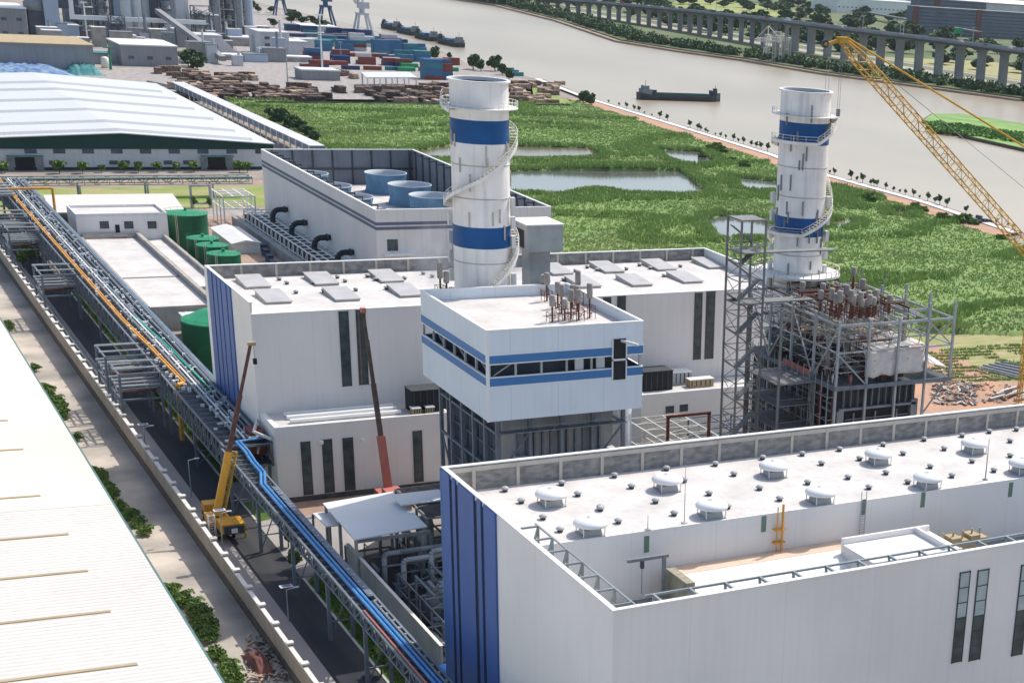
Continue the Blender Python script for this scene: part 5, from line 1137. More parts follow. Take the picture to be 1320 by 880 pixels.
for i, (px, py) in enumerate(((574, 857), (588, 872))):
    X, Y = G(px, py, 4.2); t = thing('blue_tank', ['farther', 'nearer'][i]+' small blue domed tank at the foot of the blue facade', 'tank', (X, Y, 0)); MB().lathe((X, Y, 0), [(1.35, 0), (1.35, 3.6)], 20, close=False).build('shell', 'tankblue', t, smooth=True); MB().lathe((X, Y, 3.6), [(1.38, 0), (1.1, .4), (.5, .65), (.001, .7)], 20, close=False).build('lid', 'tankblue', t, smooth=True)
m = MB(); rnd = random.Random(4)
for k in range(26): x = 68+rnd.random()*3; y = 289+rnd.random()*8; z = 4+rnd.random()*8; m.beam((x, y, z), (x+rnd.uniform(-2, 2), y+rnd.uniform(-3, 3), z+rnd.uniform(-2, 2)), .2)
m.box(66.6, 66.9, 288, 290, 0, 1)
tag(MB().path([(66, 286, 12.0), (64, 290, 12.4), (66.1, 296, 12.8)], .3).path([(63, 289.5, 11.5), (66, 289.5, 11.7)], .25).path([(64, 288, 9), (65.8, 292, 11.5)], .2).build('valve_manifold', 'steelpale'), 'pale pipe junction where the rack meets the low annex', 'pipes')
tag(MB().box(63.5, 65.9, 290, 295, 8, 12.2).build('rust_duct', 'redsteel'), 'rust red duct between the rack and the low annex', 'duct')
# ================================================================ CRANES
t = thing('mobile_crane', 'orange mobile crane with raised lattice boom parked by the boundary wall', 'crane', (54, 274, 0))
def Rz(p, a, c): x, y = p[0]-c[0], p[1]-c[1]; return (c[0]+x*math.cos(a)-y*math.sin(a), c[1]+x*math.sin(a)+y*math.cos(a))
MB().box(52.6, 55.4, 270, 282, .9, 1.7).build('chassis', 'darksteel', t); MB().box(52.7, 55.3, 279.8, 282.4, 1.7, 3.2).build('cab', 'crane_orange', t); MB().box(52.9, 55.1, 282.4, 282.48, 2.2, 3.1).build('windscreen', 'glass', t)
for y in (271, 273, 278.6, 280.4):
    for x in (52.5, 55.1): MB().tube((x, y, .55), (x+.4, y, .55), .55, 14).build('wheel', 'dark', t)
MB().box(52.8, 56.6, 267.5, 271.6, 1.9, 3.5).build('counterweight', 'crane_orange', t); MB().box(53.1, 56.3, 267.1, 267.49, 2.0, 3.3).build('engine_grille', 'darksteel', t); MB().box(54.2, 55.2, 267.02, 267.09, 2.1, 2.9).build('plate', 'white', t)
MB().box(52.9, 55.3, 271.6, 276.5, 1.75, 3.0).build('superstructure', 'crane_orange', t); MB().box(51.6, 52.8, 272.5, 275, 1.8, 3.6).build('operator_cab', 'crane_orange', t)
b0_ = Vector((53.2, 273.5, 3.2)); tipz = OY(323, 443, 282); b1_ = Vector((tipz[0], 282, tipz[1])); mid = b0_.lerp(b1_, .37)
m = MB(); m.beam(b0_, mid, 1.0, 1.1); m.build('boom', 'crane_orange', t)
m = MB(); lattice(m, b0_+Vector((.9, 0, 0)), mid+Vector((.9, 0, 0)), .8, .12); m.build('boom_lattice', 'crane_yellow', t)
m = MB(); m.beam(mid, b0_.lerp(b1_, .7), .62, .7); m.beam(b0_.lerp(b1_, .7), b1_, .42, .5); m.build('boom_extension', 'rust', t)
MB().box(b1_.x-.5, b1_.x+.8, b1_.y-.3, b1_.y+.3, b1_.z-.3, b1_.z+.3).build('boom_head', 'tan', t)
MB().tube((b1_.x+.5, b1_.y, b1_.z), (b1_.x+.5, b1_.y, b1_.z-2.6), .03, 4).box(b1_.x+.2, b1_.x+.8, b1_.y-.2, b1_.y+.2, b1_.z-3.6, b1_.z-2.6).build('hook', 'dark', t)
for s in (-1, 1):
    for y in (270, 278): MB().beam((54+s*1.2, y, .9), (54+s*3, y, .9), .25).beam((54+s*3, y, 0), (54+s*3, y, .9), .25).build('outrigger', 'crane_yellow', t)
m = MB(); lattice(m, (51.9, 270.8, 0), (51.9, 270.8, 4.5), 1, .07); m.build('ladder_frame', 'white', t)
rc = thing('telescopic_crane', 'red telescopic crane with dark boom rising before the low annex', 'crane', (84.4, 279, 0)); c0_ = Vector((84.2, 278, 1.2)); tz = OY(468, 401, 283); c1_ = Vector((tz[0], 283, tz[1]))
MB().box(82.6, 86, 271, 282, .9, 2.0).build('chassis', 'crane_red', rc); MB().box(82.8, 85.8, 274, 278, 2, 3.4).build('superstructure', 'crane_red', rc)
for y in (272.5, 275, 278, 280.5):
    for x in (82.4, 85.8): MB().tube((x, y, .55), (x+.4, y, .55), .55, 12).build('wheel', 'dark', rc)
p1_ = c0_.lerp(c1_, .34); MB().beam(c0_, p1_, 1.15, 1.3).build('boom', 'crane_red', rc); m = MB(); m.beam(p1_, c0_.lerp(c1_, .62), .7, .8).beam(c0_.lerp(c1_, .62), c0_.lerp(c1_, .85), .55, .6).beam(c0_.lerp(c1_, .85), c1_, .42, .45); m.build('boom_extension', 'wooddark', rc)
MB().box(c1_.x-.4, c1_.x+.4, c1_.y-.5, c1_.y+.5, c1_.z-.2, c1_.z+.6).tube((c1_.x-.9, c1_.y-.3, c1_.z), (c1_.x-.9, c1_.y-.3, c1_.z-14), .03, 4).build('boom_head', 'crane_red', rc)
# the big lattice boom
bc = thing('crawler_crane', 'huge yellow lattice boom crane reaching over the river at the upper right', 'crane', (215, 225, 0))
YC = 236; tipX, tipZ = OY(1086, 52, YC); f1, fz1 = OY(1250, 236, YC); ex_, ezz = OY(1325, 322, YC)
tip = Vector((tipX, YC, tipZ)); far_ = Vector((ex_, YC, ezz)); dr = (far_-tip).normalized(); foot = tip+dr*((tipZ-2)/(-dr.z))
m = MB(); L3 = (foot-tip).length; lattice(m, tip+dr*4, foot, 2.0, .13, 2.2, 2.3); m.build('boom', 'crane_yellow', bc)
m = MB(); lattice(m, tip, tip+dr*4, .9, .13, 1.6, 2.0); m.box(tip.x-.9, tip.x+.9, YC-.7, YC+.7, tip.z-.4, tip.z+.5); m.beam(tip+Vector((-.5, 0, 0)), tip+Vector((-3.2, 0, -.8)), .5); m.build('boom_head', 'crane_yellow', bc)
MB().tube((tip.x-3.4, YC-.3, tip.z-.7), (tip.x-3.4, YC+.3, tip.z-.7), .62, 16).build('sheave', 'darksteel', bc); MB().tube((tip.x-3.4, YC-.36, tip.z-.7), (tip.x-3.4, YC-.31, tip.z-.7), .3, 12).build('sheave_hub', 'crane_yellow', bc)
m = MB(); up_ = Vector((.8, 0, .62)); pend = foot+Vector((20, 0, 40)); px2 = OY(1330, 197, YC); pe = Vector((px2[0], YC, px2[1])); pd = (pe-tip).normalized(); pe2 = tip+pd*(pe-tip).length*1.6
m.tube(tip+Vector((.8, 0, .5)), pe2, .14, 5).tube(tip+Vector((.9, .6, .5)), pe2+Vector((0, .6, 0)), .14, 5); m.build('pendant', 'crane_yellow', bc)
m = MB(); m.tube(tip+Vector((1, 0, -.5)), foot+Vector((6, 0, 20)), .05, 4)
m.build('hoist_line', 'steel', bc)
hx_ = G(1078, 120, 0); m = MB()
for dx in (-2.8, -2.2, -.2, .2): m.tube((tip.x+dx, YC, tip.z-.5), (tip.x+dx, YC, tip.z-(11 if dx > -1 else 9)), .035, 4)
m.box(tip.x-.28, tip.x+.28, YC-.2, YC+.2, tip.z-12.2, tip.z-11); m.build('hook_block', 'steel', bc)
MB().box(foot.x-3, foot.x+9, YC-3, YC+3, 1.2, 4.2).build('superstructure', 'crane_yellow', bc); MB().box(foot.x-5, foot.x+5, YC-4.6, YC-3.3, 0, 1.2).build('track', 'dark', bc); MB().box(foot.x-5, foot.x+5, YC+3.3, YC+4.6, 0, 1.2).build('track', 'dark', bc)
m = MB(); lattice(m, Vector((foot.x+5, YC, 4)), pe2, 1.6, .12, 3); m.build('mast', 'crane_yellow', bc)
# the thin yellow mast at the right edge
X, Y = G(1313, 520, 0); t = tag(None or (lambda mm: (lattice(mm, (X, Y, 0), (X, Y, HZ(1316.5, 330, X, Y)), .9, .13, 1.6), mm.build('hoist_mast', 'crane_yellow'))[1])(MB()), 'slim yellow mast standing at the right frame edge above the orange soil', 'mast')
HAZE = 0.00002
# ================================================================ CONVEYOR GALLERY
t = thing('conveyor_gallery', 'long enclosed grey conveyor gallery on white posts beside the far warehouse', 'conveyor', (193, 718, 0))
ga, gb = G(409, 188, 6.5), G(229, 106, 6.5); d = Vector((gb[0]-ga[0], gb[1]-ga[1], 0)); Lg = d.length; d.normalize(); nn = Vector((-d.y, d.x, 0))
P3 = lambda s, o, z: (ga[0]+d.x*s+nn.x*o, ga[1]+d.y*s+nn.y*o, z)
MB().hexa([P3(0, -3, 3.6), P3(0, 3, 3.6), P3(Lg, 3, 3.6), P3(Lg, -3, 3.6), P3(0, -3, 6.3), P3(0, 3, 6.3), P3(Lg, 3, 6.3), P3(Lg, -3, 6.3)]).build('gallery', 'steelblue', t)
MB().hexa([P3(0, -3.3, 6.32), P3(0, 3.3, 6.32), P3(Lg, 3.3, 6.32), P3(Lg, -3.3, 6.32), P3(0, -3.3, 6.6), P3(0, 3.3, 6.6), P3(Lg, 3.3, 6.6), P3(Lg, -3.3, 6.6)]).build('roof', 'factlight', t)
for k in range(26):
    s = k*Lg/26+2; m = MB()
    for o in (-2.6, 2.6): m.beam(P3(s, o, 0), P3(s, o, 3.6), .5)
    m.beam(P3(s, 3.05, 3.6), P3(s, 3.05, 6.2), .9, .12); m.build('post', 'white', t)
# ================================================================ FACTORY BEYOND (upper left)
def block(name, lab, x0, x1, yb, yt, depth, mat, roof='factlight', wins=0, z=None, cat='building', par=None):
    a = G(x0, yb, 0); b = G(x1, yb, 0); Y = (a[1]+b[1])/2; h = z or HZ((x0+x1)/2, yt, (a[0]+b[0])/2, Y)
    t = thing(name, lab, cat, (a[0], Y, 0)); MB().box(a[0], b[0], Y, Y+depth, 0, h).build('wall', mat, t); MB().box(a[0]-.6, b[0]+.6, Y-.6, Y+depth+.6, h, h+.8).build('roof', roof, t)
    for r in range(wins):
        zz = h*(r+.55)/(wins+.3); n = max(2, int((b[0]-a[0])/9))
        for k in range(n): xw = a[0]+(b[0]-a[0])*(k+.5)/n; MB().box(xw-1.7, xw+1.7, Y-.15, Y-.003, zz-1, zz+1).build('window', 'factdark', t)
    return t
fb = 'factory_building'
block(fb, 'long low ribbed grey shed with tan roof behind the far warehouse', 0-60, 119, 92, 57, 60, 'factgrey', 'tan')
block(fb, 'grey block with two window rows and pale roof at the top left corner', -60, 35, 52, 10, 50, 'factgrey', 'white', 2)
block(fb, 'tall pale blue slab tower beside the grey silo', 62, 80, 54, 0, 22, 'factblue', z=70)
t = block(fb, 'pale blue block with white L shaped frame', 80, 103, 53, 34, 30, 'factblue'); a = G(85, 53); MB().box(a[0]+4, a[0]+7, a[1]-3, a[1]-.7, 18, 75).build('frame_post', 'white', t); MB().box(a[0]-8, a[0]+4, a[1]-2.4, a[1]-.7, 22, 75).build('panel', 'factdark', t); MB().box(a[0]+4, a[0]+95, a[1]-3, a[1]-.7, 15, 18).build('frame_beam', 'white', t)
block(fb, 'dark open steel process block behind the white L shaped frame', 96, 152, 44, 0, 40, 'factdark', z=72)
block(fb, 'large pale blue boiler block at the top edge', 152, 193, 46, 0, 40, 'factblue', z=78)
block(fb, 'dark process block right of the large pale blue boiler block', 196, 232, 46, 0, 30, 'factdark', z=55)
block(fb, 'slender white tower in the middle of the factory', 231, 246, 55, 0, 18, 'factlight', z=75)
block(fb, 'grey process hall with white top storey behind the sloped building', 248, 282, 52, 20, 30, 'factgrey', 'white')
block(fb, 'tall brown lattice process tower at the right end of the factory', 286, 322, 48, 0, 30, 'factdark', z=78)
t = block(fb, 'grey box building with roof well in front of the factory', 160, 228, 86, 60, 45, 'factgrey', 'offwhite', 1)
t = block(fb, 'sloped pale grey building with small round openings in the factory', 253, 286, 71, 47, 24, 'factlight', wins=1); a = G(286, 71); MB().poly([(a[0]+.1, a[1], 0), (a[0]+12, a[1], 0), (a[0]+.1, a[1], HZ(286, 47, *a)), (a[0]+.1, a[1]+24, 0), (a[0]+12, a[1]+24, 0), (a[0]+.1, a[1]+24, HZ(286, 47, *a))], [(0, 1, 2), (5, 4, 3), (1, 4, 5, 2)]).build('ramp', 'factlight', t)
block(fb, 'pale multi storey building left of the container yard', 338, 372, 72, 43, 30, 'factlight', wins=3); block(fb, 'lower pale wing of the multi storey building left of the container yard', 372.5, 396, 73, 55, 26, 'factlight')
block(fb, 'dark grey low workshop behind the timber yard', 392, 437, 104, 92, 18, 'factgrey'); block(fb, 'long pale roofed bridge building in the middle of the factory', 284, 396, 79, 73, 10, 'concrete', 'white')
block(fb, 'low cluttered pale building below the brown process tower', 300, 338, 60, 50, 24, 'concrete'); block(fb, 'low white roofed shed at the edge of the port', 394, 432, 41, 35, 30, 'factlight', 'white')
block(fb, 'teal roofed small pump house beside the grey ribbed shed', 122, 140, 83, 70, 14, 'factgrey', 'tarpteal')
def silo(lab, px, yb, yt, wpx, mat, zlift=0):
    X, Y = G(px, yb, 0); h = HZ(px, yt, X, Y) if yt > 0 else 65; r = wpx*math.hypot(X, Y)/FPX/2
    t = thing('silo', lab, 'silo', (X, Y, 0)); MB().lathe((X, Y, zlift), [(r, 0), (r, h-zlift), (r*.6, h-zlift+r*.3), (.001, h-zlift+r*.4)], 20).build('shell', mat, t, smooth=True)
    if zlift: MB().box(X-r*.7, X+r*.7, Y-r*.7, Y+r*.7, 0, zlift).build('stand', 'factdark', t)
silo('grey silo on dark stand between the grey block and the pale slab tower', 49, 52, 3, 21, 'factgrey', 20); silo('tall white cylinder tower beside the large pale blue block', 202, 36, 0, 13, 'factlight'); silo('small white round tank in front of the large blue block', 177, 44, 22, 8, 'offwhite'); silo('small pale upright tank beside the teal roofed pump house', 136, 88, 75, 8, 'offwhite')
rnd = random.Random(31)
def lattice_tower(lab, px, yb, yt, wpx, mat='factdark'):
    X, Y = G(px, yb, 0); h = HZ(px, yt, X, Y) if yt > 2 else 70; w = wpx*math.hypot(X, Y)/FPX; t = thing('process_tower', lab, 'tower', (X, Y, 0)); m = MB(); lattice(m, (X, Y-4, 0), (X, Y-4, h), w, .45, 7); m.build('frame', mat, t); m = MB()
    for k in range(int(h/8)): m.box(X-w/2, X+w/2, Y-4-w/2, Y-4+w/2, 6+k*8, 6.4+k*8)
    for k in range(14): x = X+rnd.uniform(-.4, .4)*w; y = Y-4+rnd.uniform(-.3, .3)*w; z = rnd.uniform(3, h-8); m.tube((x, y, z), (x, y, z+rnd.uniform(3, 9)), rnd.uniform(.5, 1.6), 8)
    m.build('equipment', rnd.choice(['factgrey', 'factlight', 'steel']), t)
for lab, a in (('lattice process tower left of the slender white tower', (217, 50, 0, 16)), ('open steel tower inside the dark process block', (112, 50, 0, 16)), ('second open steel tower inside the dark process block', (133, 48, 0, 16)), ('brown lattice tower at the left part of the right process block', (292, 50, 0, 17)), ('brown lattice tower at the right part of the right process block', (314, 50, 0, 17)), ('open frame between the white tower and the grey hall', (262, 56, 8, 20)), ('low pipe tower before the factory dark block', (145, 56, 30, 10)), ('open steel frame right of the L shaped white frame', (92+60, 56, 20, 14))): lattice_tower(lab, *a)
def pole(lab, px, yb, yt, r, mat='white', name='light_mast', cat='mast'):
    X, Y = G(px, yb, 0); h = HZ(px, yt, X, Y); t = thing(name, lab, cat, (X, Y, 0)); MB().tube((X, Y, 0), (X, Y, h), r, 8, r*.6).build('pole', mat, t); MB().box(X-r*4, X+r*4, Y-r, Y+r, h-.2, h+.5).build('head', mat, t)
pole('tall white light mast in the port yard', 415.5, 89, 20, .7); pole('white light mast in front of the factory', 113, 54, 4, .6); pole('grey mast left of the multi storey building', 371, 106, 62, .4, 'steellight')
pole('thin lamp mast in the timber yard', 440, 80, 55, .35, 'steellight'); pole('green post beside the pump house', 143, 90, 62, .8, 'tankgreentop')
t = thing('conveyor', 'sloping grey conveyor running down in front of the factory', 'conveyor', (*G(205, 42), 0)); a, b = G(207, 55), G(288, 84); MB().beam((a[0], a[1], 22), (b[0], b[1], 4), 4, 3.2).build('gallery', 'factgrey', t)
for k in range(5): x = a[0]+(b[0]-a[0])*(k+.4)/5; y = a[1]+(b[1]-a[1])*(k+.4)/5; MB().box(x-.5, x+.5, y-.5, y+.5, 0, 21-k*3.6).build('post', 'factdark', t)
# small pale plant and yards filling the factory
rnd = random.Random(77)
for k in range(46):
    px = rnd.choice((rnd.uniform(60, 345), rnd.uniform(100, 400))); py = rnd.uniform(46, 68) if px < 250 else rnd.uniform(48, 90); X, Y = G(px, py); w_ = rnd.uniform(5, 16); h_ = rnd.uniform(4, 13); mt = rnd.choice(('factlight', 'factgrey', 'factblue', 'concrete', 'steel'))
    t = thing('plant_unit', 'small pale plant unit among the factory buildings', 'plant unit', (X, Y, 0), 'small plant units of the factory'); MB().box(X-w_/2, X+w_/2, Y-w_/3, Y+w_/3, 0, h_).build('casing', mt, t); MB().box(X-w_/2-.3, X+w_/2+.3, Y-w_/3-.3, Y+w_/3+.3, h_, h_+.5).build('lid', rnd.choice(('offwhite', 'factlight', 'steel')), t)
    if rnd.random() < .5: MB().tube((X+w_*.2, Y, h_+.5), (X+w_*.2, Y, h_+rnd.uniform(3, 14)), rnd.uniform(.4, 1.1), 8).build('stack', rnd.choice(('factlight', 'steel')), t)
for k in range(16):
    px = rnd.uniform(100, 325); X, Y = G(px, rnd.uniform(46, 54)); h_ = rnd.uniform(30, 62); r_ = rnd.uniform(1.2, 4); tag(MB().lathe((X, Y, 0), [(r_, 0), (r_, h_), (r_*.5, h_+r_*.4)], 12).build('process_column', rnd.choice(('factlight', 'factblue', 'factgrey', 'steel'))), 'tall round process column between the factory towers', 'column', 'process columns of the factory')
# blue tarpaulin heap
def heap(name, lab, pts, h, mat, cat, n=900, s=2.0):
    m = MB(); rnd = random.Random(len(pts)+int(h*10)); xs = [p[0] for p in pts]; ys = [p[1] for p in pts]; nx, ny = 26, 8
    V_ = []; x0, x1, y0, y1 = min(xs), max(xs), min(ys), max(ys)
    for i in range(nx+1):
        for j in range(ny+1):
            u, v = i/nx, j/ny; e = min(1, 4*min(u, 1-u))*math.sin(math.pi*v)**.6 if 0 < v < 1 else 0; V_.append((x0+(x1-x0)*u, y0+(y1-y0)*v, .02+h*e*rnd.uniform(.75, 1.15)))
    idx = np.arange((nx+1)*(ny+1)).reshape(nx+1, ny+1); F_ = np.stack([idx[:-1, :-1], idx[1:, :-1], idx[1:, 1:], idx[:-1, 1:]], -1).reshape(-1, 4); return tag(npmesh(name, mat, np.array(V_), F_), lab, cat)
heap('tarp_heap', 'long heap under blue and pale tarpaulins behind the far warehouse', [G(-60, 97), G(85, 89)], 5, 'tarpblue', 'heap'); heap('tarp_heap', 'teal tarpaulin heap at the end of the blue one behind the far warehouse', [G(86, 97), G(119, 88)], 6, 'tarpteal', 'heap')
# ================================================================ TIMBER YARD
rnd = random.Random(12)
def make_stack(mat):
    t = MB()
    for i in range(7):
        for k in range(4):
            w = rnd.uniform(.7, 1.2); t.box(-6+i*1.75, -6+i*1.75+1.55, -2.2*w, 2.2*w, k*.85, k*.85+.7+rnd.random()*.15)
    o = t.build('timber_stack', mat); return o
protos = [make_stack(m_) for m_ in ('wood', 'woodpale', 'wooddark')]
for o, cl in zip(protos, ('brown', 'pale', 'dark')): tag(o, cl+' stack of timber in the timber yard', 'timber stack', cl+' timber stacks in the timber yard')
used = [False]*3; MULT = 1.2; regs = [((228, 300), (108, 133), 46), ((300, 408), (112, 133), 44), ((232, 330), (98, 108), 26), ((340, 400), (118, 132), 18), ((495, 580), (115, 134), 42), ((655, 730), (110, 135), 34), ((432, 490), (117, 124), 5), ((205, 260), (92, 100), 9), ((560, 600), (100, 120), 10), ((420, 470), (95, 104), 7)]
for (xr, yr, n) in regs:
    for k in range(int(n*MULT)):
        px, py = rnd.uniform(*xr), rnd.uniform(*yr); X, Y = G(px, py); X = round(X/7)*7+rnd.uniform(-.6, .6); Y = round(Y/7)*7+rnd.uniform(-.5, .5)
        if Y < 952: Y = 954
        j = rnd.choice((0, 0, 1, 2, 2)) if px < 640 else rnd.choice((0, 1, 1)); s = rnd.uniform(.75, 1.15)
        if used[j]: o = protos[j].copy(); COL.objects.link(o)
        else: o = protos[j]; used[j] = True
        o.location = (X, Y, .02); o.rotation_euler = (0, 0, rnd.choice((0, math.pi/2, .1, 1.4))); o.scale = (s*.8, s*.9, s*rnd.uniform(.6, 1.15))
tag(MB().beam(G(330, 136)+(1.1,), G(735, 139)+(1.1,), .5, 2.2).build('yard_wall', 'stonebase'), 'dark low wall between the timber yard and the marsh', 'wall')
tag(MB().beam(G(190, 108)+(1.1,), G(328, 137)+(1.1,), .5, 1.6).build('yard_wall', 'concrete'), 'pale low wall at the left edge of the timber yard', 'wall')
t = thing('open_shed', 'open shed with bright pale blue roof in the timber yard', 'shed', (*G(470, 110), 0)); a, b, c_, d_ = G(465, 94, 7), G(528, 94, 7), G(538, 101, 7), G(472, 101, 7)
MB().prism([d_, c_, b, a], 7, 7.5).build('roof', 'roof_sheet', t)
for k in range(5):
    for (p, q) in ((d_, c_), (a, b)): x = p[0]+(q[0]-p[0])*(k+.1)/4.2; y = p[1]+(q[1]-p[1])*(k+.1)/4.2; MB().box(x-.35, x+.35, y-.35, y+.35, 0, 7).build('post', 'white', t)
# ================================================================ CONTAINER YARD
cm = {}
for c_ in ('blue', 'teal', 'red', 'green', 'white', 'navy'):
    m = MB().box(-6.1, 6.1, -1.22, 1.22, 0, 2.6)
    for k in range(12): m.box(-5.9+k*1.0, -5.5+k*1.0, -1.27, -1.223, .1, 2.5).box(-5.9+k*1.0, -5.5+k*1.0, 1.223, 1.27, .1, 2.5)
    o = m.build('shipping_container', 'cont_'+c_); tag(o, c_+' shipping container in the stacks of the river port', 'container', c_+' shipping containers in the river port'); cm[c_] = [o, False]
def cont(c, X, Y, z, rz):
    o = cm[c][0]
    if cm[c][1]: o = o.copy(); COL.objects.link(o)
    cm[c][1] = True; o.location = (X, Y, z); o.rotation_euler = (0, 0, rz)
def stackrow(px0, py0, px1, py1, rows, nh, cols, rz=0.0):
    a = G(px0, py0); b = G(px1, py1); L = math.hypot(b[0]-a[0], b[1]-a[1]); n = max(1, int(L/(12.6 if abs(rz) < .5 else 3)))
    for i in range(n+1):
        for r in range(rows):
            X = a[0]+(b[0]-a[0])*i/max(1, n); Y = a[1]+(b[1]-a[1])*i/max(1, n)+r*(2.7 if abs(rz) < .5 else 12.8)
            for k in range(max(1, nh-rnd.choice((0, 0, 1)))): cont(rnd.choice(cols), X, Y, .03+k*2.63, rz)
stackrow(405, 77, 440, 79, 3, 3, ['blue', 'red', 'red', 'navy']); stackrow(418, 66, 446, 66, 4, 3, ['blue', 'teal', 'blue']); stackrow(462, 66, 504, 68, 4, 5, ['red', 'red', 'teal', 'white', 'red'])
stackrow(492, 70, 508, 70, 3, 4, ['teal', 'blue']); stackrow(440, 82, 506, 85, 3, 2, ['red', 'white', 'navy', 'red', 'teal']); stackrow(424, 55, 500, 56, 4, 2, ['teal', 'white', 'navy', 'teal']); stackrow(524, 92, 580, 92, 2, 1, ['green']); stackrow(528, 87, 560, 87, 2, 1, ['green'])
stackrow(523, 80, 545, 80, 3, 3, ['teal', 'blue']); stackrow(530, 70, 540, 70, 2, 3, ['teal', 'blue']); stackrow(559, 103, 572, 103, 4, 5, ['blue', 'blue', 'red', 'teal']); stackrow(575, 84, 582, 84, 1, 2, ['red']); stackrow(446, 73, 490, 74, 2, 1, ['white', 'red']); stackrow(400, 60, 420, 60, 2, 2, ['navy', 'blue']); stackrow(500, 76, 524, 78, 1, 1, ['navy']); stackrow(385, 48, 440, 48, 3, 1, ['teal', 'navy', 'red']); stackrow(652, 92, 664, 98, 1, 1, ['teal'])
stackrow(446, 60, 500, 61, 3, 3, ['red', 'teal', 'white', 'navy']); stackrow(400, 88, 412, 88, 2, 2, ['navy', 'red']); stackrow(420, 84, 437, 84, 2, 1, ['red']); stackrow(505, 84, 520, 86, 2, 2, ['navy', 'red', 'white']); stackrow(378, 40, 400, 42, 3, 2, ['teal', 'navy']); stackrow(430, 44, 470, 47, 3, 2, ['navy', 'teal', 'blue']); stackrow(508, 62, 516, 64, 2, 3, ['teal', 'navy']); stackrow(452, 90, 508, 91, 1, 1, ['navy', 'red', 'teal'])
def portal_crane(lab, px, yb, s, mat):
    X, Y = G(px, yb); t = thing('port_crane', lab, 'port crane', (X, Y, 0))
    for sx in (-1, 1):
        for sy in (-1, 1): MB().beam((X+sx*6*s, Y+sy*5*s, 0), (X+sx*3*s, Y+sy*3*s, 14*s), 1.3*s).build('leg', mat, t)
    MB().box(X-4*s, X+4*s, Y-4*s, Y+4*s, 14*s, 15.5*s).lathe((X, Y, 15.5*s), [(2*s, 0), (2*s, 3*s)], 12).build('portal', mat, t)
    MB().box(X-3*s, X+5*s, Y-2.4*s, Y+2.4*s, 18.5*s, 23*s).build('cab', 'factlight' if mat == 'factlight' else mat, t); m = MB(); lattice(m, (X-1, Y, 23*s), (X+1, Y, 34*s), 3*s, .35*s, 4*s); lattice(m, (X-3*s, Y, 22*s), (X-19*s, Y-4, 44*s), 2.2*s, .3*s, 3*s); m.beam((X+1, Y, 34*s), (X-10*s, Y-2, 33*s), .4*s); m.build('jib', mat, t)
mk('portblue', (.05, .11, .22), .6, var=.2); portal_crane('leftmost of the three dark port cranes at the river', 362, 20, 1.0, 'portblue'); portal_crane('middle port crane at the river', 421, 33, 1.15, 'portblue'); portal_crane('right port crane with pale grey cab at the river', 468, 45, 1.2, 'factlight')
# ================================================================ SHIPS
def hull(name, lab, cx, cy, L, Bm, fb_, rz, z, mats=('hull', 'deckgreen'), load=None):
    t = thing(name, lab, 'ship', (0, 0, 0)); m = MB(); n = 14; sec = []
    for i in range(n+1):
        u = i/n; x = (u-.5)*L; w = Bm/2*(1-max(0, (u-.84)/.16)**2.2*.93)*(1-max(0, (.08-u)/.08)**2*.25); h = fb_*(1+.55*max(0, (u-.8)/.2)**1.5+.25*max(0, (.12-u)/.12)); sec.append((x, w, h))
    for (x0, w0, h0), (x1, w1, h1) in zip(sec[:-1], sec[1:]):
        for s in (-1, 1):
            P = [(x0, s*w0*.86, -1), (x1, s*w1*.86, -1), (x1, s*w1, h1), (x0, s*w0, h0), (x0, s*(w0-.35), h0), (x1, s*max(.05, w1-.35), h1), (x1, s*max(.05, w1-.35), fb_*.45), (x0, s*(w0-.35), fb_*.45)]
            f = [(0, 1, 2, 3), (3, 2, 5, 4), (4, 5, 6, 7)]; m.poly(P, f if s < 0 else [tuple(reversed(q)) for q in f])
        m.poly([(x0, -w0, fb_*.45), (x1, -w1, fb_*.45), (x1, w1, fb_*.45), (x0, w0, fb_*.45)], [(0, 1, 2, 3)])
    x0, w0, h0 = sec[0]; m.poly([(x0, -w0*.86, -1), (x0, w0*.86, -1), (x0, w0, h0), (x0, -w0, h0)], [(0, 3, 2, 1)])
    m.build('hull', mats[0], t); m = MB()
    for s in (-1, 1): m.box(-L*.33, L*.36, s*(Bm/2-1.4)-.25, s*(Bm/2-1.4)+.25, fb_*.46, fb_+.9)
    m.box(-L*.33, -L*.325, -Bm/2+1.4, Bm/2-1.4, fb_*.46, fb_+.9).box(L*.355, L*.36, -Bm/2+1.4, Bm/2-1.4, fb_*.46, fb_+.9); m.build('coaming', mats[1], t)
    MB().box(-L*.47, -L*.36, -Bm*.38, Bm*.38, fb_*.46, fb_+3.4).box(-L*.45, -L*.39, -Bm*.3, Bm*.3, fb_+3.4, fb_+5.6).build('deckhouse', 'steel', t); m = MB()
    for k in range(7): m.box(-L*.355+rnd.random()*L*.05, -L*.35+rnd.random()*L*.06+1, -Bm*.3+k, -Bm*.3+k+.6, fb_, fb_+rnd.uniform(1.5, 4.5))
    m.tube((-L*.42, 0, fb_+5.6), (-L*.42, 0, fb_+9), .15).box(L*.38, L*.43, -Bm*.28, Bm*.28, fb_*.5, fb_+3.5).box(L*.42, L*.45, -Bm*.15, Bm*.15, fb_, fb_+5).tube((L*.44, 0, fb_), (L*.44, 0, fb_+7), .15); m.build('deck_gear', 'darksteel', t)
    t.location = (cx, cy, z); t.rotation_euler = (0, 0, rz); return t
a, b = G(824, 128, -3), G(927, 131, -3); hull('cargo_barge', 'long dark river cargo barge sailing in the middle of the river', (a[0]+b[0])/2, (a[1]+b[1])/2, 61, 11, 3.6, math.atan2(b[1]-a[1], b[0]-a[0]), -3)
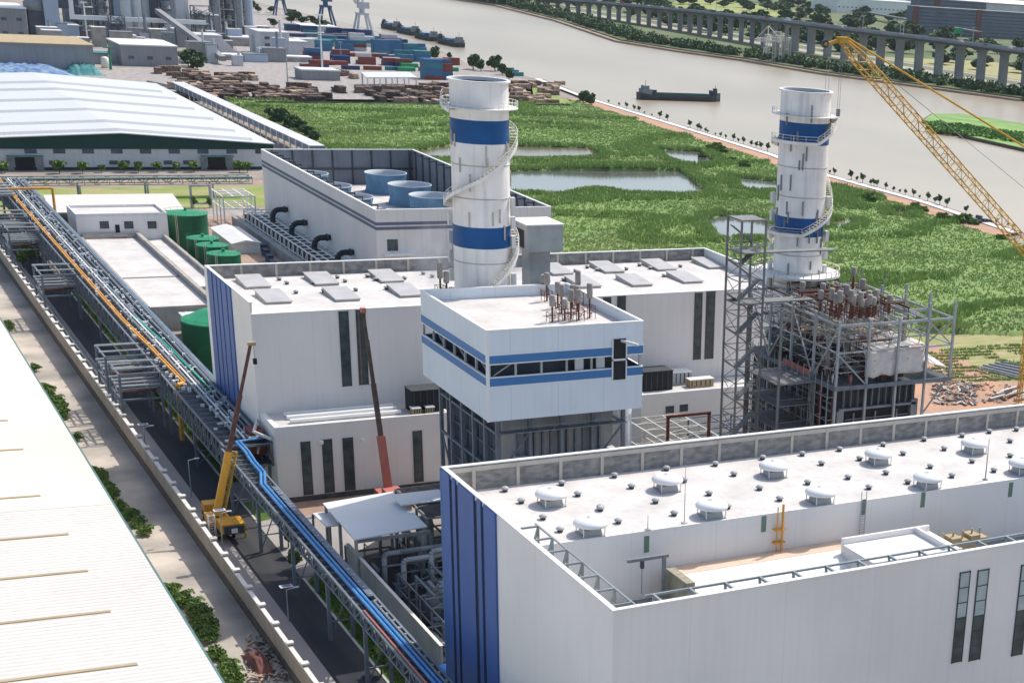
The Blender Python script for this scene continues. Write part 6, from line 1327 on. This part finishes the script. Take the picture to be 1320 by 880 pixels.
for i, (px, py, L, rz) in enumerate(((520, 50, 45, 1.7), (545, 57, 50, -.35), (500, 43, 46, 1.6), (480, 37, 40, 1.6))):
    X, Y = G(px, py, -3); X = max(X, 508+i*2); hull('moored_barge', ['dark moored barge nearest the port containers', 'moored barge with blue hatch cover at the tip of the port', 'moored barge second from the right port crane', 'moored barge right beside the right port crane'][i], X+8, Y, L, 10, 3, 1.62, -3)
    tag(MB().box(X+4, X+12, Y-8, Y+8, 1.5, 3.2).build('hatch_cover', 'tarpblue'), 'blue cover over the hold of a moored barge', 'cover', 'blue covers on the moored barges')
# floating crane works
t = thing('floating_crane', 'floating construction crane with pale lattice frames moored below the bridge', 'floating crane', (0, 0, 0)); X, Y = G(1003, 84, -3)
MB().box(-24, 18, -8, 8, -.8, 2.2).build('pontoon', 'hull', t); MB().box(20, 44, -6, 5, -.8, 2.4).build('pontoon', 'steel', t); m = MB(); lattice(m, (-16, 0, 2), (-14, 0, 26), 4, .35, 4); lattice(m, (-14, 0, 22), (-28, 0, 20), 3, .3, 3); lattice(m, (-14, 0, 23), (2, 0, 22), 3, .3, 3); m.beam((-14, 0, 34), (-28, 0, 22), .4); m.beam((-14, 0, 34), (2, 0, 23), .4); m.beam((-14, 0, 25), (-14, 0, 34), .8); m.build('derrick', 'offwhite', t); m = MB()
for k in range(4): lattice(m, (-2+k*4, -3+(k % 2)*5, 2), (-2+k*4, -3+(k % 2)*5, 30-k*1.5), 3.4, .35, 4)
m.build('lattice_frame', 'steelpale', t); m = MB()
for k in range(5): m.lathe((-4+k*3.6, 3-(k % 2)*4, 2), [(1.2, 0), (1.2, 17+k)], 10)
m.build('pile_casing', 'tan_grey', t); m = MB()
for k in range(14): x = rnd.uniform(-22, 42); m.box(x, x+rnd.uniform(1, 4), rnd.uniform(-5, 0), rnd.uniform(1, 4), 2.2, 2.6+rnd.uniform(1, 4))
m.build('deck_gear', 'steel', t); t.location = (X, Y, -3); t.rotation_euler = (0, 0, math.atan2(*(lambda a, b: (b[1]-a[1], b[0]-a[0]))(G(960, 80, -3), G(1050, 92, -3))))
# ================================================================ BRIDGE
Br = thing('river_bridge', 'long concrete motorway viaduct on many piers along the far river bank', 'bridge', (905, 1130, 0))
prof = [(1320+90, 78), (1320, 67), (1200, 51), (1095, 38.5), (960, 21.5), (860, 11.5), (760, 2.5), (660, -5), (560, -11)]
pts = []
for i, (px, py) in enumerate(prof):
    X = 905 if i < 6 else 905-(i-5)**1.6*14; Y, z = OX(px, py, X); pts.append((X, Y, z))
pts = [(905, 950, pts[0][2]+.5)]+[p for p in pts if p[1] > 960]
dk, gi, ra = MB(), MB(), MB()
for a, b in zip(pts[:-1], pts[1:]):
    dk.hexa([(a[0], a[1], a[2]-.9), (a[0]+27, a[1], a[2]-.9), (b[0]+27, b[1], b[2]-.9), (b[0], b[1], b[2]-.9), (a[0], a[1], a[2]), (a[0]+27, a[1], a[2]), (b[0]+27, b[1], b[2]), (b[0], b[1], b[2])])
    gi.hexa([(a[0]+2, a[1], a[2]-3), (a[0]+24, a[1], a[2]-3), (b[0]+24, b[1], b[2]-3), (b[0]+2, b[1], b[2]-3), (a[0]+2, a[1], a[2]-.903), (a[0]+24, a[1], a[2]-.903), (b[0]+24, b[1], b[2]-.903), (b[0]+2, b[1], b[2]-.903)])
    for o in (0, 13, 26.4): ra.hexa([(a[0]+o, a[1], a[2]+.01), (a[0]+o+.5, a[1], a[2]+.01), (b[0]+o+.5, b[1], b[2]+.01), (b[0]+o, b[1], b[2]+.01), (a[0]+o, a[1], a[2]+1.2), (a[0]+o+.5, a[1], a[2]+1.2), (b[0]+o+.5, b[1], b[2]+1.2), (b[0]+o, b[1], b[2]+1.2)])
dk.build('deck', 'bridge', Br); gi.build('girder', 'bridgedark', Br); ra.build('railing', 'bridge', Br)
def deckz(Y):
    for a, b in zip(pts[:-1], pts[1:]):
        if a[1] <= Y <= b[1]: f = (Y-a[1])/(b[1]-a[1]); return a[0]+(b[0]-a[0])*f, a[2]+(b[2]-a[2])*f
    return pts[-1][0], pts[-1][2]
Y = 1010
while Y < pts[-1][1]-20:
    X, z = deckz(Y); wd = 3.6 if Y < 1560 else 2.2
    m = MB()
    for o in ((8,) if Y < 1560 else (4, 18)):
        m.hexa([(X+o, Y-wd/2, 0), (X+o+wd*2.2, Y-wd/2, 0), (X+o+wd*2.2, Y+wd/2, 0), (X+o, Y+wd/2, 0), (X+o, Y-wd/2, z-6), (X+o+wd*2.2, Y-wd/2, z-6), (X+o+wd*2.2, Y+wd/2, z-6), (X+o, Y+wd/2, z-6)])
        m.hexa([(X+o, Y-wd/2, z-6), (X+o+wd*2.2, Y-wd/2, z-6), (X+o+wd*2.2, Y+wd/2, z-6), (X+o, Y+wd/2, z-6), (X+o-2.5, Y-wd*.8, z-3), (X+o+wd*2.2+2.5, Y-wd*.8, z-3), (X+o+wd*2.2+2.5, Y+wd*.8, z-3), (X+o-2.5, Y+wd*.8, z-3)])
    m.build('pier', 'bridge', Br); Y += 33 if Y < 1560 else 25
# vehicles on it
def car(lab, L, Wd, H_, mat):
    t = thing('vehicle', lab, 'vehicle', (0, 0, 0)); MB().box(-Wd/2, Wd/2, -L/2, L/2, .35, H_*.55).box(-Wd*.42, Wd*.42, -L*.28, L*.25, H_*.553, H_).build('body', mat, t)
    for y in (-L*.32, L*.32):
        for x in (-Wd/2-.02, Wd/2-.2): MB().tube((x, y, .35), (x+.22, y, .35), .35, 8).build('wheel', 'dark', t)
    return t
cars = [('white lorry on the bridge near the small trees', 1007, 11, 3.6, 'cont_white', 1), ('white car on the bridge beside the crane tip', 1083, 6, 2.4, 'cont_white', 0), ('red lorry on the far left part of the bridge', 808, 10, 3.4, 'cont_red', 0), ('first white car on the left part of the bridge', 838, 6, 2.2, 'cont_white', 0), ('second white car on the left part of the bridge', 848, 6, 2.2, 'cont_white', 1), ('pale van on the bridge behind the ship', 870, 7, 2.6, 'cont_white', 0), ('dark lorry on the bridge above the floating crane', 918, 11, 3.4, 'cont_navy', 0), ('pale car on the bridge above the floating crane', 945, 6, 2.2, 'steellight', 1), ('white van near the green motorway sign', 1236, 7, 2.6, 'cont_white', 0), ('dark car near the right frame edge on the bridge', 1268, 6, 2.1, 'cont_navy', 0), ('pale car near the right frame edge on the bridge', 1293, 6, 2.1, 'cont_white', 1), ('red car beside the dark lorry on the bridge', 980, 6, 2.2, 'cont_red', 1), ('grey car right of the crane tip on the bridge', 1160, 6, 2.2, 'steellight', 0)]
for lab, px, L, H_, mat, ln in cars:
    Yc = OX(px, np.interp(px, [p[0] for p in prof[::-1]], [p[1] for p in prof[::-1]]), 907)[0]; X, z = deckz(Yc); t = car(lab, L, 2.4, H_, mat); t.location = (X+4+ln*6, Yc, z+.02)
for i, px in enumerate((912, 1100, 1148, 1152, 1236+5)):
    Yc = OX(px, np.interp(px, [p[0] for p in prof[::-1]], [p[1] for p in prof[::-1]]), 907)[0]; X, z = deckz(Yc); tag(MB().tube((X+13, Yc, z), (X+13, Yc, z+14), .3, 6).box(X+10, X+16, Yc-.2, Yc+.2, z+13.6, z+14).build('bridge_lamp', 'steellight'), 'tall lamp mast on the bridge', 'lamp mast', 'tall lamp masts on the bridge')
X, z = deckz(1240); Ys, zs = OX(1235, 40, 925); t = thing('road_sign', 'green motorway sign on two posts beyond the bridge', 'road sign', (925, Ys, 0)); MB().box(925-5, 925+5, Ys-.2, Ys+.2, zs-2.5, zs+2.5).build('board', 'tankgreentop', t)
for s in (-4, 4): MB().box(925+s-.2, 925+s+.2, Ys+.2, Ys+.5, z, zs+2).build('post', 'steellight', t)
# roads and ground beyond the bridge
strip('far_road', [(940, 900), (965, 900), (930, 2300), (905, 2300)], .02, 'concrete'); strip('far_road', [(990, 900), (1004, 900), (985, 2300), (971, 2300)], .02, 'pave'); strip('far_field', [(1010, 900), (1200, 900), (1150, 1500), (1000, 1500)], .02, 'cropland'); strip('far_field', gp([(860, 8), (1000, 22), (1060, 20), (960, 2), (880, -3)]), .03, 'grassland')
strip('far_water', gp([(1180, 0), (1420, 18), (1420, 8), (1200, -6)]), .02, 'paint')
tag(MB().beam((G(1120, 24)[0], G(1120, 24)[1], 9), (G(1262, 56)[0], G(1262, 56)[1], 14), 12, 2.5).build('slip_road_bridge', 'bridgedark'), 'dark slip road viaduct between the bridge and the apartment blocks', 'viaduct')
block('white_factory', 'long low white industrial building at the top right', 1112, 1197, 21, 3, 90, 'white', 'factlight', 1)
def slab_block(lab, x0, x1, yb, yt, floors, depth, brick=()):
    t = block('office_block', lab, x0, x1, yb, yt, depth, 'apart', 'factgrey'); a = G(x0, yb); b = G(x1, yb); Y = (a[1]+b[1])/2; h = HZ((x0+x1)/2, yt, (a[0]+b[0])/2, Y)
    for f in range(floors): z = h*(f+.35)/floors; MB().box(a[0]+1, b[0]-1, Y-.5, Y-.003, z, z+h/floors*.32).build('window_band', 'factdark', t)
    for u in brick: x = a[0]+(b[0]-a[0])*u; MB().box(x-5, x+5, Y-1.2, Y-.51, 0, h+1).build('brick_tower', 'brick', t)
slab_block('grey blue slab block with brick stair towers left of the longer one', 1200, 1252, 40, 1, 9, 26, (.25,)); slab_block('long grey blue slab block with brick stair towers at the right frame edge', 1228, 1400, 52, 17, 8, 22, (.28, .0, .55))
block('office_block', 'pale low building with orange roof structures at the top right edge', 1250, 1400, 30, 8, 40, 'factlight', 'brick')
# ================================================================ TREES
lt = make_tree('levee_tree', 'young round tree in the row along the river levee', 'tree', 5.4, 1.7, 240, 'leafdark', group='young trees along the river levee', leaf=.3, trunkh=.4)
LT = [(778, 133), (790, 137), (802, 140), (811, 143), (817, 145), (823, 147), (834, 150), (840, 153), (852, 156), (887, 165), (893, 168), (900, 169), (906, 171), (912, 172), (919, 175), (928, 177), (934, 179), (942, 182), (951, 184), (958, 186), (967, 189), (974, 191), (983, 193), (990, 195), (1075, 222), (1083, 224), (1090, 226), (1107, 232), (1117, 234), (1124, 236), (1135, 239), (1142, 240), (1149, 241), (1158, 244), (1167, 247), (1176, 249), (1180, 251), (1190, 254), (1198, 256), (1206, 259), (1216, 262), (1225, 264), (1234, 267), (1262, 275), (1300, 288), (1312, 293), (1318, 295)]
for i, (px, py) in enumerate(LT):
    X, Y = G(px, py, 1.2); k = min(range(len(levee)-1), key=lambda j: abs((levee[j][1]+levee[j+1][1])/2-Y)); f = (Y-levee[k][1])/(levee[k+1][1]-levee[k][1]); X = levee[k][0]+(levee[k+1][0]-levee[k][0])*f-1.4
    o = lt if i == 0 else dup(lt); s = rnd.uniform(.35, .95); o.location = (X, Y, 1.0); o.scale = (s, s, s); o.rotation_euler = (0, 0, rnd.random()*6)
bt = make_tree('bank_tree', 'leafy tree standing on the near river bank behind the left chimney', 'tree', 11, 5, 900, 'leafdark', group='trees on the near river bank', leaf=.8, trunkh=.25)
for i, (px, py, s) in enumerate(((561, 78, 1.0), (579, 76, .5), (610, 90, 1.1), (620, 92, .8), (638, 92, 1.1), (648, 97, .8), (656, 104, .8), (752, 134, .8), (762, 137, .75))):
    X, Y = G(px, py, 0); o = bt if i == 0 else dup(bt); o.location = (min(X, 462), Y, 0); o.scale = (s, s, s); o.rotation_euler = (0, 0, rnd.random()*6)
ft = make_tree('woodland_tree', 'broad tree on the far bank beyond the bridge', 'tree', 14, 8, 620, 'leafdark', group='trees beyond the bridge', leaf=1.5, trunkh=.2)
for k in range(290):
    if k < 210: Y = rnd.uniform(1150, 3000); X = rnd.uniform(1030, 1500+(Y-1150)*.3)
    else: Y = rnd.uniform(1500, 2600); X = rnd.uniform(940, 1100)
    if 1300 < X < 1330 and Y < 1500: continue
    if X > 1420 and Y < 2150: continue
    o = ft if k == 0 else dup(ft); s = rnd.uniform(.7, 1.5); o.location = (X, Y, 0); o.scale = (s*1.6, s*1.6, s); o.rotation_euler = (0, 0, rnd.random()*6)
gt = make_tree('park_tree', 'green tree between the factory and the port', 'tree', 12, 6, 600, 'leafdark', group='trees between the factory and the port', leaf=1.1, trunkh=.2)
for k in range(46):
    px, py = rnd.choice(((rnd.uniform(345, 395), rnd.uniform(16, 40)), (rnd.uniform(330, 350), rnd.uniform(2, 20)), (rnd.uniform(238, 262), rnd.uniform(76, 92)), (rnd.uniform(215, 250), rnd.uniform(52, 58)), (rnd.uniform(395, 470), rnd.uniform(26, 40)))); X, Y = G(px, py); X = min(X, 440 if Y > 1500 else 999)
    o = gt if k == 0 else dup(gt); s = rnd.uniform(.4, 1.0); o.location = (X, Y, 0); o.scale = (s, s, s*.8); o.rotation_euler = (0, 0, rnd.random()*6)
# belt of bushes on the far bank
C_ = []
for a, b in zip(far[:-1], far[1:]):
    L = math.hypot(b[0]-a[0], b[1]-a[1]); n = int(L/4)
    for k in range(n):
        f = (k+rnd.random())/n; X = a[0]+(b[0]-a[0])*f+rnd.uniform(8, 34); Y = a[1]+(b[1]-a[1])*f; r = rnd.uniform(3, 6.5); C_.append(blob((X, Y, r*.6), (r*1.3, r*1.3, r*1.1), 110))
o = quads('bank_bushes', 'leafdark', np.concatenate(C_), 1.0, flat=.8); struct(o, 'stuff', 'dense dark bushes lining the far river bank under the bridge', 'bushes')
C_ = []
for k in range(260):
    px = rnd.uniform(1200, 1420); py = rnd.uniform(157, 168)+(px-1200)*.14; X, Y = G(px, py, -1); C_.append(blob((X, Y, -.4), (4, 4, 1.1), 60))
for k in range(500):
    u = rnd.random(); v = rnd.random(); X = (isl[0][0]*(1-u)+isl[2][0]*u); 
o = quads('island_grass', 'reed', np.concatenate(C_), .9, flat=.8); struct(o, 'stuff', 'low green growth covering the small island in the river', 'grass')
struct(MB().prism([(x*.985+10, y*.985+12) for x, y in isl], -1.2, -.95, False).build('island_top', 'reed'))
# dark tree group at the left of the marsh
dt = make_tree('marsh_tree', 'dark green tree at the left edge of the marsh beside the gallery', 'tree', 8, 5, 800, 'leafdark', group='dark trees beside the gallery', leaf=.8, trunkh=.15)
for i, (px, py, s) in enumerate(((360, 160, 1.1), (375, 168, 1), (388, 172, .9), (398, 178, .8), (350, 152, .7), (405, 183, .7), (368, 175, .7))):
    X, Y = G(px, py); o = dt if i == 0 else dup(dt); o.location = (X, Y, 0); o.scale = (s, s, s*.9); o.rotation_euler = (0, 0, rnd.random()*6)
mt_ = make_tree('marsh_bush', 'rounded bush on the marsh beside the levee', 'shrub', 3.6, 3, 420, 'leaf', group='bushes beside the levee', leaf=.6, trunkh=.15)
for i, (px, py) in enumerate(((918, 197), (905, 205), (930, 200), (1190, 275), (1120, 262), (1235, 290), (945, 212), (1050, 235), (1245, 289), (1255, 292), (1180, 270), (1215, 286), (960, 218), (925, 193), (1290, 312))):
    X, Y = G(px, py); o = mt_ if i == 0 else dup(mt_); o.location = (X, Y, .3); s = rnd.uniform(.7, 1.2); o.scale = (s, s, s*.9)
sh = make_tree('verge_shrub', 'green shrub along the edge of the near warehouse roof', 'shrub', 2.6, 1.9, 760, 'leaf', group='shrubs along the near warehouse', leaf=.2, trunkh=.15); sh.location = (38.6, 230, -1.8); first = True
for (px0, py0, px1, py1, n) in ((212, 742, 262, 800, 16), (258, 795, 268, 815, 6), (272, 830, 292, 872, 8), (120, 595, 145, 640, 8), (146, 640, 180, 680, 9), (50, 490, 82, 532, 12), (0, 408, 8, 420, 3), (92, 556, 96, 560, 2), (34, 462, 40, 472, 2)):
    for k in range(n):
        f = (k+rnd.random()*.6)/n; X, Y = G(px0+(px1-px0)*f+3, py0+(py1-py0)*f, 0); s = rnd.uniform(.45, .95); o = sh if first else dup(sh); first = False
        o.location = (X+rnd.uniform(-.7, 1.2), Y, -1.78); o.scale = (s, s, s); o.rotation_euler = (0, 0, rnd.random()*6)
st_ = make_tree('lawn_tree', 'small young tree on the lawn strip beside the dark road', 'tree', 4.2, 1.6, 380, 'leaf', group='young trees beside the dark road', leaf=.28, trunkh=.3); first = True
for (px, py) in ((33, 330), (40, 340), (48, 335), (372, 705), (384, 715), (380, 735), (492, 870), (30, 345), (270, 268), (205, 525), (250, 268)):
    X, Y = G(px, py); o = st_ if first else dup(st_); first = False; o.location = (X, Y, .05); s = rnd.uniform(.8, 1.2); o.scale = (s, s, s); o.rotation_euler = (0, 0, rnd.random()*6)
# grass tufts on the lawns
def lawn_mask(X, Y): return ((X > 61) & (X < 65.6) & ((Y < 246) | ((Y > 300) & (Y < 480))))
n = 26000; X = RNG.uniform(61, 65.6, n); Y = RNG.uniform(150, 480, n); k = lawn_mask(X, Y); X, Y = X[k], Y[k]; b = np.stack([X, Y, np.full(X.shape, .05)], -1); a = RNG.uniform(0, 6.28, len(X)); dd = np.stack([np.cos(a)*.12, np.sin(a)*.12, 0*a], -1)
V = np.stack([b-dd, b+dd, b+np.stack([RNG.normal(size=len(X))*.12, RNG.normal(size=len(X))*.12, RNG.uniform(.15, .45, len(X))], -1)], 1).reshape(-1, 3); struct(npmesh('lawn_grass', 'lawn', V, np.arange(len(V)).reshape(-1, 3)), 'stuff', 'short grass on the lawn strip beside the road', 'grass')
# ================================================================ LOOSE MATERIAL
def junk(name, lab, regs, n, mats, smax, z=0, seed=1):
    r_ = random.Random(seed)
    for mi, mat in enumerate(mats):
        m = MB()
        for k in range(n):
            px = r_.uniform(regs[0], regs[1]); py = r_.uniform(regs[2], regs[3]); X, Y = G(px, py, z); s = r_.uniform(.15, .75)*smax; a = r_.random()*3; q = Vector((math.cos(a), math.sin(a), r_.uniform(-.15, .3)))*s
            m.beam((X-q.x, Y-q.y, z+.3), (X+q.x, Y+q.y, z+.3+abs(q.z)), s*.5, s*.3)
        tag(m.build(name, mat), lab[mi], 'debris')
junk('rubble', ['pale broken boards dumped beside the boundary wall', 'grey rubble dumped beside the boundary wall', 'dark scrap dumped beside the boundary wall'], (318, 375, 822, 880), 90, ['woodpale', 'concrete', 'wooddark'], 1.0, -1.8, 1)
tag(heap('brown_sacks', 'heap of brown bundles against the wall in the yard', [(45.6, 217), (48.6, 226)], 1.6, 'brick', 'bundles'), 'heap of brown bundles against the wall in the yard', 'bundles').location = (0, 0, -1.8)
junk('rubble', ['pale rubbish beside the unfinished frame', 'rusty scrap beside the unfinished frame', 'dark green and black scrap beside the unfinished frame'], (1203, 1258, 496, 523), 70, ['concpost', 'rust', 'darksteel'], 1.5, 0, 2)
junk('rubble', ['pale boards on the orange soil', 'brown scrap on the orange soil'], (1208, 1300, 478, 520), 60, ['woodpale', 'dirt'], 1.6, 0, 3)
t = thing('pipe_stack', 'bundle of long grey steel pipes lying on the orange soil', 'pipe stack', (*G(1290, 480), 0))
for k in range(12): a = G(1262+k*2.5, 474-k*.5, .5); b = G(1314, 487-k*1.3, .5); MB().tube((*a, .3+(k % 3)*.35), (*b, .3+(k % 3)*.35), .26, 8).build('pipe', ['steel', 'steellight', 'galv'][k % 3], t)
t = thing('pipe_stack', 'heap of short pipes at the lower right beside the parapet', 'pipe stack', (*G(1300, 505), 0))
for k in range(10): X, Y = G(1285+k*4, 512-(k % 4)*3, .5); MB().tube((X-3, Y-1, .5), (X+3, Y+rnd.uniform(-1, 3), .6+(k % 2)*.5), .45, 8).build('pipe', ['steel', 'rust', 'concpost'][k % 3], t)
for i, (px, py) in enumerate(((1140, 262), (1260, 290), (1245, 287))):
    X, Y = G(px, py); m = MB()
    for k in range(8): m.box(X-8+k*2, X-6.6+k*2, Y-1.5, Y+1.5, 0, rnd.uniform(1, 3))
    if i: tag(m.build('levee_works', 'darksteel'), ['', 'dark building materials on the levee behind the yellow boom', 'second pile of dark materials on the levee'][i], 'building materials')
# ================================================================ STEAM AND HAZE
def vol(name, lab, c, r, dens, col=(.9, .93, .97), cat='steam'):
    m = bpy.data.materials.new(name+'_mat'); m.use_nodes = True; n = m.node_tree.nodes; L = m.node_tree.links; n.remove(n['Principled BSDF']); pv = n.new('ShaderNodeVolumePrincipled'); pv.inputs['Color'].default_value = (*col, 1)
    tc = n.new('ShaderNodeTexCoord'); tx = n.new('ShaderNodeTexNoise'); tx.inputs['Scale'].default_value = .5; tx.inputs['Detail'].default_value = 4; L.new(tc.outputs['Object'], tx.inputs[0]); gr = n.new('ShaderNodeTexGradient'); gr.gradient_type = 'SPHERICAL'; mp = n.new('ShaderNodeMapping'); mp.inputs['Scale'].default_value = tuple(1/q for q in r); L.new(tc.outputs['Object'], mp.inputs[0]); L.new(mp.outputs[0], gr.inputs[0])
    mr = n.new('ShaderNodeMapRange'); mr.inputs[1].default_value = .42; mr.inputs[2].default_value = .62; L.new(tx.outputs[0], mr.inputs[0]); mu = n.new('ShaderNodeMath'); mu.operation = 'MULTIPLY'; L.new(mr.outputs[0], mu.inputs[0]); L.new(gr.outputs[0], mu.inputs[1]); m2 = n.new('ShaderNodeMath'); m2.operation = 'MULTIPLY'; m2.inputs[1].default_value = dens; L.new(mu.outputs[0], m2.inputs[0]); L.new(m2.outputs[0], pv.inputs['Density']); L.new(pv.outputs[0], n['Material Output'].inputs['Volume'])
    MT[name+'_mat'] = m; o = MB().lathe((0, 0, 0), [(.001, -r[2])]+[(math.cos(a)*r[0], math.sin(a)*r[2]) for a in (-1.2, -.6, 0, .6, 1.2)]+[(.001, r[2])], 16, close=False).build(name, name+'_mat'); o.location = c; struct(o, 'stuff', lab, cat); return o
X, Y = G(560, 318, 47); vol('steam', 'thin white steam rising left of the left chimney', (89, 262, 48), (5, 5, 7), .28)
vol('steam', 'thin grey steam drifting right of the left chimney foot', (102, 260, 46.5), (4.5, 4.5, 3), .25)
HZM = bpy.data.materials.new('haze_mat'); HZM.use_nodes = True; n_ = HZM.node_tree.nodes; n_.remove(n_['Principled BSDF']); pv = n_.new('ShaderNodeVolumePrincipled'); pv.inputs['Color'].default_value = (.86, .92, 1, 1); pv.inputs['Density'].default_value = HAZE; HZM.node_tree.links.new(pv.outputs[0], n_['Material Output'].inputs['Volume'])
MT['haze_mat'] = HZM
if HAZE > 0:
    hz = MB().box(-9100, 16100, -6100, 16100, -7.2, 125).build('haze', 'haze_mat'); struct(hz, 'stuff', 'thin pale haze over the whole place', 'haze')
